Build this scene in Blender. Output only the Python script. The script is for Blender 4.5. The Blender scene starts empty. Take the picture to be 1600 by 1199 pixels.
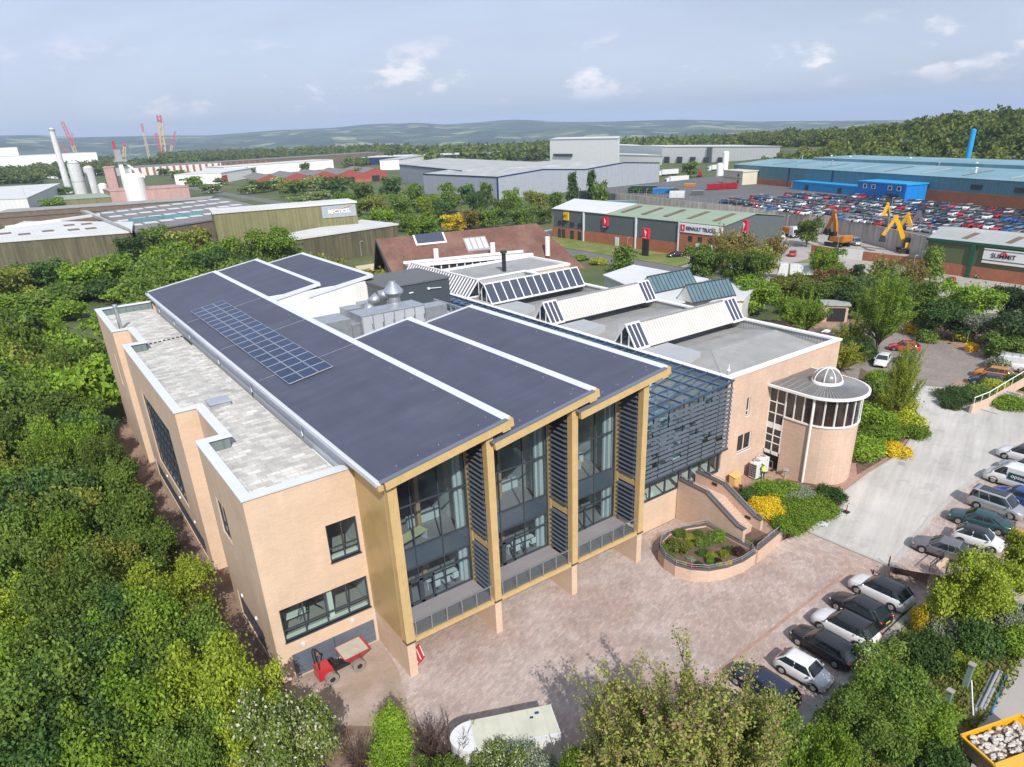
import bpy, math, random
import numpy as np
from mathutils import Vector, Matrix
random.seed(7)
R = math.radians
scene = bpy.context.scene
C = scene.collection
# -- camera
CAM_H, FPX, PY0 = 34.0, 1072.2, 684.5
PITCH, ROLL, YAW = 0.4246, -0.0428, 0.6097
def _rot():
 cp, sp = math.cos(PITCH), math.sin(PITCH)
 f = Vector((math.sin(YAW) * cp, math.cos(YAW) * cp, -sp))
 r = Vector((math.cos(YAW), -math.sin(YAW), 0)); u = r.cross(f)
 c, s = math.cos(ROLL), math.sin(ROLL)
 return (c * r + s * u), (-s * r + c * u), -f
RX, RY, RZ = _rot()
cam = bpy.data.cameras.new('camera'); camo = bpy.data.objects.new('camera', cam); C.objects.link(camo)
m3 = Matrix((RX, RY, RZ)).transposed()
camo.matrix_world = Matrix.Translation((0, 0, CAM_H)) @ m3.to_4x4()
cam.sensor_width = 36; cam.lens = FPX * 36 / 1600; cam.shift_y = (PY0 - 599.5) / 1600
cam.clip_end = 40000; cam.clip_start = 1
scene.camera = camo
def P(px, py, z=0.0):
 "ground point seen at pixel (px,py) of the photograph on level z"
 d = RX * (px - 800) - RY * (py - PY0) - RZ * FPX
 t = (z - CAM_H) / d.z
 return Vector((d.x * t, d.y * t, z))
# -- world, sun
SUN_AZ, SUN_EL = R(201.7), R(41)
w = bpy.data.worlds.new('World'); scene.world = w; w.use_nodes = True
nt = w.node_tree; nt.nodes.clear()
def N(nt, t, **kw):
 n = nt.nodes.new(t)
 for k, v in kw.items():
  if k in n.inputs.keys(): n.inputs[k].default_value = v
  else: setattr(n, k, v)
 return n
out = N(nt, 'ShaderNodeOutputWorld'); bg = N(nt, 'ShaderNodeBackground', Strength=0.105)
sky = N(nt, 'ShaderNodeTexSky', sky_type='NISHITA', sun_disc=False, sun_elevation=SUN_EL, sun_rotation=SUN_AZ, altitude=100, air_density=1.0, dust_density=1.6, ozone_density=1.6)
tc = N(nt, 'ShaderNodeTexCoord'); mp = N(nt, 'ShaderNodeMapping'); mp.inputs['Scale'].default_value = (1.2, 1.2, 6.5)
nt.links.new(tc.outputs['Generated'], mp.inputs[0])
nz = N(nt, 'ShaderNodeTexNoise', Scale=2.6, Detail=9, Roughness=0.58, Distortion=0.35)
nt.links.new(mp.outputs[0], nz.inputs['Vector'])
rp = N(nt, 'ShaderNodeMapRange'); rp.inputs[1].default_value = 0.30; rp.inputs[2].default_value = 0.75; rp.inputs[3].default_value = 0.62; rp.inputs[4].default_value = 0.98
nt.links.new(nz.outputs['Fac'], rp.inputs[0])
mx = N(nt, 'ShaderNodeMix', data_type='RGBA')
mx.inputs[7].default_value = (4.9, 5.5, 7.0, 1)
nt.links.new(rp.outputs[0], mx.inputs[0]); nt.links.new(sky.outputs[0], mx.inputs[6])
sx = N(nt, 'ShaderNodeSeparateXYZ'); nt.links.new(tc.outputs['Generated'], sx.inputs[0])
b1 = N(nt, 'ShaderNodeMapRange', interpolation_type='SMOOTHSTEP'); b1.inputs[1].default_value = 0.018; b1.inputs[2].default_value = 0.05
b2 = N(nt, 'ShaderNodeMapRange', interpolation_type='SMOOTHSTEP'); b2.inputs[1].default_value = 0.12; b2.inputs[2].default_value = 0.065
nt.links.new(sx.outputs[2], b1.inputs[0]); nt.links.new(sx.outputs[2], b2.inputs[0])
mp2 = N(nt, 'ShaderNodeMapping'); mp2.inputs['Scale'].default_value = (8, 8, 19); mp2.inputs['Location'].default_value = (0.9, 2.3, 0.2)
nt.links.new(tc.outputs['Generated'], mp2.inputs[0])
nz2 = N(nt, 'ShaderNodeTexNoise', Scale=1.35, Detail=7, Roughness=0.6); nt.links.new(mp2.outputs[0], nz2.inputs['Vector'])
r2 = N(nt, 'ShaderNodeMapRange', interpolation_type='SMOOTHSTEP'); r2.inputs[1].default_value = 0.55; r2.inputs[2].default_value = 0.68; r2.inputs[4].default_value = 0.85
nt.links.new(nz2.outputs['Fac'], r2.inputs[0])
ml = N(nt, 'ShaderNodeMath', operation='MULTIPLY'); ml2 = N(nt, 'ShaderNodeMath', operation='MULTIPLY')
nt.links.new(b1.outputs[0], ml.inputs[0]); nt.links.new(b2.outputs[0], ml.inputs[1]); nt.links.new(ml.outputs[0], ml2.inputs[0]); nt.links.new(r2.outputs[0], ml2.inputs[1])
mx2 = N(nt, 'ShaderNodeMix', data_type='RGBA'); mx2.inputs[7].default_value = (8.6, 8.3, 8.5, 1)
nt.links.new(ml2.outputs[0], mx2.inputs[0]); nt.links.new(mx.outputs[2], mx2.inputs[6])
nz3 = N(nt, 'ShaderNodeTexNoise', Scale=1.1, Detail=8, Roughness=0.6, Distortion=0.6); mp3 = N(nt, 'ShaderNodeMapping'); mp3.inputs['Scale'].default_value = (1.0, 1.3, 5.0); mp3.inputs['Location'].default_value = (3.1, 1.7, 0.4)
nt.links.new(tc.outputs['Generated'], mp3.inputs[0]); nt.links.new(mp3.outputs[0], nz3.inputs['Vector'])
r3 = N(nt, 'ShaderNodeMapRange'); r3.inputs[1].default_value = 0.32; r3.inputs[2].default_value = 0.70; r3.inputs[3].default_value = 0.88; r3.inputs[4].default_value = 1.16; nt.links.new(nz3.outputs['Fac'], r3.inputs[0])
hv = N(nt, 'ShaderNodeHueSaturation'); nt.links.new(mx2.outputs[2], hv.inputs['Color']); nt.links.new(r3.outputs[0], hv.inputs['Value'])
nt.links.new(hv.outputs[0], bg.inputs[0]); nt.links.new(bg.outputs[0], out.inputs[0])
sun = bpy.data.lights.new('sun', 'SUN'); sun.energy = 4.3; sun.angle = R(0.53); sun.color = (1.0, 0.95, 0.88)
suno = bpy.data.objects.new('sun', sun); C.objects.link(suno)
sd = Vector((math.sin(SUN_AZ) * math.cos(SUN_EL), math.cos(SUN_AZ) * math.cos(SUN_EL), math.sin(SUN_EL)))
suno.rotation_euler = sd.to_track_quat('Z', 'Y').to_euler(); suno.location = sd * 100
scene.view_settings.view_transform = 'Standard'; scene.view_settings.look = 'None'
scene.view_settings.exposure = 0.25; scene.view_settings.gamma = 1
scene.cycles.max_bounces = 6; scene.cycles.transparent_max_bounces = 12; scene.cycles.diffuse_bounces = 3
scene.cycles.volume_bounces = 0; scene.cycles.caustics_reflective = False; scene.cycles.caustics_refractive = False
# -- materials
def M(name, col, rough=0.8, metal=0.0, var=0.12, scale=0.6, fine=0.0, col2=None, stripes=None, brick=None, streak=0.0, spec=0.3, bump=0.0, rnd=0.0, blotch=None):
 """procedural surface. var/scale: broad mottling; fine: grain; stripes=(pitch, depth): profile ribs along u;
 brick=(w,h,mortar,amount); streak: rain streaks down a wall; rnd: variation from object to object"""
 m = bpy.data.materials.new(name); m.use_nodes = True; nt = m.node_tree; L = nt.links
 b = nt.nodes['Principled BSDF']; b.inputs['Roughness'].default_value = rough; b.inputs['Metallic'].default_value = metal
 b.inputs['Specular IOR Level'].default_value = spec
 c = (*col, 1)
 uv = N(nt, 'ShaderNodeUVMap'); geo = N(nt, 'ShaderNodeNewGeometry')
 n = N(nt, 'ShaderNodeTexNoise', Scale=scale, Detail=6, Roughness=0.62); L.new(geo.outputs['Position'], n.inputs['Vector'])
 mr = N(nt, 'ShaderNodeMapRange'); mr.inputs[1].default_value = 0.3; mr.inputs[2].default_value = 0.7
 mr.inputs[3].default_value = 1 - var; mr.inputs[4].default_value = 1 + var; L.new(n.outputs['Fac'], mr.inputs[0])
 cur = N(nt, 'ShaderNodeRGB'); cur.outputs[0].default_value = c; cur = cur.outputs[0]
 def mix(fac, a, bb, blend='MIX'):
  x = N(nt, 'ShaderNodeMix', data_type='RGBA', blend_type=blend)
  if hasattr(fac, 'links'): L.new(fac, x.inputs[0])
  else: x.inputs[0].default_value = fac
  for s, v in ((6, a), (7, bb)):
   if hasattr(v, 'links'): L.new(v, x.inputs[s])
   else: x.inputs[s].default_value = (*v, 1)
  return x.outputs[2]
 if col2:
  n3 = N(nt, 'ShaderNodeTexNoise', Scale=scale * 0.55, Detail=8, Roughness=0.65); L.new(geo.outputs['Position'], n3.inputs['Vector'])
  r3 = N(nt, 'ShaderNodeMapRange', interpolation_type='SMOOTHSTEP'); r3.inputs[1].default_value = 0.42; r3.inputs[2].default_value = 0.6; L.new(n3.outputs['Fac'], r3.inputs[0])
  cur = mix(r3.outputs[0], cur, col2)
 if blotch:
  n5 = N(nt, 'ShaderNodeTexNoise', Scale=blotch[1], Detail=5, Roughness=0.7); L.new(geo.outputs['Position'], n5.inputs['Vector'])
  r5 = N(nt, 'ShaderNodeMapRange', interpolation_type='SMOOTHSTEP'); r5.inputs[1].default_value = 0.55; r5.inputs[2].default_value = 0.68; r5.inputs[4].default_value = blotch[2]; L.new(n5.outputs['Fac'], r5.inputs[0])
  cur = mix(r5.outputs[0], cur, blotch[0])
 bumpsrc = None
 if brick:
  bt = N(nt, 'ShaderNodeTexBrick', Scale=1.0); bt.inputs['Brick Width'].default_value = brick[0]; bt.inputs['Row Height'].default_value = brick[1]
  bt.inputs['Mortar Size'].default_value = brick[2]; bt.inputs['Color1'].default_value = (1 + brick[3],) * 3 + (1,); bt.inputs['Color2'].default_value = (1 - brick[3],) * 3 + (1,)
  bt.inputs['Mortar'].default_value = (1 - brick[3] * 1.2,) * 3 + (1,); bt.inputs['Mortar Smooth'].default_value = 0.3; bt.inputs['Bias'].default_value = 0
  L.new(uv.outputs[0], bt.inputs['Vector']); cur = mix(1.0, cur, bt.outputs['Color'], 'MULTIPLY')
 hsv = N(nt, 'ShaderNodeHueSaturation'); L.new(cur, hsv.inputs['Color']); val = mr.outputs[0]
 def mul(a, bb):
  x = N(nt, 'ShaderNodeMath', operation='MULTIPLY'); L.new(a, x.inputs[0]); L.new(bb, x.inputs[1]); return x.outputs[0]
 if fine:
  n2 = N(nt, 'ShaderNodeTexNoise', Scale=9.0, Detail=4, Roughness=0.8); L.new(geo.outputs['Position'], n2.inputs['Vector'])
  r2 = N(nt, 'ShaderNodeMapRange'); r2.inputs[1].default_value = 0.3; r2.inputs[2].default_value = 0.7; r2.inputs[3].default_value = 1 - fine; r2.inputs[4].default_value = 1 + fine
  L.new(n2.outputs['Fac'], r2.inputs[0]); val = mul(val, r2.outputs[0])
 if streak:
  mpp = N(nt, 'ShaderNodeMapping'); mpp.inputs['Scale'].default_value = (1.1, 0.07, 1); L.new(uv.outputs[0], mpp.inputs[0])
  n4 = N(nt, 'ShaderNodeTexNoise', Scale=1.0, Detail=5, Roughness=0.7); L.new(mpp.outputs[0], n4.inputs['Vector'])
  r4 = N(nt, 'ShaderNodeMapRange'); r4.inputs[1].default_value = 0.35; r4.inputs[2].default_value = 0.65; r4.inputs[3].default_value = 1 - streak; r4.inputs[4].default_value = 1 + streak * 0.5
  L.new(n4.outputs['Fac'], r4.inputs[0]); val = mul(val, r4.outputs[0])
 if stripes:
  sp = N(nt, 'ShaderNodeSeparateXYZ'); L.new(uv.outputs[0], sp.inputs[0])
  wv = N(nt, 'ShaderNodeMath', operation='MULTIPLY'); wv.inputs[1].default_value = 1 / stripes[0]; L.new(sp.outputs[0 if stripes[0] > 0 else 1], wv.inputs[0])
  pp = N(nt, 'ShaderNodeMath', operation='PINGPONG'); pp.inputs[1].default_value = 0.5; L.new(wv.outputs[0], pp.inputs[0])
  r6 = N(nt, 'ShaderNodeMapRange', interpolation_type='SMOOTHSTEP'); r6.inputs[1].default_value = 0.0; r6.inputs[2].default_value = 0.16; L.new(pp.outputs[0], r6.inputs[0])
  r7 = N(nt, 'ShaderNodeMapRange'); r7.inputs[3].default_value = 1 - stripes[1]; r7.inputs[4].default_value = 1.0; L.new(r6.outputs[0], r7.inputs[0]); val = mul(val, r7.outputs[0])
  bumpsrc = r6.outputs[0]
 if rnd:
  oi = N(nt, 'ShaderNodeObjectInfo'); r8 = N(nt, 'ShaderNodeMapRange'); r8.inputs[3].default_value = 1 - rnd; r8.inputs[4].default_value = 1 + rnd; L.new(oi.outputs['Random'], r8.inputs[0]); val = mul(val, r8.outputs[0])
 L.new(val, hsv.inputs['Value']); L.new(hsv.outputs[0], b.inputs['Base Color'])
 if bump or bumpsrc:
  bp = N(nt, 'ShaderNodeBump', Strength=bump or 0.25, Distance=0.03); L.new(bumpsrc if bumpsrc else n.outputs['Fac'], bp.inputs['Height']); L.new(bp.outputs[0], b.inputs['Normal'])
 return m
def glass(name, tint=(0.35, 0.45, 0.5), dark=0.75, refl=(0.8, 0.9, 1.0), rough=0.03):
 m = bpy.data.materials.new(name); m.use_nodes = True; nt = m.node_tree; nt.nodes.clear(); L = nt.links
 o = N(nt, 'ShaderNodeOutputMaterial'); tr = N(nt, 'ShaderNodeBsdfTransparent'); tr.inputs[0].default_value = (*tint, 1)
 gl = N(nt, 'ShaderNodeBsdfGlossy', Roughness=rough); gl.inputs[0].default_value = (*refl, 1)
 df = N(nt, 'ShaderNodeBsdfPrincipled', Roughness=0.2); df.inputs['Base Color'].default_value = (tint[0] * .1, tint[1] * .1, tint[2] * .12, 1)
 a = N(nt, 'ShaderNodeMixShader'); a.inputs[0].default_value = dark; L.new(tr.outputs[0], a.inputs[1]); L.new(df.outputs[0], a.inputs[2])
 lw = N(nt, 'ShaderNodeLayerWeight'); pw = N(nt, 'ShaderNodeMath', operation='POWER'); pw.inputs[1].default_value = 4.5; L.new(lw.outputs['Facing'], pw.inputs[0]); fr = N(nt, 'ShaderNodeMath', operation='MULTIPLY_ADD', use_clamp=True); fr.inputs[1].default_value = .93; fr.inputs[2].default_value = .06; L.new(pw.outputs[0], fr.inputs[0]); k = N(nt, 'ShaderNodeMixShader'); L.new(fr.outputs[0], k.inputs[0]); L.new(a.outputs[0], k.inputs[1]); L.new(gl.outputs[0], k.inputs[2])
 L.new(k.outputs[0], o.inputs[0]); return m
def leafmat(name, col, col2=None, trans=0.35, rnd=0.25, flower=None, nsc=0.55):
 m = bpy.data.materials.new(name); m.use_nodes = True; nt = m.node_tree; L = nt.links
 b = nt.nodes['Principled BSDF']; b.inputs['Roughness'].default_value = 0.55; b.inputs['Specular IOR Level'].default_value = 0.25
 o = nt.nodes['Material Output']; geo = N(nt, 'ShaderNodeNewGeometry'); oi = N(nt, 'ShaderNodeObjectInfo')
 n = N(nt, 'ShaderNodeTexNoise', Scale=nsc, Detail=3); L.new(geo.outputs['Position'], n.inputs['Vector'])
 mr = N(nt, 'ShaderNodeMapRange'); mr.inputs[1].default_value = 0.35; mr.inputs[2].default_value = 0.65; L.new(n.outputs['Fac'], mr.inputs[0])
 mx = N(nt, 'ShaderNodeMix', data_type='RGBA'); mx.inputs[6].default_value = (*col, 1); mx.inputs[7].default_value = (*(col2 or [c * 1.35 for c in col]), 1); L.new(mr.outputs[0], mx.inputs[0])
 wn = N(nt, 'ShaderNodeTexWhiteNoise', noise_dimensions='1D'); L.new(geo.outputs['Random Per Island'], wn.inputs['W'])
 r1 = N(nt, 'ShaderNodeMapRange'); r1.inputs[3].default_value = 0.65; r1.inputs[4].default_value = 1.35; L.new(wn.outputs[0], r1.inputs[0])
 r2 = N(nt, 'ShaderNodeMapRange'); r2.inputs[3].default_value = 1 - rnd; r2.inputs[4].default_value = 1 + rnd; L.new(oi.outputs['Random'], r2.inputs[0])
 mm = N(nt, 'ShaderNodeMath', operation='MULTIPLY'); L.new(r1.outputs[0], mm.inputs[0]); L.new(r2.outputs[0], mm.inputs[1])
 h = N(nt, 'ShaderNodeHueSaturation'); L.new(mx.outputs[2], h.inputs['Color']); L.new(mm.outputs[0], h.inputs['Value'])
 colout = h.outputs[0]
 if flower:
  g = N(nt, 'ShaderNodeMath', operation='GREATER_THAN'); g.inputs[1].default_value = 1 - flower[1]; L.new(geo.outputs['Random Per Island'], g.inputs[0])
  fm = N(nt, 'ShaderNodeMix', data_type='RGBA'); fm.inputs[7].default_value = (*flower[0], 1); L.new(g.outputs[0], fm.inputs[0]); L.new(colout, fm.inputs[6]); colout = fm.outputs[2]
 L.new(colout, b.inputs['Base Color'])
 t = N(nt, 'ShaderNodeBsdfTranslucent'); L.new(colout, t.inputs[0]); x = N(nt, 'ShaderNodeMixShader'); x.inputs[0].default_value = trans
 L.new(b.outputs[0], x.inputs[1]); L.new(t.outputs[0], x.inputs[2]); L.new(x.outputs[0], o.inputs[0]); return m
# -- mesh builder
def tag(o, label=None, cat=None, group=None, kind=None):
 for k, v in (('label', label), ('category', cat), ('group', group), ('kind', kind)):
  if v: o[k] = v
 return o
def empty(name, loc=(0, 0, 0), rz=0.0, label=None, cat=None, group=None):
 o = bpy.data.objects.new(name, None); o.location = loc; o.rotation_euler = (0, 0, rz); o.empty_display_size = 0.3
 C.objects.link(o); return tag(o, label, cat, group)
class MB:
 def __init__(s): s.v = []; s.f = []; s.m = []; s.uvdir = 0.0
 def poly(s, pts, mi=0):
  i = len(s.v); s.v += [tuple(p) for p in pts]; s.f.append(tuple(range(i, i + len(pts)))); s.m.append(mi); return s
 def box(s, x0, x1, y0, y1, z0, z1, mi=0, top=None):
  a = [(x0, y0, z0), (x1, y0, z0), (x1, y1, z0), (x0, y1, z0), (x0, y0, z1), (x1, y0, z1), (x1, y1, z1), (x0, y1, z1)]
  return s._hex(a, mi, top)
 def _hex(s, a, mi=0, top=None):
  i = len(s.v); s.v += [tuple(p) for p in a]
  for k, f in enumerate(((0, 3, 2, 1), (4, 5, 6, 7), (0, 1, 5, 4), (1, 2, 6, 5), (2, 3, 7, 6), (3, 0, 4, 7))):
   s.f.append(tuple(i + q for q in f)); s.m.append(top if (top is not None and k == 1) else mi)
  return s
 def bar(s, a, b, wd, ht, mi=0, up=(0, 0, 1)):
  a, b = Vector(a), Vector(b); d = (b - a).normalized(); u = Vector(up)
  if abs(d.dot(u)) > .98: u = Vector((1, 0, 0))
  r = d.cross(u).normalized() * wd / 2; u = r.cross(d).normalized() * ht / 2
  return s._hex([a - r - u, b - r - u, b + r - u, a + r - u, a - r + u, b - r + u, b + r + u, a + r + u], mi)
 def prism(s, pts, z0, z1, mi=0, top=None, cap=True, bot=True):
  area = sum(pts[i][0] * pts[(i + 1) % len(pts)][1] - pts[(i + 1) % len(pts)][0] * pts[i][1] for i in range(len(pts)))
  if area < 0: pts = pts[::-1]
  n = len(pts); i = len(s.v); zz0 = z0 if callable(z0) else (lambda p: z0); zz1 = z1 if callable(z1) else (lambda p: z1)
  s.v += [(p[0], p[1], zz0(p)) for p in pts] + [(p[0], p[1], zz1(p)) for p in pts]
  for k in range(n):
   j = (k + 1) % n; s.f.append((i + k, i + j, i + n + j, i + n + k)); s.m.append(mi)
  if cap: s.f.append(tuple(i + n + k for k in range(n))); s.m.append(mi if top is None else top)
  if bot: s.f.append(tuple(i + k for k in reversed(range(n)))); s.m.append(mi)
  return s
 def tube(s, a, b, r, r2=None, n=10, mi=0, caps=True):
  a, b = Vector(a), Vector(b); d = (b - a).normalized(); u = Vector((0, 0, 1)) if abs(d.z) < .95 else Vector((1, 0, 0))
  x = d.cross(u).normalized(); y = x.cross(d).normalized(); r2 = r if r2 is None else r2; i = len(s.v)
  for c, rr in ((a, r), (b, r2)):
   s.v += [tuple(c + (x * math.cos(t) + y * math.sin(t)) * rr) for t in [2 * math.pi * k / n for k in range(n)]]
  for k in range(n):
   j = (k + 1) % n; s.f.append((i + k, i + n + k, i + n + j, i + j)); s.m.append(mi)
  if caps:
   s.f.append(tuple(i + k for k in range(n))); s.m.append(mi); s.f.append(tuple(i + n + k for k in reversed(range(n)))); s.m.append(mi)
  return s
 def path(s, pts, r, n=6, mi=0):
  for a, b in zip(pts[:-1], pts[1:]): s.tube(a, b, r, n=n, mi=mi)
  return s
 def lathe(s, prof, cx=0, cy=0, n=24, mi=0, a0=0, a1=2 * math.pi):
  i = len(s.v); full = abs(a1 - a0 - 2 * math.pi) < 1e-6; k = n if full else n + 1
  for r, z in prof:
   s.v += [(cx + r * math.cos(a0 + (a1 - a0) * t / n), cy + r * math.sin(a0 + (a1 - a0) * t / n), z) for t in range(k)]
  for q in range(len(prof) - 1):
   for t in range(n):
    j = (t + 1) % k if full else t + 1
    s.f.append((i + q * k + t, i + q * k + j, i + (q + 1) * k + j, i + (q + 1) * k + t)); s.m.append(mi)
  return s
 def blob(s, c, r, mi=0, n=8, jit=0.12, seed=0):
  rr = random.Random(seed); i = len(s.v); rings = n // 2 + 1
  for a in range(rings + 1):
   th = math.pi * a / rings
   for b in range(n):
    ph = 2 * math.pi * b / n; k = 1 + rr.uniform(-jit, jit)
    s.v.append((c[0] + r[0] * k * math.sin(th) * math.cos(ph), c[1] + r[1] * k * math.sin(th) * math.sin(ph), c[2] + r[2] * k * math.cos(th)))
  for a in range(rings):
   for b in range(n):
    s.f.append((i + a * n + b, i + (a + 1) * n + b, i + (a + 1) * n + (b + 1) % n, i + a * n + (b + 1) % n)); s.m.append(mi)
  return s
 def build(s, name, mats, parent=None, smooth=False, loc=None, bevel=0.0, local=False):
  me = bpy.data.meshes.new(name); me.from_pydata([tuple(v) for v in s.v], [], s.f)
  if not isinstance(mats, (list, tuple)): mats = [mats]
  for m in mats: me.materials.append(m)
  me.polygons.foreach_set('material_index', s.m)
  uv = me.uv_layers.new(name='UVMap').data; cd, sd_ = math.cos(s.uvdir), math.sin(s.uvdir)
  for p in me.polygons:
   n = p.normal
   if abs(n.z) > .9995: t = Vector((cd, sd_, 0)); b = Vector((-sd_, cd, 0))
   else:
    t = Vector((0, 0, 1)).cross(n).normalized(); b = n.cross(t)
   for li in p.loop_indices:
    q = me.vertices[me.loops[li].vertex_index].co; uv[li].uv = (q.dot(t), q.dot(b))
  if smooth: me.polygons.foreach_set('use_smooth', [True] * len(me.polygons))
  o = bpy.data.objects.new(name, me); C.objects.link(o)
  if parent is not None:
   o.parent = parent
   if not local:
    o.location = -Vector(world_loc(parent)) if parent.rotation_euler.z == 0 else (0, 0, 0)
  if loc is not None: o.location = loc
  if bevel:
   bv = o.modifiers.new('bevel', 'BEVEL'); bv.width = bevel; bv.segments = 2; bv.limit_method = 'ANGLE'; bv.angle_limit = R(40)
  return o
def world_loc(o):
 l = Vector(o.location)
 while o.parent is not None: o = o.parent; l += Vector(o.location)
 return l
def copy_tree(o, parent=None):
 c = o.copy(); C.objects.link(c); c.parent = parent
 for ch in list(o.children): copy_tree(ch, c)
 return c
def ordw(n):
 w = ['first', 'second', 'third', 'fourth', 'fifth', 'sixth', 'seventh', 'eighth', 'ninth', 'tenth', 'eleventh', 'twelfth', 'thirteenth', 'fourteenth', 'fifteenth', 'sixteenth', 'seventeenth', 'eighteenth', 'nineteenth']
 if n < 19: return w[n]
 tens = ['twenty', 'thirty', 'forty', 'fifty', 'sixty', 'seventy', 'eighty', 'ninety']; k = n + 1
 return (tens[k // 10 - 2] + ('-' + w[k % 10 - 1] if k % 10 else '')) if k % 10 else tens[k // 10 - 2].replace('ty', 'tieth')
def text(txt, name, mat, parent, loc, size, rot, ext=0.01, sx=1.0, bold=0.0):
 cu = bpy.data.curves.new(name, 'FONT'); cu.body = txt; cu.size = size; cu.extrude = ext; cu.align_x = 'CENTER'; cu.align_y = 'CENTER'; cu.offset = bold
 t = bpy.data.objects.new('tmp', cu); C.objects.link(t); dg = bpy.context.evaluated_depsgraph_get()
 me = bpy.data.meshes.new_from_object(t.evaluated_get(dg)); bpy.data.objects.remove(t)
 me.materials.clear(); me.materials.append(mat)
 mt = Matrix.Translation(loc) @ Matrix(rot).to_4x4() @ Matrix.Diagonal((sx, 1, 1, 1)); me.transform(mt)
 o = bpy.data.objects.new(name, me); C.objects.link(o); o.parent = parent
 if parent is not None: o.location = -world_loc(parent) if parent.rotation_euler.z == 0 else (0, 0, 0)
 return o
def facing(n, up=(0, 0, 1)):
 "rotation whose local z is n (text normal) and local y is up"
 n = Vector(n).normalized(); u = Vector(up); x = u.cross(n).normalized(); y = n.cross(x)
 return Matrix((x, y, n)).transposed()
# -- palette
K = {}
K['brick'] = M('cream brick', (0.63, 0.47, 0.345), 0.85, var=0.07, scale=0.35, brick=(0.45, 0.15, 0.02, 0.045), fine=0.04, streak=0.05)
K['brick2'] = M('buff pink brick', (0.60, 0.435, 0.335), 0.85, var=0.08, scale=0.4, brick=(0.45, 0.15, 0.02, 0.06), fine=0.05, streak=0.07)
K['redbrick'] = M('orange red brick', (0.36, 0.14, 0.075), 0.9, var=0.12, scale=0.5, brick=(0.45, 0.15, 0.02, 0.10))
K['coping'] = M('pale grey metal coping', (0.60, 0.63, 0.69), 0.5, var=0.05, metal=0.0, spec=0.5)
K['white'] = M('white paint', (0.78, 0.78, 0.77), 0.5, var=0.04, spec=0.5)
K['offwhite'] = M('off white render', (0.70, 0.70, 0.68), 0.7, var=0.07, streak=0.08)
K['membrane'] = M('dark grey roof membrane', (0.068, 0.077, 0.113), 0.6, var=0.10, scale=0.35, fine=0.04, spec=0.4, brick=(9, 1.05, 0.012, 0.035), streak=0.10, blotch=((0.092, 0.098, 0.125), 0.16, 0.5))
K['gravel'] = M('roof paving slabs', (0.46, 0.45, 0.42), 0.9, var=0.18, scale=0.9, brick=(0.95, 0.55, 0.03, 0.20), col2=(0.55, 0.535, 0.50), fine=0.10)
K['greymetal'] = M('standing seam grey roof', (0.30, 0.30, 0.29), 0.6, var=0.10, scale=0.5, stripes=(0.45, 0.22), col2=(0.35, 0.345, 0.33))
K['leadgrey'] = M('flat grey roof', (0.31, 0.315, 0.31), 0.75, var=0.12, scale=0.4, col2=(0.27, 0.275, 0.28), fine=0.04)
K['timber'] = M('golden glulam timber', (0.54, 0.38, 0.18), 0.55, var=0.09, scale=1.4, stripes=(0.22, 0.06), spec=0.4, fine=0.05)
K['gold'] = M('golden board cladding', (0.48, 0.33, 0.14), 0.38, var=0.10, scale=0.8, stripes=(0.28, 0.18), spec=0.6, fine=0.04)
K['anthracite'] = M('anthracite frame', (0.045, 0.055, 0.068), 0.45, var=0.06, spec=0.5)
K['louvre'] = M('blue grey louvre blade', (0.085, 0.10, 0.125), 0.45, var=0.08, spec=0.5)
K['panel'] = M('blue grey boarded panel', (0.10, 0.125, 0.16), 0.4, var=0.07, stripes=(0.25, 0.12), spec=0.5)
K['cladding'] = M('dark ribbed cladding', (0.06, 0.075, 0.09), 0.45, var=0.05, stripes=(0.3, 0.45), spec=0.5)
K['glass'] = glass('tinted window glass', (0.76, 0.86, 0.84), 0.08)
K['glass_dark'] = glass('dark window glass', (0.32, 0.36, 0.40), 0.72)
K['glass_blue'] = glass('blue roof glass', (0.74, 0.92, 1.0), 0.05, refl=(0.75, 0.9, 1.0))
K['glass_brown'] = glass('brown window glass', (0.42, 0.30, 0.22), 0.55)
K['skylight'] = M('skylight pane', (0.055, 0.065, 0.10), 0.12, var=0.10, spec=0.8)
K['galv'] = M('galvanised steel', (0.50, 0.52, 0.54), 0.38, metal=0.75, var=0.15, scale=1.5)
K['steel'] = M('dull grey steel', (0.38, 0.39, 0.40), 0.5, metal=0.4, var=0.10)
K['black'] = M('black metal', (0.02, 0.02, 0.022), 0.5, var=0.1, spec=0.5)
K['deck'] = M('grey decking', (0.26, 0.25, 0.26), 0.8, var=0.08, stripes=(0.15, 0.15))
K['floor'] = M('interior carpet', (0.33, 0.31, 0.30), 0.9, var=0.1)
K['inwall'] = M('interior plaster', (0.68, 0.74, 0.70), 0.9, var=0.03)
K['pavers'] = M('block pavers', (0.37, 0.285, 0.25), 0.9, var=0.14, scale=0.28, brick=(0.42, 0.21, 0.012, 0.14), col2=(0.43, 0.355, 0.325), fine=0.15, blotch=((0.47, 0.42, 0.385), 0.22, 0.5))
K['redpave'] = M('red brick paving', (0.36, 0.23, 0.18), 0.9, var=0.12, scale=0.8, brick=(0.4, 0.2, 0.02, 0.10), fine=0.08)
K['concrete'] = M('worn concrete road', (0.45, 0.435, 0.405), 0.9, var=0.08, scale=0.20, fine=0.06, col2=(0.50, 0.48, 0.45), blotch=((0.33, 0.315, 0.30), 0.5, 0.5), streak=.16)
K['concrete2'] = M('grey stained concrete', (0.33, 0.315, 0.29), 0.9, var=0.15, scale=0.4, fine=0.07, streak=0.25)
K['asphalt'] = M('asphalt', (0.15, 0.148, 0.150), 0.9, var=0.10, scale=0.15, fine=0.05)
K['asphalt2'] = M('dark asphalt', (0.085, 0.085, 0.09), 0.9, var=0.12, scale=0.2, fine=0.06)
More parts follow.
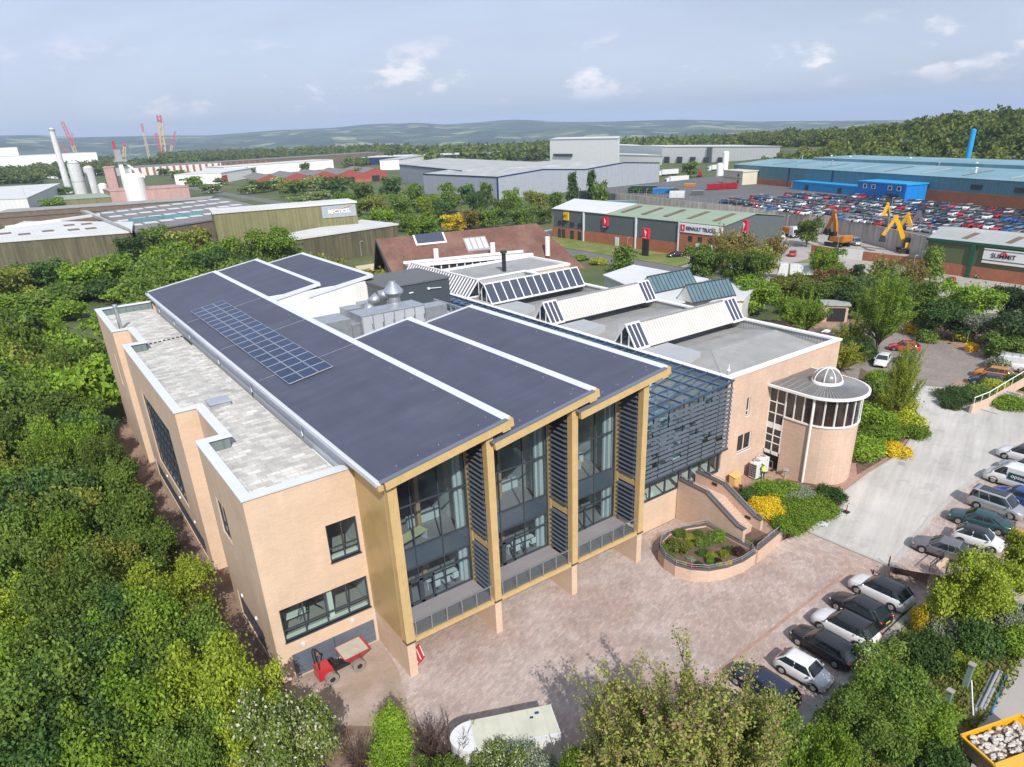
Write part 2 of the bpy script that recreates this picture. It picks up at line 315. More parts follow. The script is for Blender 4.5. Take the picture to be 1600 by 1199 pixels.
K['lot'] = M('car park asphalt', (0.125, 0.122, 0.125), 0.9, var=0.12, scale=0.1, fine=0.05)
K['yard'] = M('pale yard concrete', (0.36, 0.335, 0.31), 0.9, var=0.10, scale=0.15, fine=0.05)
K['kerb'] = M('kerb stone', (0.42, 0.40, 0.37), 0.85, var=0.10)
K['line'] = M('white road marking', (0.62, 0.62, 0.60), 0.8, var=0.12, scale=2)
K['soil'] = M('trodden brown soil', (0.17, 0.115, 0.085), 0.95, var=0.25, scale=0.8, fine=0.2, col2=(0.25, 0.18, 0.14))
K['sand'] = M('pale sandy ground', (0.33, 0.26, 0.20), 0.95, var=0.16, scale=0.5, fine=0.15, col2=(0.38, 0.30, 0.26))
K['grass'] = M('mown grass', (0.14, 0.18, 0.045), 0.95, var=0.22, scale=0.25, fine=0.22, col2=(0.20, 0.20, 0.07))
K['mulch'] = M('planting bed mulch', (0.14, 0.095, 0.07), 0.95, var=0.3, scale=2, fine=0.25)
K['retw'] = M('rain stained concrete wall', (0.50, 0.455, 0.40), 0.9, var=0.14, scale=0.3, streak=0.38, fine=0.05)
def ground_mat():
 m = M('far ground', (0.075, 0.105, 0.035), 0.95, var=0.25, scale=0.05, fine=0.2, col2=(0.11, 0.125, 0.05)); nt = m.node_tree; L = nt.links
 b = nt.nodes['Principled BSDF']; src = b.inputs['Base Color'].links[0].from_socket
 geo = N(nt, 'ShaderNodeNewGeometry'); ln = N(nt, 'ShaderNodeVectorMath', operation='LENGTH'); L.new(geo.outputs['Position'], ln.inputs[0])
 v = N(nt, 'ShaderNodeTexVoronoi', Scale=0.0065, Randomness=1.0); L.new(geo.outputs['Position'], v.inputs['Vector'])
 sp = N(nt, 'ShaderNodeSeparateColor'); L.new(v.outputs['Color'], sp.inputs[0])
 cr = N(nt, 'ShaderNodeValToRGB'); e = cr.color_ramp; e.interpolation = 'CONSTANT'
 e.elements[0].color = (0.022, 0.042, 0.018, 1); e.elements[1].position = 0.42; e.elements[1].color = (0.07, 0.12, 0.04, 1)
 for p, c in ((0.6, (0.04, 0.07, 0.03, 1)), (0.76, (0.24, 0.25, 0.12, 1)), (0.86, (0.045, 0.08, 0.03, 1))):
  x = e.elements.new(p); x.color = c
 L.new(sp.outputs[0], cr.inputs[0])
 n = N(nt, 'ShaderNodeTexNoise', Scale=0.012, Detail=8, Roughness=0.75); L.new(geo.outputs['Position'], n.inputs['Vector'])
 r = N(nt, 'ShaderNodeMapRange'); r.inputs[1].default_value = 0.35; r.inputs[2].default_value = 0.65; r.inputs[3].default_value = 0.45; r.inputs[4].default_value = 1.5; L.new(n.outputs['Fac'], r.inputs[0])
 n2 = N(nt, 'ShaderNodeTexNoise', Scale=0.02, Detail=3, Roughness=0.9); L.new(geo.outputs['Position'], n2.inputs['Vector'])
 r2 = N(nt, 'ShaderNodeMapRange'); r2.inputs[1].default_value = 0.70; r2.inputs[2].default_value = 0.73; L.new(n2.outputs['Fac'], r2.inputs[0])
 hs = N(nt, 'ShaderNodeHueSaturation'); L.new(cr.outputs[0], hs.inputs['Color']); L.new(r.outputs[0], hs.inputs['Value'])
 tm = N(nt, 'ShaderNodeMix', data_type='RGBA'); tm.inputs[7].default_value = (0.30, 0.27, 0.24, 1); L.new(r2.outputs[0], tm.inputs[0]); L.new(hs.outputs[0], tm.inputs[6])
 d = N(nt, 'ShaderNodeMapRange'); d.inputs[1].default_value = 900; d.inputs[2].default_value = 1600; L.new(ln.outputs['Value'], d.inputs[0])
 mx = N(nt, 'ShaderNodeMix', data_type='RGBA'); L.new(d.outputs[0], mx.inputs[0]); L.new(src, mx.inputs[6]); L.new(tm.outputs[2], mx.inputs[7]); L.new(mx.outputs[2], b.inputs['Base Color'])
 return m
SKY = [(-400, 214), (0, 212), (60, 211), (120, 215), (250, 212), (330, 212), (400, 206), (450, 203), (520, 200), (580, 194), (650, 192), (700, 195), (760, 190), (800, 187), (830, 188), (880, 191), (960, 190), (1060, 187), (1100, 188), (1180, 190), (1300, 189), (1500, 187), (2100, 180)]
def hill_top(az, D):
 best = None
 for k in range(len(SKY) - 1):
  for q in (0, .5, 1):
   px = SKY[k][0] + (SKY[k + 1][0] - SKY[k][0]) * q; py = SKY[k][1] + (SKY[k + 1][1] - SKY[k][1]) * q
   d = RX * (px - 800) - RY * (py - PY0) - RZ * FPX; a = math.atan2(d.x, d.y); h = CAM_H + D * d.z / math.hypot(d.x, d.y)
   if best is None or abs(a - az) < best[0]: best = (abs(a - az), h, a)
   lst.append((a, h)) if False else None
 return best[1]
_pts = []
for k in range(len(SKY) - 1):
 for q in (0, .5):
  px = SKY[k][0] + (SKY[k + 1][0] - SKY[k][0]) * q; py = SKY[k][1] + (SKY[k + 1][1] - SKY[k][1]) * q
  d = RX * (px - 800) - RY * (py - PY0) - RZ * FPX; _pts.append((math.atan2(d.x, d.y), d.z / math.hypot(d.x, d.y)))
_az = [p[0] for p in _pts]; _el = [p[1] for p in _pts]
def local_z(x, y):
 z = 0.0
 if -60 < x < 9.3:
  z = -2.6 * max(0, min(1, (y - 46) / 34)) * max(0, min(1, (150 - y) / 30))
  z *= max(0.0, min(1.0, (x + 60) / 20))
 if x > 372:   # wooded hill to the east
  r = (x - 372) / 170; s = max(0, min(1, r)); k = max(0, min(1, (900 - y + x * .2) / 300))
  a_ = math.degrees(math.atan2(x, max(y, 1))); k *= max(0.0, min(1.0, (a_ - 50) / 6)); z += (14 + 9 * max(0.0, min(1.0, (a_ - 58) / 9))) * s * s * (3 - 2 * s) * k * (0.75 + 0.25 * math.sin(y / 90.0))
 return z
def ground():
 xs = [-12000, -6000, -3000, -1500, -700, -300, -150, -80, -60, -50, -40, -30, -20, -15, -10, -5, 0, 3, 5, 6.5, 7.2, 7.35, 9, 12, 20, 30, 45, 60, 90, 130, 180, 240, 300, 360, 372, 395, 420, 440, 460, 500, 540, 580, 620, 660, 700, 760, 850, 1000]
 ys = [-2000, -500, -100, -30, 0, 20, 30, 40, 44, 48, 52, 56, 60, 65, 70, 75, 80, 85, 90, 100, 110, 120, 130, 140, 150, 170, 200, 240, 280, 330, 380, 430, 480, 540, 600, 660, 720, 800, 900, 1000]
 me = bpy.data.meshes.new('ground'); v = [(x, y, local_z(x, y) - 0.02) for y in ys for x in xs]; n = len(xs)
 f = [(j * n + i, j * n + i + 1, (j + 1) * n + i + 1, (j + 1) * n + i) for j in range(len(ys) - 1) for i in range(n - 1)]
 me.from_pydata(v, [], f); me.materials.append(K['ground']); o = bpy.data.objects.new('ground', me); C.objects.link(o); tag(o, kind='structure')
 me2 = bpy.data.meshes.new('hills'); v = []; rings = [950, 1100, 1400, 1800, 2400, 3200, 4200, 5200, 6000, 6600, 7000, 7400, 9000]
 na = 150; a0, a1 = -0.35, 1.75
 for r in rings:
  for i in range(na):
   a = a0 + (a1 - a0) * i / (na - 1); el = float(np.interp(a, _az, _el)); ht = CAM_H + 7000 * el
   wob = 9 * math.sin(a * 37 + r * .0011) + 6 * math.sin(a * 91 + r * .002) + 7 * math.sin(a * 17 - r * .0021)
   if r <= 1100: z = -0.6 if r == 950 else -5
   elif r <= 4200: z = -5 - 50 * (r - 1100) / 3100 + wob * min(1, (r - 1100) / 1200)
   elif r <= 7000:
    s = (r - 4200) / 2800; z = -55 + (ht + 55) * s ** 0.8 + wob * 1.5 * math.sin(math.pi * s) if r < 7000 else ht
   else: z = ht - 60 * (r - 7000) / 400
   v.append((r * math.sin(a), r * math.cos(a), z))
 f = [(j * na + i, (j + 1) * na + i, (j + 1) * na + i + 1, j * na + i + 1) for j in range(len(rings) - 1) for i in range(na - 1)]
 me2.from_pydata(v, [], f); me2.materials.append(K['ground']); me2.polygons.foreach_set('use_smooth', [True] * len(f))
 o = bpy.data.objects.new('hills', me2); C.objects.link(o); tag(o, kind='structure')
K['ground'] = ground_mat(); ground()
def sheet(name, pts, z, mat, zf=None, uvdir=0.0, th=None):
 m = MB(); m.uvdir = uvdir; p3 = [(p[0], p[1], (zf(p) if zf else z)) for p in pts]
 a = sum(p3[i][0] * p3[(i + 1) % len(p3)][1] - p3[(i + 1) % len(p3)][0] * p3[i][1] for i in range(len(p3)))
 if a < 0: p3 = p3[::-1]
 m.poly(p3)
 if th:
  n = len(p3)
  for i in range(n):
   a_, b_ = p3[i], p3[(i + 1) % n]; m.poly([(a_[0], a_[1], a_[2] - th), (b_[0], b_[1], b_[2] - th), b_, a_])
 return tag(m.build(name, mat), kind='structure')
def PP(l, z=0.0): return [tuple(P(x, y, z))[:2] for x, y in l]
ZU = 1.3
court = MB(); court.uvdir = 0.35
A1, A2 = P(1258, 829, ZU), P(1392, 886, ZU)     # kerb line of the upper road
A3 = Vector((51.5, 12.0, 0)); B1, B2 = Vector((48.2, 28.6, 0)), Vector((47.6, 20.3, 0))
cp = [(10.8, 34.2), (12.0, 28.0), (11, 20), (18, 14), (26, 12), (34.9, 16.2), (48.5, 17.1), (48.6, 20.1), (47.0, 28.4), (44.2, 28.2), (44.2, 36.7), (37, 36.7), (15, 38.8), (14.4, 38.8)]
court.poly([(x, y, 0.02) for x, y in cp])
court.poly([(48.5, 20.1, 0.024), (48.4, 14.9, 0.024), (51.8, 14.9, 0.024), (51.8, 20.3, 0.024)])
court.poly([(47.0, 28.4, 0.02), (48.6, 20.1, 0.02), (A2.x, A2.y, ZU), (A1.x, A1.y, ZU)])
tag(court.build('courtyard_paving', K['pavers']), kind='structure')
sheet('brick_edging', [(24, 14.9), (24, 15.7), (49.0, 16.9), (49.0, 16.2)], 0.10, K['concrete2'], th=.1)
edge = MB()
edge.bar((26.5, 21.3, 0.026), (47.6, 22.3, 0.026), 0.24, 0.012)
tag(edge.build('parking_bay_line', K['redpave']), kind='structure')
wdg = MB(); wdg.poly([(48.6, 20.1, 0), (A2.x, A2.y, 0), (A2.x, A2.y, ZU)]); wdg.bar((A2.x, 19.9, .62), (51.5, 20.2, .62), .2, 1.4)
tag(wdg.build('retaining_brickwork', K['brick2']), 'short brick retaining wall between the courtyard corner and upper car park', 'wall')
up = [(A1.x, A1.y), (A2.x, A2.y), (51.3, 20.3), (51.6, 17.8), (52.3, 14), (60, 13.0), (90, 18), (128, 30), (128, 48), (112, 66), (99, 72), (70, 72), (68.0, 36.8), (46.3, 36.8), (46.3, 28.2), (48.3, 28.6)]
sheet('upper_ground', up, ZU, K['redpave'], th=1.6)
U = lambda l: PP(l, ZU)
road = U([(1258, 829), (1392, 886), (1452, 812), (1500, 766), (1600, 700), (1600, 640), (1520, 600), (1478, 606), (1400, 560), (1345, 540), (1330, 600), (1405, 605), (1437, 650), (1437, 668), (1405, 712), (1356, 742), (1312, 776), (1316, 790)])
sheet('concrete_road', road, ZU + 0.012, K['concrete'], uvdir=-1.25)
sheet('asphalt_drive', U([(1370, 596), (1478, 606), (1512, 590), (1545, 560), (1470, 535), (1400, 520), (1310, 505), (1290, 530), (1330, 600)]), ZU + 0.03, M('brown grey block drive', (0.25, 0.215, 0.195), .9, var=.12, scale=.4, fine=.08, brick=(.42, .21, .012, .10)))
sheet('planting_bed', U([(1340, 742), (1398, 708), (1430, 668), (1430, 648), (1400, 610), (1345, 575), (1330, 640)]), ZU + 0.05, K['mulch'])
sheet('planting_bed', U([(1185, 800), (1165, 775), (1215, 748), (1300, 762), (1318, 778), (1262, 822), (1225, 832)]), ZU + 0.05, K['mulch'])
sheet('car_park', U([(1392, 886), (1452, 812), (1500, 766), (1600, 700), (1700, 760), (1640, 960), (1500, 905), (1420, 892)]), ZU + 0.02, K['pavers'], uvdir=0.4)
kb = MB()
def kerb(pl, z, h=0.12, wd=0.2):
 for a, b in zip(pl[:-1], pl[1:]): kb.bar((a[0], a[1], z + h / 2), (b[0], b[1], z + h / 2), wd, h)
kerb(U([(1258, 829), (1392, 886)]), ZU - .05); kerb(U([(1392, 886), (1452, 812), (1500, 766), (1560, 726)]), ZU, 0.05, .35)
kerb(U([(1312, 776), (1356, 742), (1405, 712), (1437, 668), (1437, 650), (1405, 605)]), ZU)
kerb(U([(1478, 606), (1495, 622), (1530, 640), (1560, 648)]), ZU)
tag(kb.build('kerb', K['kerb']), kind='structure')
pth = MB()
ys = [30, 36, 42, 46, 52, 58, 64, 70, 76, 80, 90, 100, 108]
for a, b in zip(ys[:-1], ys[1:]):
 pth.poly([(-2, a, local_z(0, a) + 0.02), (9.0, a, local_z(0, a) + 0.02), (9.0, b, local_z(0, b) + 0.02), (-2, b, local_z(0, b) + 0.02)])
tag(pth.build('dirt_path', M('reddish dirt', (0.20, 0.13, 0.10), .95, var=.25, scale=.5, fine=.15, col2=(.27, .19, .15))), kind='structure')
sheet('sandy_ground', [(7.3, 38.8), (14.4, 38.8), (14.2, 35.5), (12.9, 31), (11.8, 27.2), (6, 30), (7.3, 34)], 0.028, K['sand'])
sheet('soil_strip', [(-2, 36.5), (6.8, 34.9), (12.2, 30.3), (14.0, 26.5), (9, 20), (-8, 26)], 0.036, K['soil'])
sheet('side_road', [(128, 20), (128, 700), (137, 700), (137, 20)], 0.03, K['asphalt'])
sheet('estate_road', U([(0, 0), (1, 0), (1, 1)]) if False else [(137, 44), (137, 62), (330, 20), (330, 10)], 0.034, K['asphalt'])
sheet('grass_verge', [(137.5, 120), (137.5, 196), (150.2, 190), (150.2, 132), (146, 122)], 0.05, K['grass'])
sheet('truck_yard', [(137.5, 66), (137.5, 119), (146, 121), (150.4, 131), (151, 200), (214, 200), (212, 66)], 0.04, K['yard'])
sheet('grass_bank', PP([(1225, 415), (1290, 398), (1330, 425), (1460, 440), (1340, 452), (1215, 436)]), 0.06, K['grass'])
sheet('forecourt', [(138, 58), (138, 92), (169, 92), (169, 30), (150, 20)], 0.055, K['yard'])
ZT = 5.0
W0, W1, W2, W3 = P(962, 303, ZT), P(1100, 318, ZT), P(1300, 339, ZT), P(1450, 371, ZT)
W4 = Vector((186, -10, 0))
sheet('upper_car_park', [(W0.x, W0.y + 25), (W0.x, W0.y), (W1.x, W1.y), (W2.x, W2.y), (W3.x, W3.y), (W4.x, W4.y), (400, 40), (420, 200), (340, 262), (300, 262)], ZT, K['lot'], th=5)
ret = MB()
for a, b in ((W0, W1), (W1, W2), (W2, W3), (W3, W4)):
 d = (b - a); d.z = 0; d.normalize(); nrm = Vector((-d.y, d.x, 0)) * -0.25
 ret.prism([(a.x, a.y), (b.x, b.y), (b.x + nrm.x, b.y + nrm.y), (a.x + nrm.x, a.y + nrm.y)], -0.1, ZT + .25)
tag(ret.build('retaining_wall', K['retw'] if 'retw' in K else K['concrete2']), 'long stained concrete retaining wall holding up the distant packed car park', 'retaining wall')
# -- new building: brick wing + sawtooth hall
NB = empty('office_building', (14.4, 38.8, 0), label='large new building with cream brick wing, dark sawtooth roofs and golden timber columns', cat='building')
wing_outline = [(7.3, 38.85), (14.4, 38.85), (14.4, 104.8), (7.3, 104.8), (7.3, 90), (9.0, 90), (9.0, 82.6), (7.3, 82.6), (7.3, 57.3), (9.0, 57.3), (9.0, 50.0), (7.3, 50.0)]
def offset_poly(pts, d):
 n = len(pts); out = []
 for i in range(n):
  p0, p1, p2 = Vector(pts[i - 1]), Vector(pts[i]), Vector(pts[(i + 1) % n])
  d1 = (p1 - p0).normalized(); d2 = (p2 - p1).normalized(); n1 = Vector((-d1.y, d1.x)); n2 = Vector((-d2.y, d2.x))
  b = n1 + n2; k = d / max(1e-6, (1 + n1.dot(n2))) ; out.append(tuple(p1 + b * k))
 return out
ZP = 14.4
def wall_ring(mb, pts, z0, z1, th, closed=True, mi=0, mi_in=None):
 inn = offset_poly(pts, th); n = len(pts)
 for i in range(n if closed else n - 1):
  a, b, c, d = pts[i], pts[(i + 1) % n], inn[(i + 1) % n], inn[i]
  mb.poly([(a[0], a[1], z0), (b[0], b[1], z0), (b[0], b[1], z1), (a[0], a[1], z1)], mi)
  mb.poly([(c[0], c[1], z0), (d[0], d[1], z0), (d[0], d[1], z1), (c[0], c[1], z1)], mi if mi_in is None else mi_in)
  mb.poly([(a[0], a[1], z1), (b[0], b[1], z1), (c[0], c[1], z1), (d[0], d[1], z1)], mi)
def wall_with_holes(mb, axis, const, lo, hi, z0, z1, holes, flip=False, mi=0, reveal=0.18, z0b=None):
 "wall in plane axis=const spanning lo..hi with rectangular openings (a0,a1,c0,c1) and their reveals"
 us = sorted({lo, hi, *[h[0] for h in holes], *[h[1] for h in holes]}); vs = sorted({z0, z1, *[h[2] for h in holes], *[h[3] for h in holes]})
 def pt(u, v, dpt=0.0): return (const + dpt, u, v) if axis == 'x' else (u, const + dpt, v)
 for u0, u1 in zip(us[:-1], us[1:]):
  for v0, v1 in zip(vs[:-1], vs[1:]):
   if any(h[0] - 1e-6 <= u0 and u1 <= h[1] + 1e-6 and h[2] - 1e-6 <= v0 and v1 <= h[3] + 1e-6 for h in holes): continue
   q = [pt(u0, v0), pt(u1, v0), pt(u1, v1), pt(u0, v1)]; mb.poly(q[::-1] if flip else q, mi)
 for a0, a1, c0, c1 in holes:
  r = reveal
  for q in ([pt(a0, c0), pt(a1, c0), pt(a1, c0, r), pt(a0, c0, r)], [pt(a1, c0), pt(a1, c1), pt(a1, c1, r), pt(a1, c0, r)], [pt(a1, c1), pt(a0, c1), pt(a0, c1, r), pt(a1, c1, r)], [pt(a0, c1), pt(a0, c0), pt(a0, c0, r), pt(a0, c1, r)]): mb.poly(q, mi)
wl = MB()
fr_holes = [(8.0, 14.2, 3.2, 5.85), (11.95, 14.1, 7.88, 10.75), (8.2, 14.25, 0.05, 2.02)]
wall_with_holes(wl, 'y', 38.85, 7.3, 14.4, -0.2, ZP - .12, fr_holes)
sd1 = [(45.4, 47.8, 7.9, 10.85), (41.9, 48.4, 0.15, 2.4)]
sd2 = [(63.4, 77.0, 2.75, 10.75), (59.5, 82.0, -0.9, 1.25)]
sd3 = [(94.2, 95.8, 6.5, 10.5)]
wall_with_holes(wl, 'x', 7.3, 38.85, 50.0, -1.2, ZP - .12, sd1, flip=True)
wall_with_holes(wl, 'x', 7.3, 57.3, 82.6, -2.9, ZP - .12, sd2, flip=True)
wall_with_holes(wl, 'x', 7.3, 90, 104.8, -2.9, ZP - .12, sd3, flip=True)
for (a, b) in (((9.0, 57.3), (9.0, 50.0)), ((9.0, 90), (9.0, 82.6)), ((7.3, 50), (9, 50)), ((9, 57.3), (7.3, 57.3)), ((7.3, 82.6), (9, 82.6)), ((9, 90), (7.3, 90)), ((14.4, 104.8), (7.3, 104.8))):
 wl.poly([(a[0], a[1], -2.9), (b[0], b[1], -2.9), (b[0], b[1], ZP - .12), (a[0], a[1], ZP - .12)])
inn = offset_poly(wing_outline, 0.45)
for i in range(len(inn)):
 if i == 1: continue
 a, b = inn[i], inn[(i + 1) % len(inn)]; wl.poly([(b[0], b[1], 13.2), (a[0], a[1], 13.2), (a[0], a[1], ZP - .12), (b[0], b[1], ZP - .12)], 1)
K['parapet_in'] = M('grey green parapet lining', (0.16, 0.20, 0.20), 0.6, var=0.06, stripes=(0.9, 0.25))
wl.build('wing_wall', [K['brick'], K['parapet_in']], NB)
pr = MB()
cop = MB()
o1 = offset_poly(wing_outline, -0.10); i1 = offset_poly(wing_outline, 0.62)
for i in range(len(o1)):
 if i == 1: continue
 a, b, c, d = o1[i], o1[(i + 1) % len(o1)], i1[(i + 1) % len(o1)], i1[i]
 cop._hex([(a[0], a[1], ZP - .12), (b[0], b[1], ZP - .12), (c[0], c[1], ZP - .12), (d[0], d[1], ZP - .12), (a[0], a[1], ZP), (b[0], b[1], ZP), (c[0], c[1], ZP), (d[0], d[1], ZP)])
cop.build('coping', K['coping'], NB)
dk = MB(); dk.prism(offset_poly(wing_outline, 0.46), 13.2, 13.4); dk.build('flat_roof', K['gravel'], NB)
def window(name, parent, axis, const, a0, a1, z0, z1, nu, nv, fmat, gmat, fw=0.09, depth=0.12, inset=0.10, sill=None, vs=None, us=None):
 "frame with mullions and transoms; the glass is a sub-part. axis: plane normal"
 s = 1; m = MB(); lo, hi = const + inset, const + inset + depth
 def bx(u0, u1, v0, v1, d0=lo, d1=hi):
  if axis == 'y': m.box(u0, u1, d0, d1, v0, v1)
  else: m.box(d0, d1, u0, u1, v0, v1)
 bx(a0, a1, z0, z0 + fw); bx(a0, a1, z1 - fw, z1); bx(a0, a0 + fw, z0 + fw, z1 - fw); bx(a1 - fw, a1, z0 + fw, z1 - fw)
 us = us or [a0 + (a1 - a0) * k / nu for k in range(1, nu)]; vs = vs or [z0 + (z1 - z0) * k / nv for k in range(1, nv)]
 for u in us: bx(u - fw / 2, u + fw / 2, z0 + fw, z1 - fw, lo + .01, hi - .01)
 for v in vs: bx(a0 + fw, a1 - fw, v - fw / 2, v + fw / 2, lo + .015, hi - .015)
 if sill: bx(a0 - .05, a1 + .05, z0 - .09, z0, const - sill, lo)
 f = m.build(name, fmat, parent); g = MB(); mid = (lo + hi) / 2
 if axis == 'y': g.poly([(a0 + .03, mid, z0 + .03), (a1 - .03, mid, z0 + .03), (a1 - .03, mid, z1 - .03), (a0 + .03, mid, z1 - .03)])
 else: g.poly([(mid, a1 - .03, z0 + .03), (mid, a0 + .03, z0 + .03), (mid, a0 + .03, z1 - .03), (mid, a1 - .03, z1 - .03)])
 g.build('glazing', gmat, f); return f
window('window', NB, 'y', 38.85, 8.0, 14.2, 3.2, 5.85, 4, 2, K['anthracite'], K['glass'], vs=[4.05], sill=0.06)
window('window', NB, 'y', 38.85, 11.95, 14.1, 7.88, 10.75, 2, 2, K['anthracite'], K['glass'], vs=[8.85], sill=0.06)
window('window', NB, 'x', 7.3, 45.4, 47.8, 7.9, 10.85, 2, 2, K['anthracite'], K['glass_dark'], vs=[8.8])
window('window', NB, 'x', 7.3, 63.4, 77.0, 2.75, 10.75, 9, 6, K['anthracite'], K['glass_dark'], fw=0.08)
window('window', NB, 'x', 7.3, 94.2, 95.8, 6.5, 10.5, 1, 3, K['anthracite'], K['glass_dark'])
for nm, ax, a0, a1, z0, z1 in (('boarded_panel', 'y', 8.2, 14.25, 0.05, 2.02), ('side_panel', 'x', 41.9, 48.4, 0.15, 2.4), ('side_panel', 'x', 59.5, 82.0, -0.9, 1.25)):
 m = MB(); n = 2 if ax == 'y' else 4
 for k in range(n):
  u0 = a0 + (a1 - a0) * k / n + .02; u1 = a0 + (a1 - a0) * (k + 1) / n - .02
  (m.box(u0, u1, 38.93, 39.1, z0, z1) if ax == 'y' else m.box(7.38, 7.6, u0, u1, z0, z1))
 o = m.build(nm, K['louvre'] if ax == 'x' else M('boarding', (0.115, 0.14, 0.18), 0.4, var=0.08, brick=(20, 0.16, 0.02, 0.10), spec=0.5), NB)
for (x, y, z, ax) in ((9.1, 38.85, 2.55, 'y'), (12.7, 38.85, 2.75, 'y'), (7.3, 43, 3.0, 'x'), (7.3, 46.5, 2.9, 'x'), (9.0, 53.5, 5.2, 'x'), (7.3, 62, 2.0, 'x'), (7.3, 68, 2.0, 'x'), (7.3, 74, 2.0, 'x')):
 m = MB(); d = (0, -1, 0) if ax == 'y' else (-1, 0, 0); p = Vector((x, y, z))
 m.tube(p, p + Vector(d) * .12, .16, .14, 14); m.build('bulkhead_lamp', K['coping'], NB)
inr = MB()
inr.box(7.8, 14.3, 39.3, 46, 2.9, 3.05, 0); inr.box(7.8, 14.3, 39.3, 46, 7.5, 7.65, 0); inr.box(7.8, 14.3, 46, 46.2, 2.9, 13, 1)
inr.box(11.4, 11.75, 39.4, 39.75, 3.05, 7.5, 1); inr.box(8.1, 14.1, 39.15, 39.4, 3.0, 3.35, 1); inr.box(12.0, 14.0, 39.15, 39.4, 7.65, 8.1, 1); inr.box(7.8, 14.3, 39.3, 46, 12.9, 13.0, 1)
inr.box(8.6, 10.2, 40.4, 41.4, 3.75, 3.82, 1); inr.box(9.4, 10.4, 42, 43, 3.05, 4.3, 1)
inr.build('interior', [K['floor'], K['inwall']], NB)
fan = MB()
for k in range(5):
 a = 2 * math.pi * k / 5 + .4; fan.bar((10.0, 40.6, 4.9), (10.0 + 1.5 * math.cos(a), 40.6 + 1.1 * math.sin(a), 4.9 + 1.0 * math.sin(a)), .06, .06)
fan.blob((10, 40.6, 4.9), (.32, .32, .32)); fan.build('ceiling_fitting', K['black'], NB)
YF = 33.6
def mono(xa, za, xb, zb, y0, y1, th=0.30, front=True, fascia='timber', label=None):
 m = MB(); top = lambda x: za + (zb - za) * (x - xa) / (xb - xa)
 e = 0.0
 m._hex([(xa, y0 + .12, za - .05), (xb - .55, y0 + .12, top(xb - .55) - .05), (xb - .55, y1, top(xb - .55) - .05), (xa, y1, za - .05), (xa, y0 + .12, za), (xb - .55, y0 + .12, top(xb - .55)), (xb - .55, y1, top(xb - .55)), (xa, y1, za)])
 r = m.build('roof', K['membrane'], NB)
 m = MB(); m._hex([(xb - .55, y0 + .12, top(xb - .55) - .05), (xb, y0 + .12, zb - .05), (xb, y1, zb - .05), (xb - .55, y1, top(xb - .55) - .05), (xb - .55, y0 + .12, top(xb - .55) + .03), (xb, y0 + .12, zb + .03), (xb, y1, zb + .03), (xb - .55, y1, top(xb - .55) + .03)])
 m.box(xb - .03, xb + .05, y0 + .12, y1, zb - .55, zb + .03)
 m.bar((xa, y1 + .06, za), (xb, y1 + .06, zb), .14, .22)
 m.build('ridge_capping', K['coping'], r)
 m = MB(); m._hex([(xa + .2, y0 + .3, za - .4), (xb - .1, y0 + .3, zb - .4), (xb - .1, y1, zb - .4), (xa + .2, y1, za - .4), (xa + .2, y0 + .3, za - .052), (xb - .1, y0 + .3, zb - .052), (xb - .1, y1, zb - .052), (xa + .2, y1, za - .052)])
 m.build('roof_deck', K[fascia], r)
 m = MB()
 if fascia == 'timber':
  m.bar((xa + .15, y0, za - .30), (xb + .12, y0, zb - .30), .28, .56); m.bar((xb - .75, y0 - .01, zb - .78), (xb - .1, y0 - .01, zb - .68), .20, .2)
  m.build('fascia_beam', K['timber'], r)
  m = MB(); m.bar((xa - .1, y0 - .02, za + .015), (xb - .35, y0 - .02, top(xb - .35) + .015), .36, .06); m.build('roof_edge_trim', K['membrane_edge'], r)
 else:
  m.bar((xa, y0, za - .16), (xb + .05, y0, zb - .16), .25, .42); m.build('fascia_board', K['coping'], r)
 return r, top
K['membrane_edge'] = M('blue grey roof edge', (0.13, 0.155, 0.21), 0.45, var=0.05, spec=0.5)
rA, topA = mono(14.05, 15.42, 23.45, 16.95, YF, 105.5)
rB, topB = mono(21.9, 15.60, 30.95, 17.05, YF, 60.9)
rC, topC = mono(29.2, 15.75, 38.25, 17.05, YF, 60.9)
rD, topD = mono(21.9, 15.60, 30.95, 17.05, 85.4, 110.5, fascia='offwhite')
rE, topE = mono(29.2, 15.75, 38.25, 17.05, 85.4, 110.5, fascia='offwhite')
g = MB()                       # gutter along the eaves over the flat roof
g.box(13.75, 14.08, YF + .1, 105.5, 15.12, 15.30); g.box(13.70, 13.78, YF + .1, 105.5, 15.12, 15.42)
g.box(13.95, 14.35, YF + .5, 104.6, 14.95, 15.12); g.build('gutter', K['coping'], NB)
g = MB(); g.bar((13.95, YF - .04, 15.05), (14.02, YF + 6.0, 15.05), .34, .36); g.build('gutter_end', K['timber'], NB)
g = MB(); g.box(14.40, 14.62, 38.9, 104.8, -0.2, 15.0); g.poly([(23.3, 105.2, -1), (14.4, 105.2, -1), (14.4, 105.2, 15.0), (23.3, 105.2, 16.4)]); g.build('hall_side_wall', K['coping'], NB)
g = MB()
for y in (101, 92, 84, 71.5, 60.6, 48):
 g.tube((14.28, y, 13.42), (14.28, y, 15.0), .06, n=8)
g.build('downpipe', K['coping'], NB)
g = MB()
for x0, tp, yy in ((22.4, topA, (35, 104)), (29.9, topB, (35, 60)), (37.2, topC, (35, 60))):
 y = yy[0]
 while y < yy[1]:
  x = x0; z = tp(x); g.tube((x, y, z), (x, y, z + .05), .035, .02, 6); y += 3.4
for x0, tp in ((14.6, topA), (22.4, topB), (29.9, topC)):
 for k in range(5): x = x0 + .9 + k * 1.5; g.tube((x, YF + .9, tp(x)), (x, YF + .9, tp(x) + .05), .035, .02, 6)
g.build('roof_fixing', K['steel'], NB)
g = MB()
for y in (83, 69, 57): g.bar((14.2, y, topA(14.2) + .02), (23, y, topA(23) + .02), .05, .03)
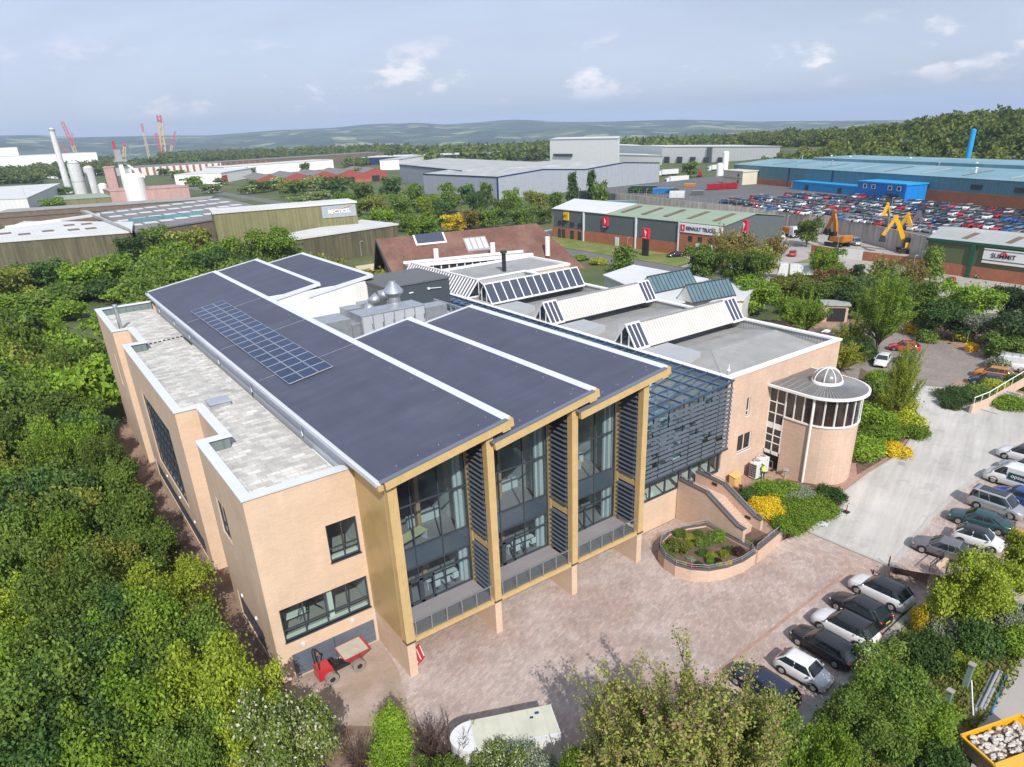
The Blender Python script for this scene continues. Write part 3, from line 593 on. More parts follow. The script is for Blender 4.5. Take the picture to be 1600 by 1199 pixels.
g.build('lightning_tape', K['galv'], NB)
ZD = 3.25; YG = 36.85
cols = [(21.6, 22.15), (28.85, 29.4), (35.95, 36.5)]
zc = {21.6: topA(21.8) - .55, 28.85: topB(29.1) - .55, 35.95: topC(36.2) - .55}
g = MB(); g.box(14.42, 15.05, 33.86, 34.4, 3.0, topA(14.8) - .35); g.build('column', K['timber'], NB)
g = MB(); g.box(14.40, 14.60, 34.4, 38.84, 3.0, 15.0); g.build('side_cladding', K['gold'], NB)
for x0, x1 in cols:
 g = MB(); g.box(x0, x1, 33.86, 34.4, 3.0, zc[x0]); g.build('column', K['timber'], NB)
 g = MB(); g.box(x0 + .02, x1 - .1, 36.45, YG - .06, ZD, zc[x0]); g.build('column', K['timber'], NB)
 g = MB(); g.box(x0 + .05, x0 + .4, 34.4, 36.45, 7.15, 7.6); g.build('cross_beam', K['timber'], NB)
 g = MB()                      # louvre blades between the front and the rear column
 z = ZD + .45
 while z < zc[x0] - .25:
  if not 6.95 < z < 7.75:
   g._hex([(x0 - .12, 34.42, z - .10), (x0 - .08, 36.44, z - .10), (x0 + .30, 36.44, z + .06), (x0 + .30, 34.42, z + .06), (x0 - .12, 34.42, z - .06), (x0 - .08, 36.44, z - .06), (x0 + .30, 36.44, z + .10), (x0 + .30, 34.42, z + .10)])
  z += .40
 g.build('louvre_screen', K['louvre'], NB)
for k, (x0, x1) in enumerate([(14.45, 15.05)] + cols):
 g = MB(); g.box(x0, x1, 33.95, 38.85 if k < 3 else 36.9, -.1, 2.78); g.build('brick_fin', K['brick'], NB)
 g = MB(); g.box(x0 - .04, x1 + .04, 33.84, 34.46, 2.86, 3.0); g.build('column_base', K['anthracite'], NB)
 g = MB(); g.box(x0 - .02, x1 + .02, 33.86, 38.8 if k == 0 else 34.45, 2.78, 2.86); g.build('fin_cap', K['timber'], NB)
bays = [(15.05, 21.6), (22.15, 28.85), (29.4, 35.95)]
DN = []
for bi, (x0, x1) in enumerate(bays):
 g = MB(); g.box(x0, x1, 33.95, 34.25, 2.75, 3.05); g.build('balcony_beam', K['timber'], NB)
 g = MB(); g.box(x0, x1, 34.25, YG + .3, 3.0, ZD); g.build('balcony_floor', K['deck'], NB)
 g = MB(); n = 6
 for k in range(n):
  x = x0 + .25 + (x1 - x0 - .5) * k / (n - 1); g.box(x - .03, x + .03, 34.02, 34.10, 3.05, 4.30)
 g.box(x0, x1, 34.0, 34.1, 4.30, 4.36); bl = g.build('balustrade', K['galv'], NB)
 g = MB()
 for k in range(n - 1):
  a = x0 + .31 + (x1 - x0 - .5) * k / (n - 1); b = x0 + .19 + (x1 - x0 - .5) * (k + 1) / (n - 1); g.poly([(a, 34.06, 3.15), (b, 34.06, 3.15), (b, 34.06, 4.2), (a, 34.06, 4.2)])
 g.build('glass_panel', glass('balustrade glass', (.7, .78, .78), .25), bl)
 top = (topA, topB, topC)[bi]; m = MB(); fw = .08
 def bx(u0, u1, v0, v1, d=0): m.box(u0, u1, YG - .02 - d, YG + .10, v0, v1)
 xr = x1 - .02
 m_us = [x0 + (xr - x0) * f for f in (0.0, .335, .665, 1.0)]
 for u in m_us: bx(max(x0, u - fw / 2), min(xr, u + fw / 2), ZD, top(u) - .55)
 for v in (ZD + .06, 5.35, 6.35, 7.95, 11.3, 14.3):
  if v < 14.6: bx(x0, xr, v - .05, v + .05, .012)
 for a, b in ((.06, .21), (.21, .36), (.36, .52)):      # doors
  ua, ub = x0 + (xr - x0) * a, x0 + (xr - x0) * b
  if a < .1: continue
  bx(ua, ua + .14, ZD, 5.3, .03); bx(ub - .14, ub, ZD, 5.3, .03); bx(ua, ub, ZD, ZD + .22, .03); bx(ua, ub, 5.15, 5.3, .03)
 cw = m.build('curtain_wall', K['anthracite'], NB)
 g = MB(); za, zb = top(x0) - .5, top(xr) - .5
 g.poly([(x0, YG + .05, ZD), (xr, YG + .05, ZD), (xr, YG + .05, 6.35), (x0, YG + .05, 6.35)]); g.poly([(x0, YG + .05, 7.95), (xr, YG + .05, 7.95), (xr, YG + .05, zb), (x0, YG + .05, za)])
 g.build('glazing', K['glass_hall'] if 'glass_hall' in K else K.setdefault('glass_hall', glass('hall glazing', (0.66, 0.75, 0.80), 0.12, refl=(.85,.95,1.1))), cw)
 g = MB(); g.box(x0, xr, YG + .03, YG + .08, 6.4, 7.9); g.build('spandrel_panel', M('spandrel', (0.05, 0.075, 0.10), 0.12, var=0.12, scale=.5, spec=.8), cw)
 DN.append((x0, xr))
g = MB(); g.box(15.06, 35.94, 38.5, 38.8, -.1, 3.0); g.build('recess_wall', K['brick'], NB)
K['redpaint'] = M('red painted steel', (0.38, 0.02, 0.035), 0.4, var=0.08, spec=0.5, stripes=(0.12, 0.15))
for x0, x1 in ((15.1, 19.0), (29.5, 32.6)):
 g = MB(); g.box(x0, x1, 37.6, 37.75, 0.05, 2.5); g.box(x0, x1, 36.2, 37.6, 2.3, 2.6); g.build('shutter', K['redpaint'], NB)
g = MB(); g.box(14.62, 36.4, YG + .3, 60.5, 2.8, 3.2); g.box(14.62, 36.4, YG + 1.2, 60.5, 7.0, 7.3); g.build('floor_slab', K['floor'], NB)
g = MB(); g.box(14.7, 36.3, 50, 50.2, 3.2, 14.9)
for x in (21.75, 29.0, 36.2): g.box(x, x + .2, YG + .3, 50, 3.2, 15.4)
g.box(20.9, 21.1, YG + .5, YG + .7, 3.2, 15.3); g.box(28.1, 28.3, YG + .5, YG + .7, 3.2, 15.3); g.box(35.2, 35.4, YG + .5, YG + .7, 3.2, 15.3)
for x in (21.1, 28.35, 35.45): g.box(x, x + .3, YG + .25, YG + .55, 3.2, 15.2); g.box(x - 2.6, x + .2, YG + 3.5, YG + 3.8, 7.3, 8.1)
g.build('inner_wall', K['inwall'], NB)
g = MB()
for x in (18.9, 26.1, 33.3): g.box(x, x + .32, 39.5, 39.9, 3.2, 15.4)
g.build('inner_column', K['timber'], NB)
K['desk_y'] = M('pale yellow desk top', (0.75, 0.72, 0.38), 0.5, var=0.05); K['desk_w'] = M('white desk top', (0.82, 0.88, 0.82), 0.5, var=0.04); K['chairm'] = M('dark chair', (0.05, 0.05, 0.06), 0.6)
def desk(x, y, z, w, d, mat, rz, label, chairs=False):
 t = empty('desk', (x, y, z), rz, label, 'desk', 'desks behind the tall glazing')
 m = MB(); m.box(-w / 2, w / 2, -d / 2, d / 2, .70, .75); m.build('desk_top', mat, t, local=True)
 for sx in (-1, 1):
  m = MB(); m.box(sx * (w / 2 - .08) - .03, sx * (w / 2 - .08) + .03, -d / 2 + .06, d / 2 - .06, 0.0, .70); m.build('leg', K['white'], t, local=True)
desk(17.6, 38.3, 7.3, 2.6, .9, K['desk_y'], .25, 'yellow-topped desk on the upper floor behind the left glazed bay')
desk(31.6, 38.3, 7.3, 2.2, .9, K['desk_y'], -.3, 'yellow-topped desk near the glass on the upper floor of the right bay')
desk(33.4, 39.3, 7.3, 2.2, .9, K['desk_y'], .4, 'yellow-topped desk further back on the upper floor of the right bay')
desk(19.6, 38.2, 3.2, 2.6, .8, K['desk_w'], .0, 'white desk with chairs on the lower floor of the left bay')
desk(18.6, 40.6, 3.2, 2.4, .8, K['desk_w'], .0, 'white desk set back from the glass on the lower floor of the left bay')
desk(26.9, 38.2, 3.2, 2.6, .8, K['desk_w'], .0, 'white desk with chairs on the lower floor of the middle bay')
desk(24.6, 39.6, 3.2, 2.2, .8, K['desk_w'], .0, 'white desk behind the glass doors of the middle bay')
desk(31.0, 38.4, 3.2, 2.0, .8, K['desk_w'], .0, 'white desk behind the glass doors of the right bay')
def chair(x, y, z, rz, label):
 t = empty('office_chair', (x, y, z), rz, label, 'chair', 'office chairs at the lower desks')
 m = MB(); m.box(-.24, .24, -.24, .24, .42, .48); m.build('seat', K['desk_w'], t, local=True)
 m = MB(); m.box(-.22, .22, .20, .25, .55, .95); m.build('backrest', K['desk_w'], t, local=True)
 m = MB(); m.tube((0, 0, .08), (0, 0, .42), .03)
 for k in range(5): a = k * 1.257; m.bar((0, 0, .08), (.26 * math.cos(a), .26 * math.sin(a), .04), .04, .04)
 m.build('swivel_base', K['chairm'], t, local=True)
for i, (x, y) in enumerate(((18.9, 37.55), (19.7, 37.5), (20.5, 37.6), (26.2, 37.55), (27.0, 37.5), (27.8, 37.6), (31.2, 37.7))):
 bayn = 'left' if i < 3 else 'middle' if i < 6 else 'right'; pos = ('left-hand', 'centre', 'right-hand')[i % 3] if i < 6 else 'single'
 chair(x, y, 3.2, math.pi, f'{pos} white office chair at the white desk in the {bayn} bay')
# -- atrium screen between the new hall and the old building
YS = 36.0; YW = 36.8; OX0, OX1 = 50.0, 68.3; ZO = 12.5
LB = empty('glazed_link', (43, 36.8, 0), label='blue glass roofed link faced with dark louvres between the timber columns and brick building', cat='building')
m = MB(); wall_with_holes(m, 'y', YW, 36.5, 50.0, -.1, 3.2, []); m.build('wall', K['brick'], LB)
f = window('window_band', LB, 'y', YW, 36.5, 44.2, 3.2, 6.1, 4, 1, K['anthracite'], K['glass'], fw=.14, inset=-.05, depth=.16)
f = window('entrance_glazing', LB, 'y', YW, 44.2, 49.7, 3.0, 6.6, 4, 1, K['anthracite'], K['glass'], fw=.20, inset=-.08, depth=.2)
m = MB(); m.box(36.5, 49.9, YW + .3, 46, 2.9, 3.1, 0); m.box(36.5, 49.9, YW + .3, 46, 7.0, 7.2, 0); m.box(36.5, 49.9, 46, 46.2, 3, 12, 1); m.box(39.6, 40.0, 38.4, 38.8, 3.1, 7, 1); m.box(37.5, 41.5, 37.4, 37.7, 3.1, 3.45, 1); m.box(46, 49.5, 41, 41.2, 3.1, 7, 1)
m.build('interior', [K['floor'], K['inwall']], LB)
m = MB(); x0, x1 = 36.55, 49.75; NP = 7; zt0, zt1 = 11.4, 12.35
rr = random.Random(3)
ztop = lambda x: zt0 + (zt1 - zt0) * (x - x0) / (x1 - x0)
scr = MB()
xs = [x0 + (x1 - x0) * k / NP for k in range(NP + 1)]
for x in xs: scr.box(x - .04, x + .04, YS + .12, YS + .24, 5.75, ztop(x))
scr.bar((x0, YS + .16, ztop(x0)), (x1, YS + .16, ztop(x1)), .16, .2); scr.box(x0, x1, YS - .1, YS + .3, 5.65, 5.8)
o = scr.build('louvre_frame', K['anthracite'], LB)
bl = MB()
for k in range(NP):
 a, b = xs[k] + .05, xs[k + 1] - .05; z = 5.95; zt = min(ztop(a), ztop(b)) - .12
 while z < zt:
  r = rr.random(); full = r < .74 or z < 7.2
  segs = [(a, b)] if full else ([(a, a + (b - a) * rr.uniform(.3, .75))] if r < .8 else [(a + (b - a) * rr.uniform(.25, .7), b)])
  for s0, s1 in segs:
   bl._hex([(s0, YS - .06, z - .13), (s1, YS - .06, z - .13), (s1, YS + .05, z + .10), (s0, YS + .05, z + .10), (s0, YS - .08, z - .11), (s1, YS - .08, z - .11), (s1, YS + .03, z + .12), (s0, YS + .03, z + .12)])
  z += .42
bl.build('louvre_blades', K['louvre'], LB)
g = MB(); g.poly([(x0, YS + .75, 6.1), (x1, YS + .75, 6.1), (x1, YS + .75, zt1), (x0, YS + .75, zt0)])
g.build('front_glazing', K['glass_blue'], LB)
g = MB()
for k in range(8): x = x0 + (x1 - x0) * k / 7; g.box(x - .04, x + .04, YS + .7, YS + .8, 6.0, ztop(x))
for z in (7.1, 9.3): g.box(x0, x1, YS + .7, YS + .8, z - .05, z + .05)
g.build('glazing_bars', K['anthracite'], LB)
g = MB(); zr = lambda x: zt0 + .05 + (zt1 - zt0) * (x - x0) / (x1 - x0); g.poly([(x0, YS + .1, zr(x0)), (x1 + .2, YS + .1, zr(x1)), (x1 + .2, 86, zr(x1)), (x0, 86, zr(x0))])
gr = g.build('glass_roof', K['glass_blue'], LB)
g = MB()
for k in range(9): x = x0 + (x1 - x0) * k / 8; g.bar((x, YS, zr(x) + .05), (x, 86, zr(x) + .05), .12, .14)
for k in range(34): y = YS + .1 + k * 1.5; g.bar((x0, y, zr(x0) + .06), (x1 + .2, y, zr(x1) + .06), .10, .12)
K['bluebar'] = M('blue grey glazing bar', (0.05, 0.09, 0.17), 0.4, var=0.05, spec=0.5)
g.build('roof_bars', K['bluebar'], gr)
g = MB()
for k in range(12): y = 37.5 + k * 4; g.bar((x0, y, 9.8), (x1, y, 10.4), .12, .3); g.bar((x0, y, 9.8), (x0 + 6, y, 11.4), .07, .07); g.bar((x0 + 6, y, 11.4), (x1, y, 10.4), .07, .07)
g.build('roof_truss', K['steel'], LB)
g = MB(); g.box(36.6, 50, 60.9, 61.1, 3, 12); g.poly([(36.5, 36.9, 3.15), (50, 36.9, 3.15), (50, 86, 3.15), (36.5, 86, 3.15)]); g.build('inner_wall', K['offwhite'], LB)
# -- old brick building with A-frame rooflights
OB = empty('brick_building', (59, 36.8, 0), label='older pink brick building with white coping and ridged rooflights beside the glazed link', cat='building')
ob = [(OX0, YW), (OX1, YW), (OX1, 92.0), (OX0, 92.0)]
m = MB()
holes = [(53.2, 53.72, 7.8, 9.68), (52.35, 54.5, 4.1, 5.95)]
wall_with_holes(m, 'y', YW, OX0, OX1, 0, ZO - .15, holes)
wall_with_holes(m, 'x', OX1, YW, 92.0, 0, ZO - .15, []); m.poly([(OX0, 92, 0), (OX0, YW, 0), (OX0, YW, ZO - .15), (OX0, 92, ZO - .15)])
m.poly([(OX1, 92, 0), (OX0, 92, 0), (OX0, 92, ZO - .15), (OX1, 92, ZO - .15)])
m.build('wall', K['brick2'], OB)
inn = [(OX0 + .35, YW + .35), (OX1 - .35, YW + .35), (OX1 - .35, 91.6), (OX0 + .35, 91.6)]
m = MB()
for i in range(4):
 a, b = inn[i], inn[(i + 1) % 4]; m.poly([(b[0], b[1], 11.2), (a[0], a[1], 11.2), (a[0], a[1], ZO - .15), (b[0], b[1], ZO - .15)])
m.build('parapet_lining', M('ribbed parapet lining', (0.42, 0.43, 0.43), 0.6, var=0.05, stripes=(0.35, 0.45)), OB)
c = MB(); o1 = offset_poly(ob, -.12); i1 = offset_poly(ob, .5)
for i in range(4):
 a, b, cc, d = o1[i], o1[(i + 1) % 4], i1[(i + 1) % 4], i1[i]
 c._hex([(a[0], a[1], ZO - .18), (b[0], b[1], ZO - .18), (cc[0], cc[1], ZO - .18), (d[0], d[1], ZO - .18), (a[0], a[1], ZO), (b[0], b[1], ZO), (cc[0], cc[1], ZO), (d[0], d[1], ZO)])
c.build('coping', K['white'], OB)
window('window', OB, 'y', YW, 53.2, 53.72, 7.8, 9.68, 1, 2, K['white'], K['glass_brown'], fw=.07, vs=[8.3], sill=.06)
window('window', OB, 'y', YW, 52.35, 54.5, 4.1, 5.95, 2, 1, K['white'], K['glass_brown'], fw=.08, sill=.06)
m = MB(); m.box(OX0 + .36, OX1 - .36, YW + .36, 91.6, 11.0, 11.25); m.build('flat_roof', K['leadgrey'], OB)
for i, y0 in enumerate((37.4, 51.6, 65.2, 79)):
 y1 = y0 + (11.2 if i == 0 else 10.6); xm, ym = 58.4, (y0 + y1) / 2 + 1; m = MB()
 z0, zt = 11.3, 12.1
 A, B_, C_, D_ = (50.6, y0, z0), (67.8, y0, z0), (67.8, y1, z0), (54.5, y1, z0)
 r0, r1 = (56.5, ym, zt), (67.6, ym, zt)
 m.poly([A, B_, r1, r0]); m.poly([B_, C_, r1]); m.poly([C_, D_, r0, r1]); m.poly([D_, A, r0])
 m.build('bay_roof', K['greymetal'], OB)
 m = MB(); m.bar(r0, r1, .18, .06); m.bar(A, r0, .12, .05); m.build('roof_flashing', K['steel'], OB)
 m = MB(); m.box(50.5, 54.8, y0 + 6.6, y1 - .1, 11.25, 12.3); m.build('plenum_box', K['galv2'] if 'galv2' in K else K.setdefault('galv2', M('grey roof box', (0.36, 0.38, 0.40), 0.6, var=0.06)), OB)
def rooflight(y, x0, x1, z0, zr, hw, full, nm, lab, ndiv):
 t = empty('rooflight', ((x0 + x1) / 2, y, z0), 0, lab, 'rooflight', 'ridged rooflights on the flat roofs')
 a = MB()
 segs = [(x0, x1)] if full else [(x0, x0 + 2.0), (x1 - 2.0, x1)]
 for s0, s1 in segs:
  for sy in (-1, 1):
   fr, gl = a, None
  g = MB(); n = max(3, int((s1 - s0) / ndiv))
  for sy in (-1, 1):
   g.poly([(s0 + .1, y + sy * hw, z0 + .05), (s1 - .1, y + sy * hw, z0 + .05), (s1 - .1, y + sy * .1, zr - .08), (s0 + .1, y + sy * .1, zr - .08)][::-sy])
  g.build('pane', K['skylight'], t)
  for k in range(n + 1):
   x = s0 + (s1 - s0) * k / n
   for sy in (-1, 1): a.bar((x, y + sy * (hw + .02), z0 + .04), (x, y + sy * .03, zr), .14 if full else .12, .10, up=(0, sy, .6))
  for sy in (-1, 1): a.bar((s0, y + sy * hw, z0 + .05), (s1, y + sy * hw, z0 + .05), .16, .22)
  a.bar((s0 - .05, y, zr), (s1 + .05, y, zr), .26, .14)
 for x in (x0, x1):
  for yy in (-.33 * hw, .33 * hw): a.box(x - .05, x + .05, y + yy - .05, y + yy + .05, z0, zr - (zr - z0) * .36)
  a.bar((x, y - hw, z0 + .05), (x, y + hw, z0 + .05), .12, .16)
  a.bar((x, y - hw, z0), (x, y, zr), .14, .14); a.bar((x, y + hw, z0), (x, y, zr), .14, .14)
 a.build('frame', K['white'], t)
 g = MB()
 for x in (x0 + .02, x1 - .02): g.poly([(x, y - hw, z0), (x, y + hw, z0), (x, y, zr)])
 g.build('end_glazing', K['glass_dark'], t)
 if not full:
  g = MB()
  for sy in (-1, 1): g.poly([(x0 + 2.05, y + sy * hw, z0), (x1 - 2.05, y + sy * hw, z0), (x1 - 2.05, y, zr - .02), (x0 + 2.05, y, zr - .02)][::-sy])
  g.build('ribbed_slope', M('pale ribbed sheet', (0.52, 0.51, 0.48), 0.55, var=0.06, stripes=(0.42, 0.30)), t)
  g = MB(); g.bar((x0 + 2, y, zr), (x1 - 2, y, zr), .3, .08); g.build('ridge_capping', K['steel'], t)
 return t
rooflight(50.4, 50.3, 68.0, 12.35, 14.7, 1.7, False, '', 'nearest ridged rooflight, pale ribbed slopes with blue panes at both ends', .62)
rooflight(64.4, 50.3, 68.2, 12.35, 14.7, 1.7, False, '', 'second ridged rooflight back, pale ribbed slopes between two glazed ends', .62)
rooflight(78.2, 51.0, 67.6, 12.35, 14.8, 1.8, True, '', 'fully glazed ridged rooflight with broad dark blue panes and white bars', 1.35)
OR = empty('rear_building', (62, 100, 0), label='flat roofed rear range with white edging in front of the tiled roof', cat='building')
m = MB(); m.box(57.5, 78, 92.1, 104, 0, 11.9); m.build('wall', K['brick2'], OR)
m = MB(); m.box(57.4, 78.1, 92.0, 92.5, 11.9, 12.3); m.box(57.4, 57.9, 92.5, 104, 11.9, 12.3); m.box(77.6, 78.1, 92.5, 104, 11.9, 12.3); m.box(57.9, 77.6, 103.6, 104.1, 11.9, 12.3); m.build('coping', K['white'], OR)
m = MB(); m.box(57.9, 77.6, 92.5, 103.6, 11.85, 11.98); m.box(49.6, 57.5, 82, 108, 11.7, 12.15); m.build('flat_roof', K['leadgrey'], OR)
t = empty('rooflight', (52, 97, 11.9), 0, 'long rooflight with many narrow white-barred panes behind the dark plant room', 'rooflight', 'ridged rooflights on the flat roofs')
a = MB(); g = MB(); gx = 53.0; ya, yb = 82.6, 102.5
for k in range(27):
 y = ya + (yb - ya) * k / 26; a.bar((gx - 2.0, y, 12.2), (gx, y, 14.5), .26, .1, up=(-1, 0, .8)); a.bar((gx + 2.0, y, 12.2), (gx, y, 14.5), .2, .1, up=(1, 0, .8))
a.bar((gx, ya, 14.5), (gx, yb, 14.5), .3, .16); a.bar((gx - 2, ya, 12.2), (gx - 2, yb, 12.2), .2, .2); a.bar((gx + 2, ya, 12.2), (gx + 2, yb, 12.2), .2, .2)
a.bar((gx - 2, ya, 12.2), (gx + 2, ya, 12.2), .12, .2); a.box(gx - .05, gx + .05, ya - .05, ya + .05, 12.2, 14.4)
a.build('frame', K['white'], t); g.poly([(gx - 1.95, yb, 12.2), (gx - 1.95, ya, 12.2), (gx, ya, 14.45), (gx, yb, 14.45)]); g.poly([(gx + 1.95, ya, 12.2), (gx + 1.95, yb, 12.2), (gx, yb, 14.45), (gx, ya, 14.45)]); g.build('pane', K['skylight'], t)
g = MB(); g.poly([(gx - 2, ya, 12.2), (gx + 2, ya, 12.2), (gx, ya, 14.45)]); g.build('end_glazing', K['glass_dark'], t)
for (px, py, h, lab) in ((788, 424, 3.0, 'black flue on the flat roof in front of the tiled roof'),):
 p = P(px, py, 12.0); t = empty('flue', p, 0, lab, 'flue'); m = MB(); m.tube(p, p + Vector((0, 0, h)), .35, n=12); m.build('pipe', K['black'], t); m = MB(); m.tube(p + Vector((0, 0, h)), p + Vector((0, 0, h + .4)), .6, .5, 12); m.build('cowl', K['black'], t)
# -- stair tower
TW = empty('stair_tower', (60, 32.8, ZU), label='round ended brick stair tower with ribbon windows and a glazed dome on its roof', cat='tower')
TX0, TX1, TCY, TR, TCX = 56.8, 63.1, 32.8, 3.15, 59.95
def capsule(r, y1, n=28, cx=TCX, cy=TCY): return [(cx + r * math.cos(a), cy + r * math.sin(a)) for a in [math.pi + math.pi * k / n for k in range(n + 1)]] + [(cx + r, y1), (cx - r, y1)]
m = MB(); cps = capsule(TR, 36.78); ZS, ZH = 7.3, 10.1
n = len(cps)
for i in range(n - 1):
 a, b = cps[i], cps[(i + 1) % n]
 if i == n - 1: continue
 m.poly([(a[0], a[1], .9), (b[0], b[1], .9), (b[0], b[1], ZS), (a[0], a[1], ZS)])
m.poly([(TX0, 36.78, 10.1), (TX0, 35.0, 10.1), (TX0, 35.0, 10.25), (TX0, 36.78, 10.25)])
a_, b_ = cps[-1], cps[0]
m.poly([(TX0, 35.0, .9), (TX0, TCY, .9), (TX0, TCY, ZS), (TX0, 35.0, ZS)])
m.build('wall', K['brick2'], TW)
m = MB(); m.box(TX0 + .02, TX0 + .1, 35.0, 36.78, 5.75, 6.35); m.box(TX0 - .02, TX0 + .12, 35.0, 36.78, 3.0, 3.35)
for y in (35.0, 35.9, 36.72): m.box(TX0 - .02, TX0 + .1, y, y + .09, 3.0, 10.1)
for z in (4.2, 5.0, 7.35, 8.5, 9.9): m.box(TX0 - .01, TX0 + .09, 35.0, 36.78, z, z + .09)
sw = m.build('stair_window', K['white'], TW); m = MB(); m.poly([(TX0 + .05, 36.78, 3.1), (TX0 + .05, 35.05, 3.1), (TX0 + .05, 35.05, 10), (TX0 + .05, 36.78, 10)]); m.build('glazing', K['glass_brown'], sw)
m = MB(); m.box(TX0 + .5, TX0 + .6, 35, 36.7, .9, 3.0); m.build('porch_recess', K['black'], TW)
ring = capsule(TR, 34.95)[:-1]; m = MB(); g = MB()
outl = [(TX0, 34.95)] + ring
per = [0.0]
for a, b in zip(outl[:-1], outl[1:]): per.append(per[-1] + math.hypot(b[0] - a[0], b[1] - a[1]))
def along(s):
 for k in range(len(per) - 1):
  if per[k + 1] >= s: f = (s - per[k]) / max(1e-6, per[k + 1] - per[k]); a, b = outl[k], outl[k + 1]; return (a[0] + (b[0] - a[0]) * f, a[1] + (b[1] - a[1]) * f)
 return outl[-1]
for i in range(len(outl) - 1):
 a, b = outl[i], outl[i + 1]
 g.poly([(a[0], a[1], ZS), (b[0], b[1], ZS), (b[0], b[1], ZH), (a[0], a[1], ZH)])
 for zz in (ZS, ZH - .1): m.bar((a[0], a[1], zz + .05), (b[0], b[1], zz + .05), .22, .16)
k = 0.0
while k < per[-1]:
 p = along(k); m.box(p[0] - .06, p[0] + .06, p[1] - .06, p[1] + .06, ZS, ZH); k += .95
rw = m.build('ribbon_window', K['white'], TW); g.build('glazing', K['glass_brown'], rw)
m = MB(); m.prism(capsule(2.6, 36.7), 7.0, 7.15); m.box(59, 61, 35, 36.7, 7.2, 10); m.build('interior_floor', K['inwall'], TW)
m = MB(); m.prism(capsule(3.72, 36.78), 10.15, 10.38); m.build('roof_edge', K['white'], TW)
m = MB()
rp_ = capsule(3.5, 36.78, 36); cx, cy = 60.2, 33.1
for i in range(len(rp_)):
 a, b = rp_[i], rp_[(i + 1) % len(rp_)]; m.poly([(a[0], a[1], 10.40), (b[0], b[1], 10.40), (cx, cy, 10.75)])
m.build('metal_roof', K['leadgrey2'] if 'leadgrey2' in K else K.setdefault('leadgrey2', M('brown grey roof sheets', (0.17, 0.16, 0.15), 0.6, var=0.12, scale=1.2)), TW)
m = MB()
for i in range(2, len(rp_) - 2, 1):
 a = rp_[i]; m.bar((a[0], a[1], 10.42), (cx + (a[0] - cx) * .35, cy + (a[1] - cy) * .35, 10.66), .05, .05)
for k in range(5): m.bar((56.6, 33.6 + k * .7, 10.43), (59.0, 33.6 + k * .7, 10.62), .05, .05)
m.build('roof_seams', K['steel'], TW)
m = MB(); m.lathe([(1.42, 10.55), (1.42, 10.85), (1.3, 10.9)], cx, cy, 28); dm = m.build('dome_ring', K['white'], TW, smooth=True)
m = MB(); m.lathe([(1.3 * math.cos(t), 10.88 + 1.15 * math.sin(t)) for t in [math.pi / 2 * k / 10 for k in range(11)]], cx, cy, 28)
K['dome'] = M('smoked dome glass', (0.20, 0.19, 0.18), 0.15, var=0.3, spec=0.9, scale=1.2); m.build('dome_glass', K['dome'], dm, smooth=True)
m = MB()
for j in range(8):
 a = 2 * math.pi * j / 8 + .3
 pts = [(cx + 1.33 * math.cos(t) * math.cos(a), cy + 1.33 * math.cos(t) * math.sin(a), 10.88 + 1.18 * math.sin(t)) for t in [math.pi / 2 * k / 8 for k in range(9)]]
 m.path(pts, .05, 6)
m.tube((cx, cy, 12.0), (cx, cy, 12.12), .18, .1, 10); m.build('dome_rib', K['white'], dm)
m = MB(); m.tube((56.72, 32.1, 1.2), (56.72, 32.1, 10.2), .11, n=10); m.build('downpipe', K['white'], TW)
# -- entrance stair with brick side walls
ST = empty('entrance_stair', (45.3, 33, ZU), label='brick walled staircase with dark handrails climbing to the glazed link doors', cat='staircase')
def sloped_wall(mb, x, w, prof, zb, mi=0):
 for (ya, za), (yb, zb_) in zip(prof[:-1], prof[1:]):
  mb._hex([(x, ya, zb), (x + w, ya, zb), (x + w, yb, zb), (x, yb, zb), (x, ya, za), (x + w, ya, za), (x + w, yb, zb_), (x, yb, zb_)], mi)
prof = [(29.4, 2.25), (30.1, 2.3), (33.5, 4.05), (36.72, 4.15)]
for x in (43.95, 46.35):
 m = MB(); sloped_wall(m, x, .34, prof, -.1); m.build('side_wall', K['brick2'], ST)
 m = MB()
 for (ya, za), (yb, zb_) in zip(prof[:-1], prof[1:]): m.bar((x + .17, ya - .04, za + .04), (x + .17, yb, zb_ + .04), .46, .08)
 m.build('wall_capping', K['kerbd'] if 'kerbd' in K else K.setdefault('kerbd', M('dark wall capping', (0.11, 0.10, 0.105), 0.6, var=0.1)), ST)
 m = MB()
 pts = [(x + .17, y, z + .38) for y, z in prof]; m.path(pts, .03);
 for y, z in prof + [(31.8, 3.17), (35.1, 4.1)]: m.tube((x + .17, y, z), (x + .17, y, z + .38), .022)
 m.build('handrail', K['steel'], ST)
m = MB(); ns = 11
for k in range(ns):
 y0 = 30.2 + k * .30; z1 = ZU + (k + 1) * .16; m.box(44.3, 46.34, y0, y0 + .36 if k < ns - 1 else 36.7, ZU - .5, z1)
m.build('steps', K['brick2'], ST)
for x, y, z in ((46.33, 34.5, 3.75), (46.33, 30.7, 2.0)):
 m = MB(); m.box(x - .03, x, y - .28, y + .28, z - .13, z + .13); m.build('vent_grille', K['black'], ST)
PL = empty('raised_planter', (40.5, 30.8, 0), label='rounded raised brick planter bed with metal railing in the courtyard', cat='planter')
pp_ = [(44.0, 33.2), (42.2, 34.0), (40.2, 34.4), (38.8, 34.0), (37.7, 33.1), (37.1, 31.9), (37.0, 30.6), (37.5, 29.4), (38.5, 28.4), (39.9, 27.8), (41.6, 27.5), (43.4, 27.6), (43.9, 28.2), (43.92, 29.5)]
m = MB(); m.prism(pp_, 0.0, 1.08, bot=False, cap=False); pin = offset_poly(pp_[::-1] if sum(pp_[i][0] * pp_[(i + 1) % len(pp_)][1] - pp_[(i + 1) % len(pp_)][0] * pp_[i][1] for i in range(len(pp_))) < 0 else pp_, .28)
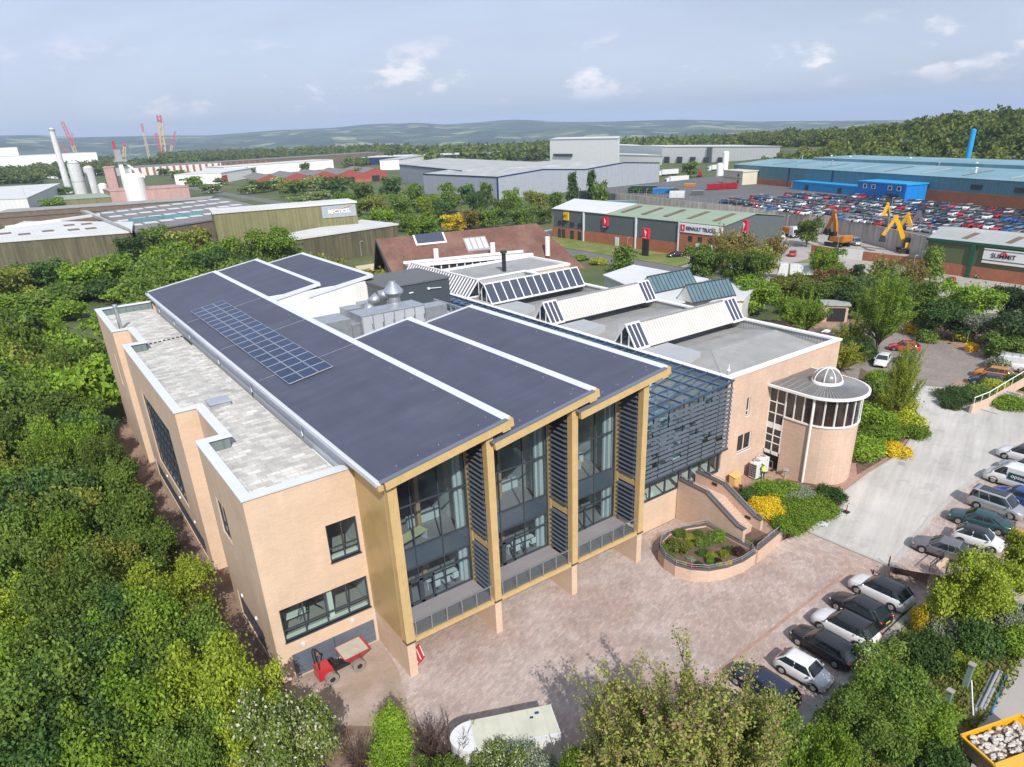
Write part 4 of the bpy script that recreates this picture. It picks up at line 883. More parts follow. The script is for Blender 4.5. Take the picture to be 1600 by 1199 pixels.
po = pp_[::-1] if sum(pp_[i][0] * pp_[(i + 1) % len(pp_)][1] - pp_[(i + 1) % len(pp_)][0] * pp_[i][1] for i in range(len(pp_))) < 0 else pp_
for i in range(len(po)):
 a, b, c_, d = po[i], po[(i + 1) % len(po)], pin[(i + 1) % len(po)], pin[i]; m.poly([(d[0], d[1], .5), (c_[0], c_[1], .5), (c_[0], c_[1], 1.08), (d[0], d[1], 1.08)])
m.build('brick_wall', K['brick2'], PL)
m = MB()
for i in range(len(po)):
 a, b, c_, d = po[i], po[(i + 1) % len(po)], pin[(i + 1) % len(po)], pin[i]
 m._hex([(*a, 1.08), (*b, 1.08), (*c_, 1.08), (*d, 1.08), (*a, 1.15), (*b, 1.15), (*c_, 1.15), (*d, 1.15)])
m.build('wall_capping', K['kerbd'], PL)
m = MB(); m.prism(pin, .4, .92); m.build('soil_bed', K['mulch'], PL)
m = MB(); mid = offset_poly(po, .14)
for i in range(len(mid)):
 a, b = mid[i], mid[(i + 1) % len(mid)]; m.tube((*a, 1.15), (*a, 1.55), .02); m.tube((*a, 1.55), (*b, 1.55), .025); m.tube((*a, 1.36), (*b, 1.36), .018)
m.build('railing', K['steel'], PL)
RW = empty('terrace_wall', (46, 28, 0), label='low brick retaining wall with dark railing running from the planter to the road', cat='wall')
m = MB(); m.bar((43.6, 27.72, .62), (48.6, 28.42, .62), .3, 1.45); m.build('brick_wall', K['brick2'], RW)
m = MB(); m.bar((43.6, 27.72, 1.38), (48.65, 28.43, 1.38), .42, .08); m.build('wall_capping', K['kerbd'], RW)
m = MB(); m.bar((43.7, 27.75, 1.80), (48.5, 28.4, 1.80), .05, .05)
for k in range(6): f_ = k / 5; x, y = 43.7 + 4.8 * f_, 27.75 + .65 * f_; m.tube((x, y, 1.4), (x, y, 1.8), .02)
m.build('railing', K['steel'], RW)
# -- solar panels: 3 x 18
K['pv'] = M('solar cell', (0.013, 0.03, 0.085), 0.30, var=0.22, scale=0.7, spec=0.35, stripes=(0.19, 0.35), rnd=0.18)
K['alu'] = M('aluminium frame', (0.36, 0.38, 0.44), 0.5, metal=0.2, var=0.04)
sl = (16.95 - 15.42) / (23.45 - 14.05); ang = math.atan(sl); cwid, rp2 = 1.30, 1.875
def solar0():
 t = empty('solar_panel'); m = MB(); w_, l_ = cwid / math.cos(ang) / 2 - .015, rp2 / 2 - .02
 m.box(-w_ + .04, w_ - .04, -l_ + .04, l_ - .04, .07, .10); m.build('cell_sheet', K['pv'], t, local=True)
 m = MB()
 for s in (-1, 1): m.box(s * w_ - (.035 if s > 0 else 0), s * w_ + (0 if s > 0 else .035), -l_, l_, .04, .115); m.box(-w_ + .05, w_ - .05, s * l_ - (.045 if s > 0 else 0), s * l_ + (0 if s > 0 else .045), .04, .115)
 for s in (-1, 1): m.box(-w_, w_, s * l_ * .6 - .04, s * l_ * .6 + .04, -.02, .04)
 m.build('frame', K['alu'], t, local=True); return t
s0 = solar0()
colw = ('lower', 'middle', 'upper')
for c in range(3):
 for r in range(18):
  t = s0 if (c == 0 and r == 0) else copy_tree(s0)
  x = 15.55 + cwid * (c + .5); y = 53.4 + rp2 * (r + .5); t.location = (x, y, topA(x) + .05); t.rotation_euler = (0, -ang, 0)
  tag(t, f'blue solar panel, {ordw(r)} from the near end of the {colw[c]} row on the dark roof', 'solar panel', 'solar panels on the dark sloping roof')
# -- things on the brick wing roof
t = empty('roof_hatch', (11.1, 59.3, 13.4), 0, 'grey boxed roof hatch on the paved flat roof of the brick wing', 'hatch')
m = MB(); m.box(10.3, 11.9, 58.6, 60.0, 13.4, 13.75); m.build('kerb', K['steel'], t); m = MB(); m.box(10.2, 12.0, 58.5, 60.1, 13.75, 13.9); m.build('lid', M('hatch lid', (.33, .36, .42), .4, var=.05), t, bevel=.03)
t = empty('flue_pipe', (8.7, 94.6, 13.4), 0, 'shiny steel flue pipe rising inside the far parapet corner of the brick wing', 'pipe')
m = MB(); m.path([(8.7, 94.6, 13.4), (8.7, 94.6, 16.2)], .22, 12); m.build('pipe', K['galv'], t, smooth=False); m = MB(); m.tube((8.7, 94.6, 16.2), (8.7, 94.6, 16.5), .32, .26, 12); m.build('cowl', K['galv'], t)
t = empty('cable_run', (13, 88, 13.4), 0, 'dashed cable tray lying across the paved flat roof near its far end', 'cable tray')
m = MB()
for k in range(9): x = 9.6 + k * .5; m.box(x, x + .28, 84.5 + k * .12, 84.7 + k * .12, 13.41, 13.5)
for k in range(6): m.box(13.7, 13.9, 81.0 + k * .7, 81.35 + k * .7, 13.41, 13.5)
m.build('tray', K['black'], t)
# -- roof plant between the sawtooth roofs
g = MB(); g.box(23.6, 44, 60.9, 105, 12.6, 12.8); g.build('plant_deck', K['leadgrey'], NB)
g = MB(); g.box(23.5, 31.0, 85.4, 85.7, 12.8, 16.3); g.box(31.0, 38.3, 85.4, 85.7, 12.8, 16.3); g.poly([(30.9, 85.45, 15.3), (30.9, 110, 15.3), (30.9, 110, 16.6), (30.9, 85.45, 16.6)]); g.box(29.2, 38.2, 110.2, 110.4, 2, 16); g.box(14.4, 38, 60.9, 61.2, 12.8, 15.2); g.box(36.35, 36.5, YG + .3, 60.9, 11.2, 16.0); g.box(37.3, 37.5, 88.6, 110, 11.2, 16.4); g.build('render_wall', K['offwhite'], NB)
t = empty('plant_room', (40, 88, 12.8), 0, 'dark ribbed metal plant room with flat roof standing behind the sawtooth roofs', 'plant room')
pr4 = [P(573, 438, 16.2), P(620, 452, 16.2), P(697, 437, 16.2), P(645, 428, 16.2)]
pr4 = [(37.3, 79.8), (46.6, 79.8), (46.6, 88.5), (37.3, 88.5)]
m = MB(); m.prism(pr4, 11.6, 16.1); m.build('wall', K['cladding'], t); m = MB(); m.prism(offset_poly(pr4, -.15), 16.1, 16.3); m.build('roof', M('plant roof', (.12, .125, .13), .6, var=.06), t)
m = MB(); m.box(43.2, 43.5, 79.55, 79.8, 15.1, 15.35); m.bar((43.4, 79.6, 15.25), (45.2, 79.6, 15.1), .08, .08); m.box(40.5, 41.1, 79.7, 79.8, 15.0, 15.12); m.build('wall_light', K['white'], t)
def boxthing(name, lab, cat, boxes, mat, grp=None, extra=None, parts='casing'):
 b = boxes[0]; t = empty(name, ((b[0] + b[1]) / 2, (b[2] + b[3]) / 2, b[4]), 0, lab, cat, grp)
 for q in boxes:
  m = MB(); m.box(*q); m.build(parts, mat, t, bevel=.03)
 if extra: extra(t)
 return t
K['doorg'] = M('grey access door', (.40, .42, .45), .5, var=.06)
def ahu_extra(t):
 for k in range(6):
  m = MB(); x = 28.9 + k * 1.28; m.box(x, x + 1.16, 68.42, 68.5, 13.2 if k < 3 else 14.3, 16.0); m.build('access_door', K['doorg'], t)
  m = MB(); m.box(x + 1.05, x + 1.10, 68.36, 68.42, 14.6, 15.2); m.build('handle', K['black'], t)
boxthing('air_handling_unit', 'large pale grey air handling unit with rows of access doors on the roof', 'ventilation unit', [(28.8, 36.6, 68.5, 71.6, 12.85, 16.2)], K['galv'], extra=ahu_extra)
boxthing('duct_box', 'wide galvanised duct box leading left from the air handling unit', 'duct', [(23.7, 27.9, 69.2, 72.6, 13.5, 16.0), (27.9, 28.8, 69.0, 71.6, 13.3, 15.4)], K['galv'])
boxthing('duct_box', 'small galvanised duct box right of the air handling unit', 'duct', [(36.6, 39.4, 68.4, 70.4, 13.9, 15.8)], K['galv'])
boxthing('duct_box', 'low flat grey duct lying left against the white gable wall', 'duct', [(24.2, 28.6, 74.5, 77.0, 13.0, 14.4)], K['galv'])
boxthing('duct_box', 'tall galvanised duct box below the white gable near the cowl', 'duct', [(30.4, 32.4, 76.5, 78.5, 12.9, 15.2), (33.0, 34.6, 78.2, 79.6, 12.9, 15.2)], K['galv'])
t = empty('exhaust_cowl', (35.2, 73.5, 12.8), 0, 'shiny conical exhaust cowl on a round duct beside the plant room', 'cowl')
cxx, cyy = 35.8, 74.6
m = MB(); m.lathe([(1.0, 13.0), (1.0, 14.9), (.85, 15.2), (.75, 16.2), (1.25, 16.75), (1.2, 16.95), (.45, 17.8), (.40, 18.0), (0, 18.02)], cxx, cyy, 24); m.build('cowl', K['galv'], t, smooth=False)
m = MB(); m.path([(32.6, 75.6, 14.2), (33.2, 75.6, 15.6), (34.2, 75.3, 16.4), (35.4, 74.8, 16.6)], .62, 14); m.build('bent_duct', K['galv'], t, smooth=True)
m = MB(); m._hex([(34.6, 73.4, 14.2), (37.2, 73.4, 14.2), (37.2, 76, 14.2), (34.6, 76, 14.2), (35.1, 74, 15.4), (36.5, 74, 15.4), (36.5, 75.2, 15.4), (35.1, 75.2, 15.4)]); m.build('duct_transition', K['galv'], t)
t = empty('louvred_screen', (41, 68, 12.8), 0, 'open steel plant screen of posts and slats in front of the dark plant room', 'screen')
m = MB()
for k in range(6):
 y = 72.6 - k * 1.2; m.box(40.2, 40.45, y, y + .14, 12.9, 15.4)
m.bar((40.3, 66.4, 15.4), (40.3, 73, 15.4), .18, .18)
for k in range(9): m.box(40.5, 40.7, 61.5, 66.2, 12.9 + k * .28, 13.02 + k * .28)
for y in (61.4, 63.7, 66.0): m.box(40.4, 40.6, y, y + .18, 12.8, 15.2)
m.bar((40.6, 61.6, 15.1), (40.6, 66, 12.9), .12, .12); m.build('frame', K['galv'], t)
t = empty('valve_post', (27.6, 63.4, 12.8), 0, 'small green and white valve post among the rooftop ducts', 'valve')
m = MB(); m.tube((27.6, 63.4, 12.8), (27.6, 63.4, 13.9), .14); m.build('body', M('green valve', (.02, .2, .12), .4), t); m = MB(); m.tube((27.6, 63.4, 13.9), (27.6, 63.4, 14.3), .2, .15); m.build('cap', K['white'], t)
boxthing('control_cabinet', 'pair of pale control cabinets low on the plant deck by the valve post', 'cabinet', [(25.0, 26.2, 62.6, 63.6, 12.8, 14.5), (26.3, 27.2, 62.6, 63.6, 12.8, 14.5)], K['coping'])
t = empty('roof_vent', (50.6, 37.3, ZO), 0, 'small white vent spike at the front corner of the white coping', 'vent')
m = MB(); m.tube((50.6, 37.3, ZO), (50.6, 37.3, ZO + .35), .16, .10); m.build('base', K['steel'], t); m = MB(); m.tube((50.6, 37.3, ZO + .35), (50.6, 37.3, ZO + 1.0), .07, .04); m.blob((50.6, 37.3, ZO + .45), (.17, .17, .15)); m.build('cap', K['white'], t)
t = empty('floodlight', (68.2, 40, ZO), 0, 'white bracketed floodlight above the far corner of the pink brick wall', 'light')
m = MB(); m.box(68.2, 69.2, 38.9, 39.0, ZO + .25, ZO + .33); m.build('bracket', K['white'], t); m = MB(); m.box(68.9, 69.4, 38.7, 39.2, ZO + .1, ZO + .3); m.build('lamp_head', K['white'], t)
# -- neighbouring buildings
def atD(px, py, D):
 d = RX * (px - 800) - RY * (py - PY0) - RZ * FPX; return Vector((0, 0, CAM_H)) + d * (D / math.hypot(d.x, d.y))
def wall_mat(name, col, pitch=0.9, **kw): return M(name, col, kw.pop('rough', .6), stripes=(pitch, kw.pop('dep', .16)), **kw)
K['olive'] = wall_mat('olive sheeting', (0.21, 0.20, 0.10), 1.0, var=.08, streak=.25)
K['olived'] = wall_mat('weathered olive sheeting', (0.125, 0.115, 0.07), 1.1, var=.14, streak=.4, scale=.15)
K['roofgrey'] = M('light corrugated roof', (0.42, 0.43, 0.42), .6, var=.12, scale=.15, stripes=(1.1, .12), col2=(.36, .37, .36))
K['roofwhite'] = M('white sheet roof', (0.58, 0.59, 0.58), .6, var=.08, scale=.1, stripes=(1.2, .10))
K['roofdark'] = M('dark grey sheet roof', (0.19, 0.18, 0.18), .7, var=.12, scale=.1, stripes=(1.2, .12))
K['warehouse'] = wall_mat('blue grey warehouse sheeting', (0.34, 0.37, 0.43), 1.2, var=.05, dep=.14, streak=.08)
K['whwhite'] = wall_mat('white warehouse sheeting', (0.88, 0.88, 0.87), 3.0, var=.05, dep=.08)
K['whgrey'] = wall_mat('pale grey sheeting', (0.66, 0.67, 0.67), 3.0, var=.05, dep=.08)
K['teal'] = wall_mat('teal sheeting', (0.11, 0.25, 0.29), 1.2, var=.07, streak=.12)
K['tealroof'] = M('pale blue green roof', (0.155, 0.29, 0.345), .6, var=.12, scale=.08, stripes=(2.4, .08), col2=(.20, .33, .38))
K['blue'] = wall_mat('bright blue panel', (0.01, 0.20, 0.60), 2.4, var=.05, dep=.18)
K['blue2'] = wall_mat('mid blue panel', (0.02, 0.30, 0.62), 3.0, var=.05, dep=.12)
K['greygreen'] = wall_mat('slate grey sheeting', (0.105, 0.125, 0.13), 1.0, var=.05, dep=.14)
K['greenroof'] = M('sage green sheet roof', (0.27, 0.34, 0.25), .6, var=.08, scale=.2, stripes=(1.0, .10))
K['green'] = wall_mat('dark olive green sheeting', (0.11, 0.13, 0.06), 1.0, var=.05, dep=.10)
K['greentrim'] = M('dark green trim', (0.02, 0.09, 0.055), .5, var=.05)
K['redwall'] = wall_mat('brick red sheeting', (0.32, 0.075, 0.06), 2.0, var=.06, dep=.08)
K['pink'] = wall_mat('faded pink sheeting', (0.47, 0.30, 0.275), 1.2, var=.08, dep=.10, streak=.15)
K['tile'] = M('brown roof tiles', (0.155, 0.078, 0.06), .85, var=.18, scale=.25, brick=(0.5, 0.35, .03, .12), col2=(.19, .11, .085), fine=.08)
K['navy'] = M('navy trim', (0.02, 0.035, 0.12), .5, var=.05)
K['winblk'] = M('dark window', (0.03, 0.035, 0.045), .15, var=.1, spec=.8)
K['cream'] = M('cream panel', (0.58, 0.54, 0.42), .7, var=.06)
K['brown'] = M('rusty brown sheet', (0.16, 0.12, 0.09), .8, var=.2)
def shed(name, lab, pts, z0, ze, zr=None, wall='warehouse', roof='roofgrey', base=None, trim=None, cat='building', ridge=0, zones=1, par=None):
 """portal shed on 4 plan corners (A,B front edge; C,D back). ridge runs parallel to A-B (ridge=0) or B-C (1)"""
 A, B, Cc, D = [Vector((p[0], p[1], 0)) for p in pts]
 c = (A + B + Cc + D) / 4; t = empty(name, (c.x, c.y, z0), 0, lab, cat)
 if ridge: A, B, Cc, D = B, Cc, D, A
 zr = zr or ze + .3; M1, M2 = (A + D) / 2, (B + Cc) / 2
 m = MB(); v = lambda p, z: (p.x, p.y, z)
 m.poly([v(A, z0), v(B, z0), v(B, ze), v(A, ze)]); m.poly([v(B, z0), v(Cc, z0), v(Cc, ze), v(M2, zr), v(B, ze)]); m.poly([v(Cc, z0), v(D, z0), v(D, ze), v(Cc, ze)]); m.poly([v(D, z0), v(A, z0), v(A, ze), v(M1, zr), v(D, ze)])
 m.build('wall', K[wall], t)
 m = MB(); e = .25
 for P0, P1, Q0, Q1 in ((A, B, M1, M2), (Cc, D, M2, M1)):
  ou = (P0 - Q0).normalized() * e; ax = (P1 - P0).normalized() * e
  m._hex([v(P0 + ou - ax, ze - .05), v(P1 + ou + ax, ze - .05), v(Q1 + ax, zr - .02), v(Q0 - ax, zr - .02), v(P0 + ou - ax, ze + .10), v(P1 + ou + ax, ze + .10), v(Q1 + ax, zr + .13), v(Q0 - ax, zr + .13)])
 r = m.build('roof', K[roof], t)
 if base:
  m = MB()
  cc = (A + B + Cc + D) / 4; q = [A, B, Cc, D]; o = [p + (p - cc).normalized() * .12 for p in q]
  for i in range(4):
   a, b = o[i], o[(i + 1) % 4]; m.poly([v(a, z0), v(b, z0), v(b, z0 + base[1]), v(a, z0 + base[1])]); m.poly([v(a, z0 + base[1]), v(b, z0 + base[1]), v(q[(i + 1) % 4], z0 + base[1]), v(q[i], z0 + base[1])])
  m.build('brick_base', K[base[0]], t)
 if trim:
  m = MB()
  for a, b, za, zb in ((A, B, ze, ze), (B, M2, ze, zr), (M2, Cc, zr, ze), (D, M1, ze, zr), (M1, A, zr, ze)): m.bar(v(a + (a - c2(A, B, Cc, D)).normalized() * .3, za), v(b + (b - c2(A, B, Cc, D)).normalized() * .3, zb), .3, .5)
  for a in (A, B): m.bar(v(a, z0), v(a, ze), .5, .5)
  m.build('edge_trim', K[trim], t)
 return t
def c2(*p): return sum(p, Vector((0, 0, 0))) / len(p)
def patches(par, name, mat, a, b, z, items, out=.14, each=True, th=.08):
 """rectangles on a vertical wall from a to b (xy); items = (u0,u1,v0,v1) with u in metres from a"""
 a, b = Vector((a[0], a[1], 0)), Vector((b[0], b[1], 0)); d = (b - a).normalized(); n = Vector((d.y, -d.x, 0))
 if not each: m = MB()
 for u0, u1, v0, v1 in items:
  if each: m = MB()
  p0, p1 = a + d * u0 + n * out, a + d * u1 + n * out; q0, q1 = a + d * u0 - n * .02, a + d * u1 - n * .02
  m._hex([(q0.x, q0.y, z + v0), (p0.x, p0.y, z + v0), (p1.x, p1.y, z + v0), (q1.x, q1.y, z + v0), (q0.x, q0.y, z + v1), (p0.x, p0.y, z + v1), (p1.x, p1.y, z + v1), (q1.x, q1.y, z + v1)])
  if each: m.build(name, K[mat], par)
 if not each: m.build(name, K[mat], par)
 return a, d, n
def roof_patch(par, name, mat, pts, each=True):
 for q in pts:
  m = MB(); m.poly(q); m.build(name, K[mat], par)
# --- brick and slate-grey truck showroom
RT = shed('truck_showroom', 'slate grey and orange brick truck showroom with red and white fascia signs', [(150.3, 130.5), (150.3, 185.5), (176, 194), (176, 116.5)], 0, 8.8, 10.6, 'greygreen', 'greenroof')
RT = RT
m = MB(); m.poly([(150.1, 186, 0), (150.1, 130.3, 0), (150.1, 130.3, 3.3), (150.1, 186, 3.3)]); m.build('brick_base', K['redbrick'], RT)
patches(RT, 'office_front', 'redbrick', (150.3, 131.2), (150.3, 116.6), 0, [(0, 14.5, 0, 6.2)], .3)
m = MB(); m.poly([(150.3, 130.5, 0), (150.3, 116.5, 0), (150.3, 116.5, 8.8), (150.3, 130.5, 8.8)][::1]); m.poly([(150.3, 116.5, 0), (176, 116.5, 0), (176, 116.5, 8.8), (163, 116.5, 10.3), (150.3, 116.5, 8.8)]); m.poly([(150.2, 116.5, 8.9), (150.2, 130.6, 8.9), (163, 130.6, 10.68), (163, 116.5, 10.68)]); m.build('office_wing', K['greygreen'], RT)
m = MB(); m._hex([(150.0, 116.2, 8.82), (150.0, 131, 8.82), (163.15, 131, 10.64), (163.15, 116.2, 10.64), (150.0, 116.2, 8.95), (150.0, 131, 8.95), (163.15, 131, 10.77), (163.15, 116.2, 10.77)]); m._hex([(163.15, 116.2, 10.64), (163.15, 131, 10.64), (176.2, 131, 8.9), (176.2, 116.2, 8.9), (163.15, 116.2, 10.77), (163.15, 131, 10.77), (176.2, 131, 9.0), (176.2, 116.2, 9.0)]); m.build('roof', K['greenroof'], RT)
m = MB(); m._hex([(150.0, 160, 8.98), (150.0, 186.2, 8.98), (163.2, 190, 10.78), (163.2, 160, 10.78), (150.0, 160, 9.02), (150.0, 186.2, 9.02), (163.2, 190, 10.82), (163.2, 160, 10.82)]); m.build('pale_roof', K['roofwhite'], RT)
for k in range(5):
 y = 121 + k * 8.6; m = MB(); m._hex([(153, y, 9.45), (153, y + 1.6, 9.45), (161, y + 1.6, 10.55), (161, y, 10.55), (153, y, 9.50), (153, y + 1.6, 9.50), (161, y + 1.6, 10.60), (161, y, 10.60)]); m.build('rooflight', K['brown'], RT)
yf = 185.5
WA, WB = (150.3, 185.8), (150.3, 116.6)
patches(RT, 'window', 'winblk', WA, WB, 0, [(3, 4.3, 4.4, 5.5), (5, 6.3, 4.4, 5.5), (9.2, 10.6, 4.3, 5.4), (13, 14.5, 4.3, 5.4), (3, 4.3, .2, 2.9), (5, 6.4, .2, 2.9), (9.2, 10.8, .2, 2.8), (13, 14.4, .1, 2.8)], .35)
patches(RT, 'door', 'coping', WA, WB, 0, [(30, 31.6, .1, 2.6)], .35)
patches(RT, 'window', 'winblk', WA, WB, 0, [(58.3, 59.6, 4.2, 5.5), (61.6, 62.9, 4.2, 5.5), (65, 66.3, 4.2, 5.5), (58.3, 59.6, 1.0, 2.4), (61.4, 62.6, .1, 2.9)], .4)
patches(RT, 'canopy_sign', 'white', WA, WB, 0, [(61.4, 69.2, 3.0, 3.8)], .9)
patches(RT, 'fascia_sign', 'white', WA, WB, 0, [(55.3, 69.2, 6.3, 8.7)], .5)
patches(RT, 'downpipe', 'coping', WA, WB, 0, [(15.4, 15.8, 0, 8.8), (38.3, 38.7, 0, 8.8), (54.6, 55.0, 0, 8.8)], .5)
K['signblue'] = M('navy lettering', (0.01, 0.02, 0.12), .5, var=0); K['signred'] = M('red sign face', (0.60, 0.02, 0.05), .5, var=0.03); K['signyel'] = M('yellow sign face', (0.72, 0.42, 0.02), .5, var=.03)
patches(RT, 'logo_panel', 'signred', WA, WB, 0, [(24.6, 26.8, 5.5, 8.1), (55.6, 57.0, 6.7, 8.3)], .62)
patches(RT, 'logo_panel', 'black', WA, WB, 0, [(24.9, 26.6, 4.9, 5.48)], .62)
patches(RT, 'logo_panel', 'signyel', WA, WB, 0, [(5.9, 8.2, 5.8, 8.3)], .5)
text('RENAULT TRUCKS', 'sign_lettering', K['signblue'], RT, (149.72, 123.4, 7.4), 1.35, facing((-1, 0, 0)), sx=.88, bold=.03)
for (y, z, s) in ((160.1, 6.9, .9), (129.5, 7.5, .6)):
 m = MB(); m._hex([(149.6, y - s * .1, z - s), (149.66, y - s * .1, z - s), (149.66, y - s * .5, z), (149.6, y - s * .5, z), (149.6, y + s * .1, z), (149.66, y + s * .1, z), (149.66, y + s * .3, z + s * .9), (149.6, y + s * .3, z + s * .9)]); m.build('diamond_logo', K['white'], RT)
text('RENAULT', 'sign_lettering', K['white'], RT, (149.62, 160.1, 5.2), .38, facing((-1, 0, 0)))
text('MT', 'sign_lettering', K['black'], RT, (149.7, 178.8, 7.0), 1.2, facing((-1, 0, 0)))
def totem(x, y, h, lab, w=2.0, boxh=2.0):
 t = empty('sign_totem', (x, y, 0), 0, lab, 'sign'); m = MB(); m.box(x - .35, x + .35, y - w * .45, y + w * .45, 0, h - boxh - .6); m.build('post_panel', K['black'], t)
 m = MB(); m.box(x - .4, x + .4, y - w / 2, y + w / 2, h - boxh - .6, h); m.build('sign_box', K['signred'], t)
 m = MB(); m._hex([(x - .45, y - .15, h - boxh), (x - .41, y - .15, h - boxh), (x - .41, y - .6, h - .9), (x - .45, y - .6, h - .9), (x - .45, y + .1, h - .9), (x - .41, y + .1, h - .9), (x - .41, y + .4, h - .3), (x - .45, y + .4, h - .3)]); m.build('diamond_logo', K['white'], t)
 text('RENAULT', 'lettering', K['white'], t, (x - .43, y, h - boxh - .3), .34, facing((-1, 0, 0))); return t
p = P(1008, 400, 0); totem(p.x, p.y, 7.4, 'tall black totem with red square head on the grass before the showroom', 2.2, 2.2)
p = P(1158, 402, 0); totem(p.x, p.y, 9.5, 'second red headed sign tower near the right end of the showroom', 2.0, 2.4)
# --- green and brick unit on the right
SU = shed('green_unit', 'olive green and orange brick trade unit with a white sign at the right edge', [(170.5, 75.2), (170.5, 18), (190, 18), (190, 79)][:1] + [(166, 18), (187, 18), (190.5, 79)], 0, 7.3, 8.6, 'green', 'roofgrey')
a0s, b0s = (170.5, 75.2), (166, 18)
patches(SU, 'brick_base', 'redbrick', a0s, b0s, 0, [(0, 57, 0, 2.5)], .16)
patches(SU, 'gutter', 'greentrim', a0s, b0s, 0, [(-.3, 57, 6.9, 7.5)], .4)
patches(SU, 'column_trim', 'greentrim', a0s, b0s, 0, [(9.6, 10.5, 0, 7.0)], .45)
patches(SU, 'sign_board', 'white', a0s, b0s, 0, [(12.3, 24, 3.6, 6.6)], .4)
patches(SU, 'sign_stripe', 'black', a0s, b0s, 0, [(12.3, 24, 6.25, 6.36), (12.3, 24, 4.15, 4.3)], .45)
d_ = Vector((b0s[0] - a0s[0], b0s[1] - a0s[1], 0)).normalized(); nrm_ = Vector((d_.y, -d_.x, 0)); q_ = Vector((a0s[0], a0s[1], 0)) + d_ * 16.3 + nrm_ * .47
text('SUMMIT', 'sign_lettering', K['black'], SU, (q_.x, q_.y, 5.2), 1.35, facing(nrm_), bold=.02)
m = MB()
for s in (-1, 1): m.bar(tuple(q_ + d_ * s * .75 + nrm_ * .02 + Vector((0, 0, 5.55))), tuple(q_ + nrm_ * .02 + Vector((0, 0, 6.2))), .06, .3)
m.build('sign_chevron', K['signred'], SU)
for u in (6, 15, 24): m = MB(); p = Vector((a0s[0], a0s[1], 0)) + d_ * u - nrm_ * 2; q = p - nrm_ * 5; m._hex([(p.x, p.y, 7.75), (p.x + d_.x * 1.3, p.y + d_.y * 1.3, 7.75), (q.x + d_.x * 1.3, q.y + d_.y * 1.3, 8.4), (q.x, q.y, 8.4), (p.x, p.y, 7.80), (p.x + d_.x * 1.3, p.y + d_.y * 1.3, 7.80), (q.x + d_.x * 1.3, q.y + d_.y * 1.3, 8.45), (q.x, q.y, 8.45)]); m.build('rooflight', K['brown'], SU)
YWL = empty('yard_wall', (171, 88, 0), 0, 'orange brick yard wall with pale metal gates in front of the excavators', 'wall')
w0, w1, w2, w3 = P(1266, 400), P(1300, 404), P(1346, 416), P(1444, 418)
w0 = P(1267, 398);
for nm_, a, b, h, mt in (('brick_wall', P(1267, 396), P(1303, 402), 2.2, 'redbrick'), ('gate', P(1303, 402), P(1347, 407), 2.4, 'whgrey'), ('brick_wall', P(1347, 407), P(1447, 420), 2.2, 'redbrick')):
 m = MB(); m.bar((a.x, a.y, h / 2), (b.x, b.y, h / 2), .3, h); m.build(nm_, K[mt], YWL)
# --- grey-blue warehouse in the middle
GZ = 11.0
def PC(pts, z): return [tuple(P(x, y, z))[:2] for x, y in pts]
near = PC([(661, 272), (777, 277), (905, 261)], GZ)
GW = empty('warehouse', (230, 340, 0), 0, 'pale blue grey double pitched warehouse with navy edging in the middle distance', 'building')
A, B = P(661, 272, GZ), P(777, 277, GZ); Rr = P(1031, 254.5, GZ)
dirn = (Rr - B); dirn.z = 0
pB, pR = B, Rr; mid = pB.lerp(pR, .5)
mB = MB(); zz = lambda p, z: (p.x, p.y, z)
back = Vector((A.x - B.x, A.y - B.y, 0))
g1, g2 = pB.lerp(pR, .25), pB.lerp(pR, .75)
mB.poly([zz(pR, 0), zz(pB, 0), zz(pB, GZ), zz(g1, GZ + 1.9), zz(mid, GZ), zz(g2, GZ + 1.9), zz(pR, GZ)][::-1])
mB.poly([zz(B, 0), zz(A, 0), zz(A, GZ), zz(B, GZ)]); mB.poly([zz(pR + back, 0), zz(pR, 0), zz(pR, GZ), zz(pR + back, GZ)])
ext = back.normalized() * 0
mB.poly([zz(pR + back, 0), zz(A, 0), zz(A, GZ), zz(pR + back, GZ)])
mB.build('wall', K['warehouse'], GW)
mB = MB()
for a, b, za, zb in ((pB, g1, GZ, GZ + 1.9), (g1, mid, GZ + 1.9, GZ), (mid, g2, GZ, GZ + 1.9), (g2, pR, GZ + 1.9, GZ)):
 mB.poly([zz(a, za + .1), zz(b, zb + .1), zz(b + back, zb + .1), zz(a + back, za + .1)])
mB.build('roof', K['roofgrey'], GW)
mB = MB()
for a, b, za, zb in ((pB, g1, GZ, GZ + 1.9), (g1, mid, GZ + 1.9, GZ), (mid, g2, GZ, GZ + 1.9), (g2, pR, GZ + 1.9, GZ), (A, B, GZ, GZ)): mB.bar(zz(a, za - .05), zz(b, zb - .05), .5, .5)
mB.bar(zz(B, 0), zz(B, GZ), .6, .6); mB.build('edge_trim', K['navy'], GW)
GW2 = empty('warehouse', (270, 500, 0), 0, 'longer grey warehouse block behind and left of the double pitched one', 'building')
fl = PC([(624, 257), (661, 261), (770, 248), (880, 252)], 12)
m = MB(); a, b = P(624, 258, 12), P(722, 268, 12); c_, d = P(905, 258, 12), P(690, 248, 12)
m.prism([a[:2], b[:2], c_[:2], d[:2]], 0, 12, cap=False); m.build('wall', K['warehouse'], GW2); m = MB(); m.prism([a[:2], b[:2], c_[:2], d[:2]], 12, 12.6); m.build('roof', K['roofgrey'], GW2)
m = MB(); m.bar(tuple(a), tuple(b), .6, .6); m.build('edge_trim', K['navy'], GW2)
